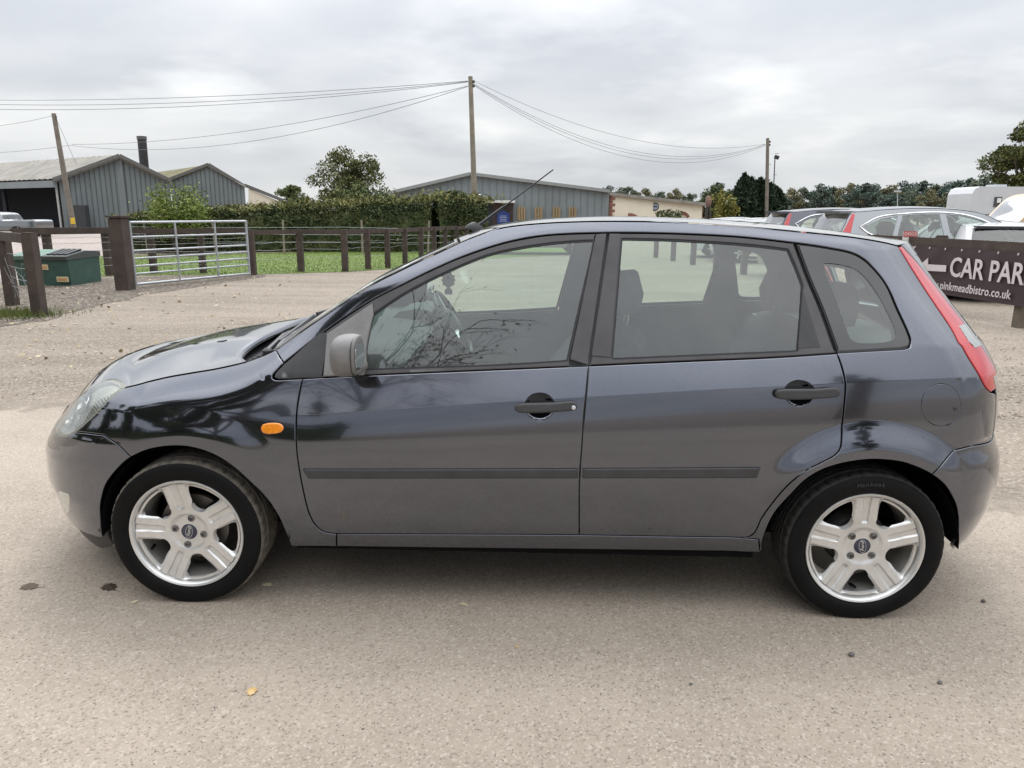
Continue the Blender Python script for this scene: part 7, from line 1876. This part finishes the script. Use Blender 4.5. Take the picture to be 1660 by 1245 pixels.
for i, (px, Y, rz, lab) in enumerate(((1168, 22.5, 172, 'white car roof showing left of the cypress clump base'), (1206, 20.2, 176, 'white car roof showing just left of the dark SUV'))):
    p = at(px, 380, Y); bgcar('parked_car', lab, 'cars parked along the fence', (p.x+3.2, p.y, 0), R(rz), HATCH, P_WHITE, .91)
p = at(782, 380, 23.8); bgcar('parked_car', 'silver car glimpsed beside the aerial in front of the warehouse', None, (p.x-.1, p.y, 0), R(5), HATCH, P_SILV, .80)
PICK = dict(L=5.0, W=.88, zw=1.02, ar=.39, wx=(.95, 4.0), top=[(.08, .35), (0, .6), (.06, .86), (.3, .98), (1.2, 1.06), (1.35, 1.10), (1.8, 1.50), (2.1, 1.60), (2.9, 1.60), (3.15, 1.50), (3.3, 1.09), (3.4, 1.07), (4.95, 1.09), (5.0, .8), (4.95, .4)], scr=[(1.3, 1.85, 1.08), (3.1, 3.32, 1.08)], tum=.30,
            win=[[(1.6, 1.06), (1.95, 1.48), (2.4, 1.52), (2.35, 1.06)], [(2.43, 1.06), (2.48, 1.52), (2.9, 1.52), (3.1, 1.08)]], crown=.02, seats=(2.0, 2.7))
p = at(84, 380, 36.5); bgcar('pickup_truck', 'silver pickup truck parked at the mouth of the open barn', None, (p.x-5.3, p.y, 0), R(0), PICK, P_SILV, .78, cat='pickup')
VAN = dict(L=5.4, W=.98, zw=1.35, ar=.37, wx=(.95, 4.1), top=[(.10, .30), (0, .6), (.10, .95), (.45, 1.15), (.75, 1.30), (1.30, 1.95), (1.55, 2.15), (2.0, 2.28), (3.5, 2.32), (5.2, 2.30), (5.35, 2.15), (5.4, 1.2), (5.38, .35)], scr=[(.72, 1.36, 1.25)], tum=.10,
           win=[[(.95, 1.32), (1.42, 1.86), (1.95, 1.88), (1.92, 1.32)]], crown=.03, seats=(1.7,), open=False)
p = at(1588, 380, 25.0); v = bgcar('panel_van', 'beige panel van behind the black car at the frame edge', None, (p.x, p.y, 0), R(6), VAN, P_BEIGE, 1.0, FRIT, cat='van')
mb = MB(); rdv = random.Random(5); q = Vector((2.35, -1.0, 1.55)); pts = [q]
for k in range(26): q = q+Vector((rdv.uniform(-.06, .14), 0, rdv.uniform(-.16, .16))); q.z = min(2.0, max(1.2, q.z)); pts.append(q.copy())
mb.tube(pts, .012, 4); mb.build('line_drawing', M_INK, v)
# horsebox and a boxy trailer behind it
HB = empty('horsebox'); a, b_ = at(1567, 380, 36), at(1567, 302, 36); HB.location = (a.x, 36, 0); Hh = b_.z
M_HB = mat('white_coachwork', (.52, .535, .555), .35, var=.05, scale=1.5, coat=.4)
mb = MB(); mb.prism([(0, .55), (6.5, .55), (6.5, Hh), (.35, Hh), (.12, Hh-.10), (0, Hh-.35)], 2.3, Matrix.Rotation(R(90), 4, 'X') @ Matrix.Diagonal((1, 1, -1, 1))); mb.build('coachwork', M_HB, HB, None, True)
mb = MB(); mb.box((1.30, -.02, Hh-.75), (.36, .05, .48)); wv_ = mb.build('window', FRIT, HB); mb = MB(); mb.box((1.34, -.05, Hh-.68), (.20, .02, .22)); mb.build('pane', M_WHITE, wv_)
mb = MB(); mb.box((1.7, 1.0, Hh+.06), (.6, .8, .12)); mb.build('roof_hatch', M_HB, HB)
for k in range(9): mb = MB(); mb.box((.55+.14*k, -.015, Hh-1.42), (.08, .02, .12)); mb.build('letter', M_INK, HB)
for xq in (1.2, 4.6):
    for yq in (.2, 2.1): mb = MB(); mb.lathe([(.0002, .1), (.25, .1), (.38, .09), (.4, .05), (.4, -.12), (.2, -.12)], 24, Matrix.Translation((xq, yq, .4)) @ Matrix.Rotation(R(90), 4, 'X')); mb.build('wheel', RUBBER, HB, 40)
mb = MB(); mb.box((3.2, 1.15, .5), (6.0, 1.6, .2)); mb.build('chassis', VOID, HB)
tag(HB, 'large white horsebox with a small window below the oak', 'horsebox')
TR = empty('horse_trailer'); a, b_ = at(1558, 380, 41), at(1560, 311, 41); TR.location = (a.x, 41, 0); Hh = b_.z
mb = MB(); mb.prism([(0, .5), (1.9, .5), (1.9, Hh), (.2, Hh), (0, Hh-.2)], 2.0, Matrix.Rotation(R(90), 4, 'X') @ Matrix.Diagonal((1, 1, -1, 1))); mb.build('coachwork', M_WHITE, TR, None, True)
for k in range(5): mb = MB(); mb.box((.36, -.02, Hh-.62-.13*k), (.26, .04, .09)); mb.build('vent_slat', M_BLACKM, TR)
for xq in (.6, 1.4): mb = MB(); mb.lathe([(.0002, .1), (.3, .09), (.32, .05), (.32, -.1)], 20, Matrix.Translation((xq, .1, .32)) @ Matrix.Rotation(R(90), 4, 'X')); mb.build('wheel', RUBBER, TR, 40)
tag(TR, 'white boxy trailer with slatted vent left of the horsebox', 'trailer')

# ================================================================ leaves and marks on the road
def leaf_shape(kind):
    if kind == 'oak':
        h = [(0, -.5), (.10, -.36), (.30, -.30), (.22, -.14), (.42, .02), (.27, .14), (.36, .32), (.16, .34), (.0, .52)]
    else: h = [(0, -.5), (.10, -.3), (.17, 0), (.11, .3), (0, .5)]
    return h+[(-x*.9, y) for x, y in reversed(h[1:-1])]
M_LEAF = leaf_mat('fallen_leaf', [(.42, .27, .11), (.50, .34, .15), (.58, .42, .22)]); M_LEAF2 = leaf_mat('dry_leaf', [(.40, .33, .22), (.46, .40, .29)]); M_LEAF3 = leaf_mat('rotten_leaf', [(.035, .025, .02), (.06, .045, .035)])
def leaf(px, py, size, kind, m, label, rot, curl=.25):
    p = gnd(px, py, .004); r = leaf_shape(kind); mb = MB(); vs = [(0, 0, .012*size/.05)]
    for x, y in r: vs.append((x*size, y*size, .0015+abs(x)*curl*size*.6+abs(y)*curl*size*.25))
    n = len(r); mb.add(vs, [(0, 1+i, 1+(i+1) % n) for i in range(n)]); mb.tube([(0, -.5*size, .002), (.02*size, -.85*size, .004)], .0009, 4)
    o = mb.build('fallen_leaf', m, None, 60); o.location = p+Vector((0, 0, .0005)); o.rotation_euler = (0, 0, R(rot)); tag(o, label, 'leaf'); return o
leaf(408, 1122, .046, 'oak', M_LEAF, 'golden oak leaf lying on the open road in the foreground', 10)
leaf(218, 977, .040, 'plain', M_LEAF2, 'pale leaf on the road below the front bumper', -40)
leaf(752, 981, .045, 'plain', M_LEAF2, 'pale curled leaf on the road below the front door', 70)
leaf(433, 949, .05, 'oak', M_LEAF2, 'dry leaf on the road just behind the front tyre', 80)
leaf(177, 953, .075, 'oak', M_LEAF3, 'dark rotten leaf flattened on the road ahead of the front tyre', 60, .05)
leaf(48, 952, .075, 'oak', mat('mud_brown', (.13, .10, .075), .9), 'brown flattened leaf on the road near the left edge', 85, .04)
leaf(838, 1049, .022, 'plain', M_LEAF, 'tiny orange leaf scrap on the road below the sill', 30)
def road_stone(px, py, size, label, m):
    p = gnd(px, py, .004); rd = random.Random(int(px)); mb = MB(); vs = []; nu, nv = 8, 5
    for i in range(nv+1):
        ph = -math.pi/2+math.pi*i/nv
        for j in range(nu):
            th = 2*math.pi*j/nu; k = rd.uniform(.78, 1.12); vs.append((math.cos(ph)*math.cos(th)*size*.5*k, math.cos(ph)*math.sin(th)*size*.38*k, (math.sin(ph)*.5+.42)*size*.55*k))
    mb.add(vs, [(i*nu+j, i*nu+(j+1) % nu, (i+1)*nu+(j+1) % nu, (i+1)*nu+j) for i in range(nv) for j in range(nu)])
    o = mb.build('stone', m, None); o.location = p; o.rotation_euler = (0, 0, rd.uniform(0, 6)); tag(o, label, 'stone')
M_ST = mat('grey_road_stone', (.12, .11, .105), .85, var=.3, scale=60)
road_stone(1380, 1063, .026, 'largest loose grey stone on the road in front of the rear wheel', M_ST)
road_stone(1523, 1108, .020, 'small dark stone on the road at the lower right', M_ST)
road_stone(1594, 976, .022, 'flat dark stone on the road right of the rear tyre', M_ST)
road_stone(1120, 1110, .014, 'tiny dark stone on the road below the rear door', M_ST)
sp = []
while len(sp) < 260:
    px, py = r_.uniform(-30, 470), 448+r_.rand()**1.2*150
    if r_.rand() < .5 and py > 530: continue
    p = gnd(px, py); sp.append((p.x, p.y, .012))
mesh_quads('scattered_leaves', quads(np.array(sp), .045, 44, 2.5, 1.3), leaf_mat('litter_leaves', [(.28, .22, .14), (.38, .31, .21), (.46, .40, .29)]))['kind'] = 'stuff'
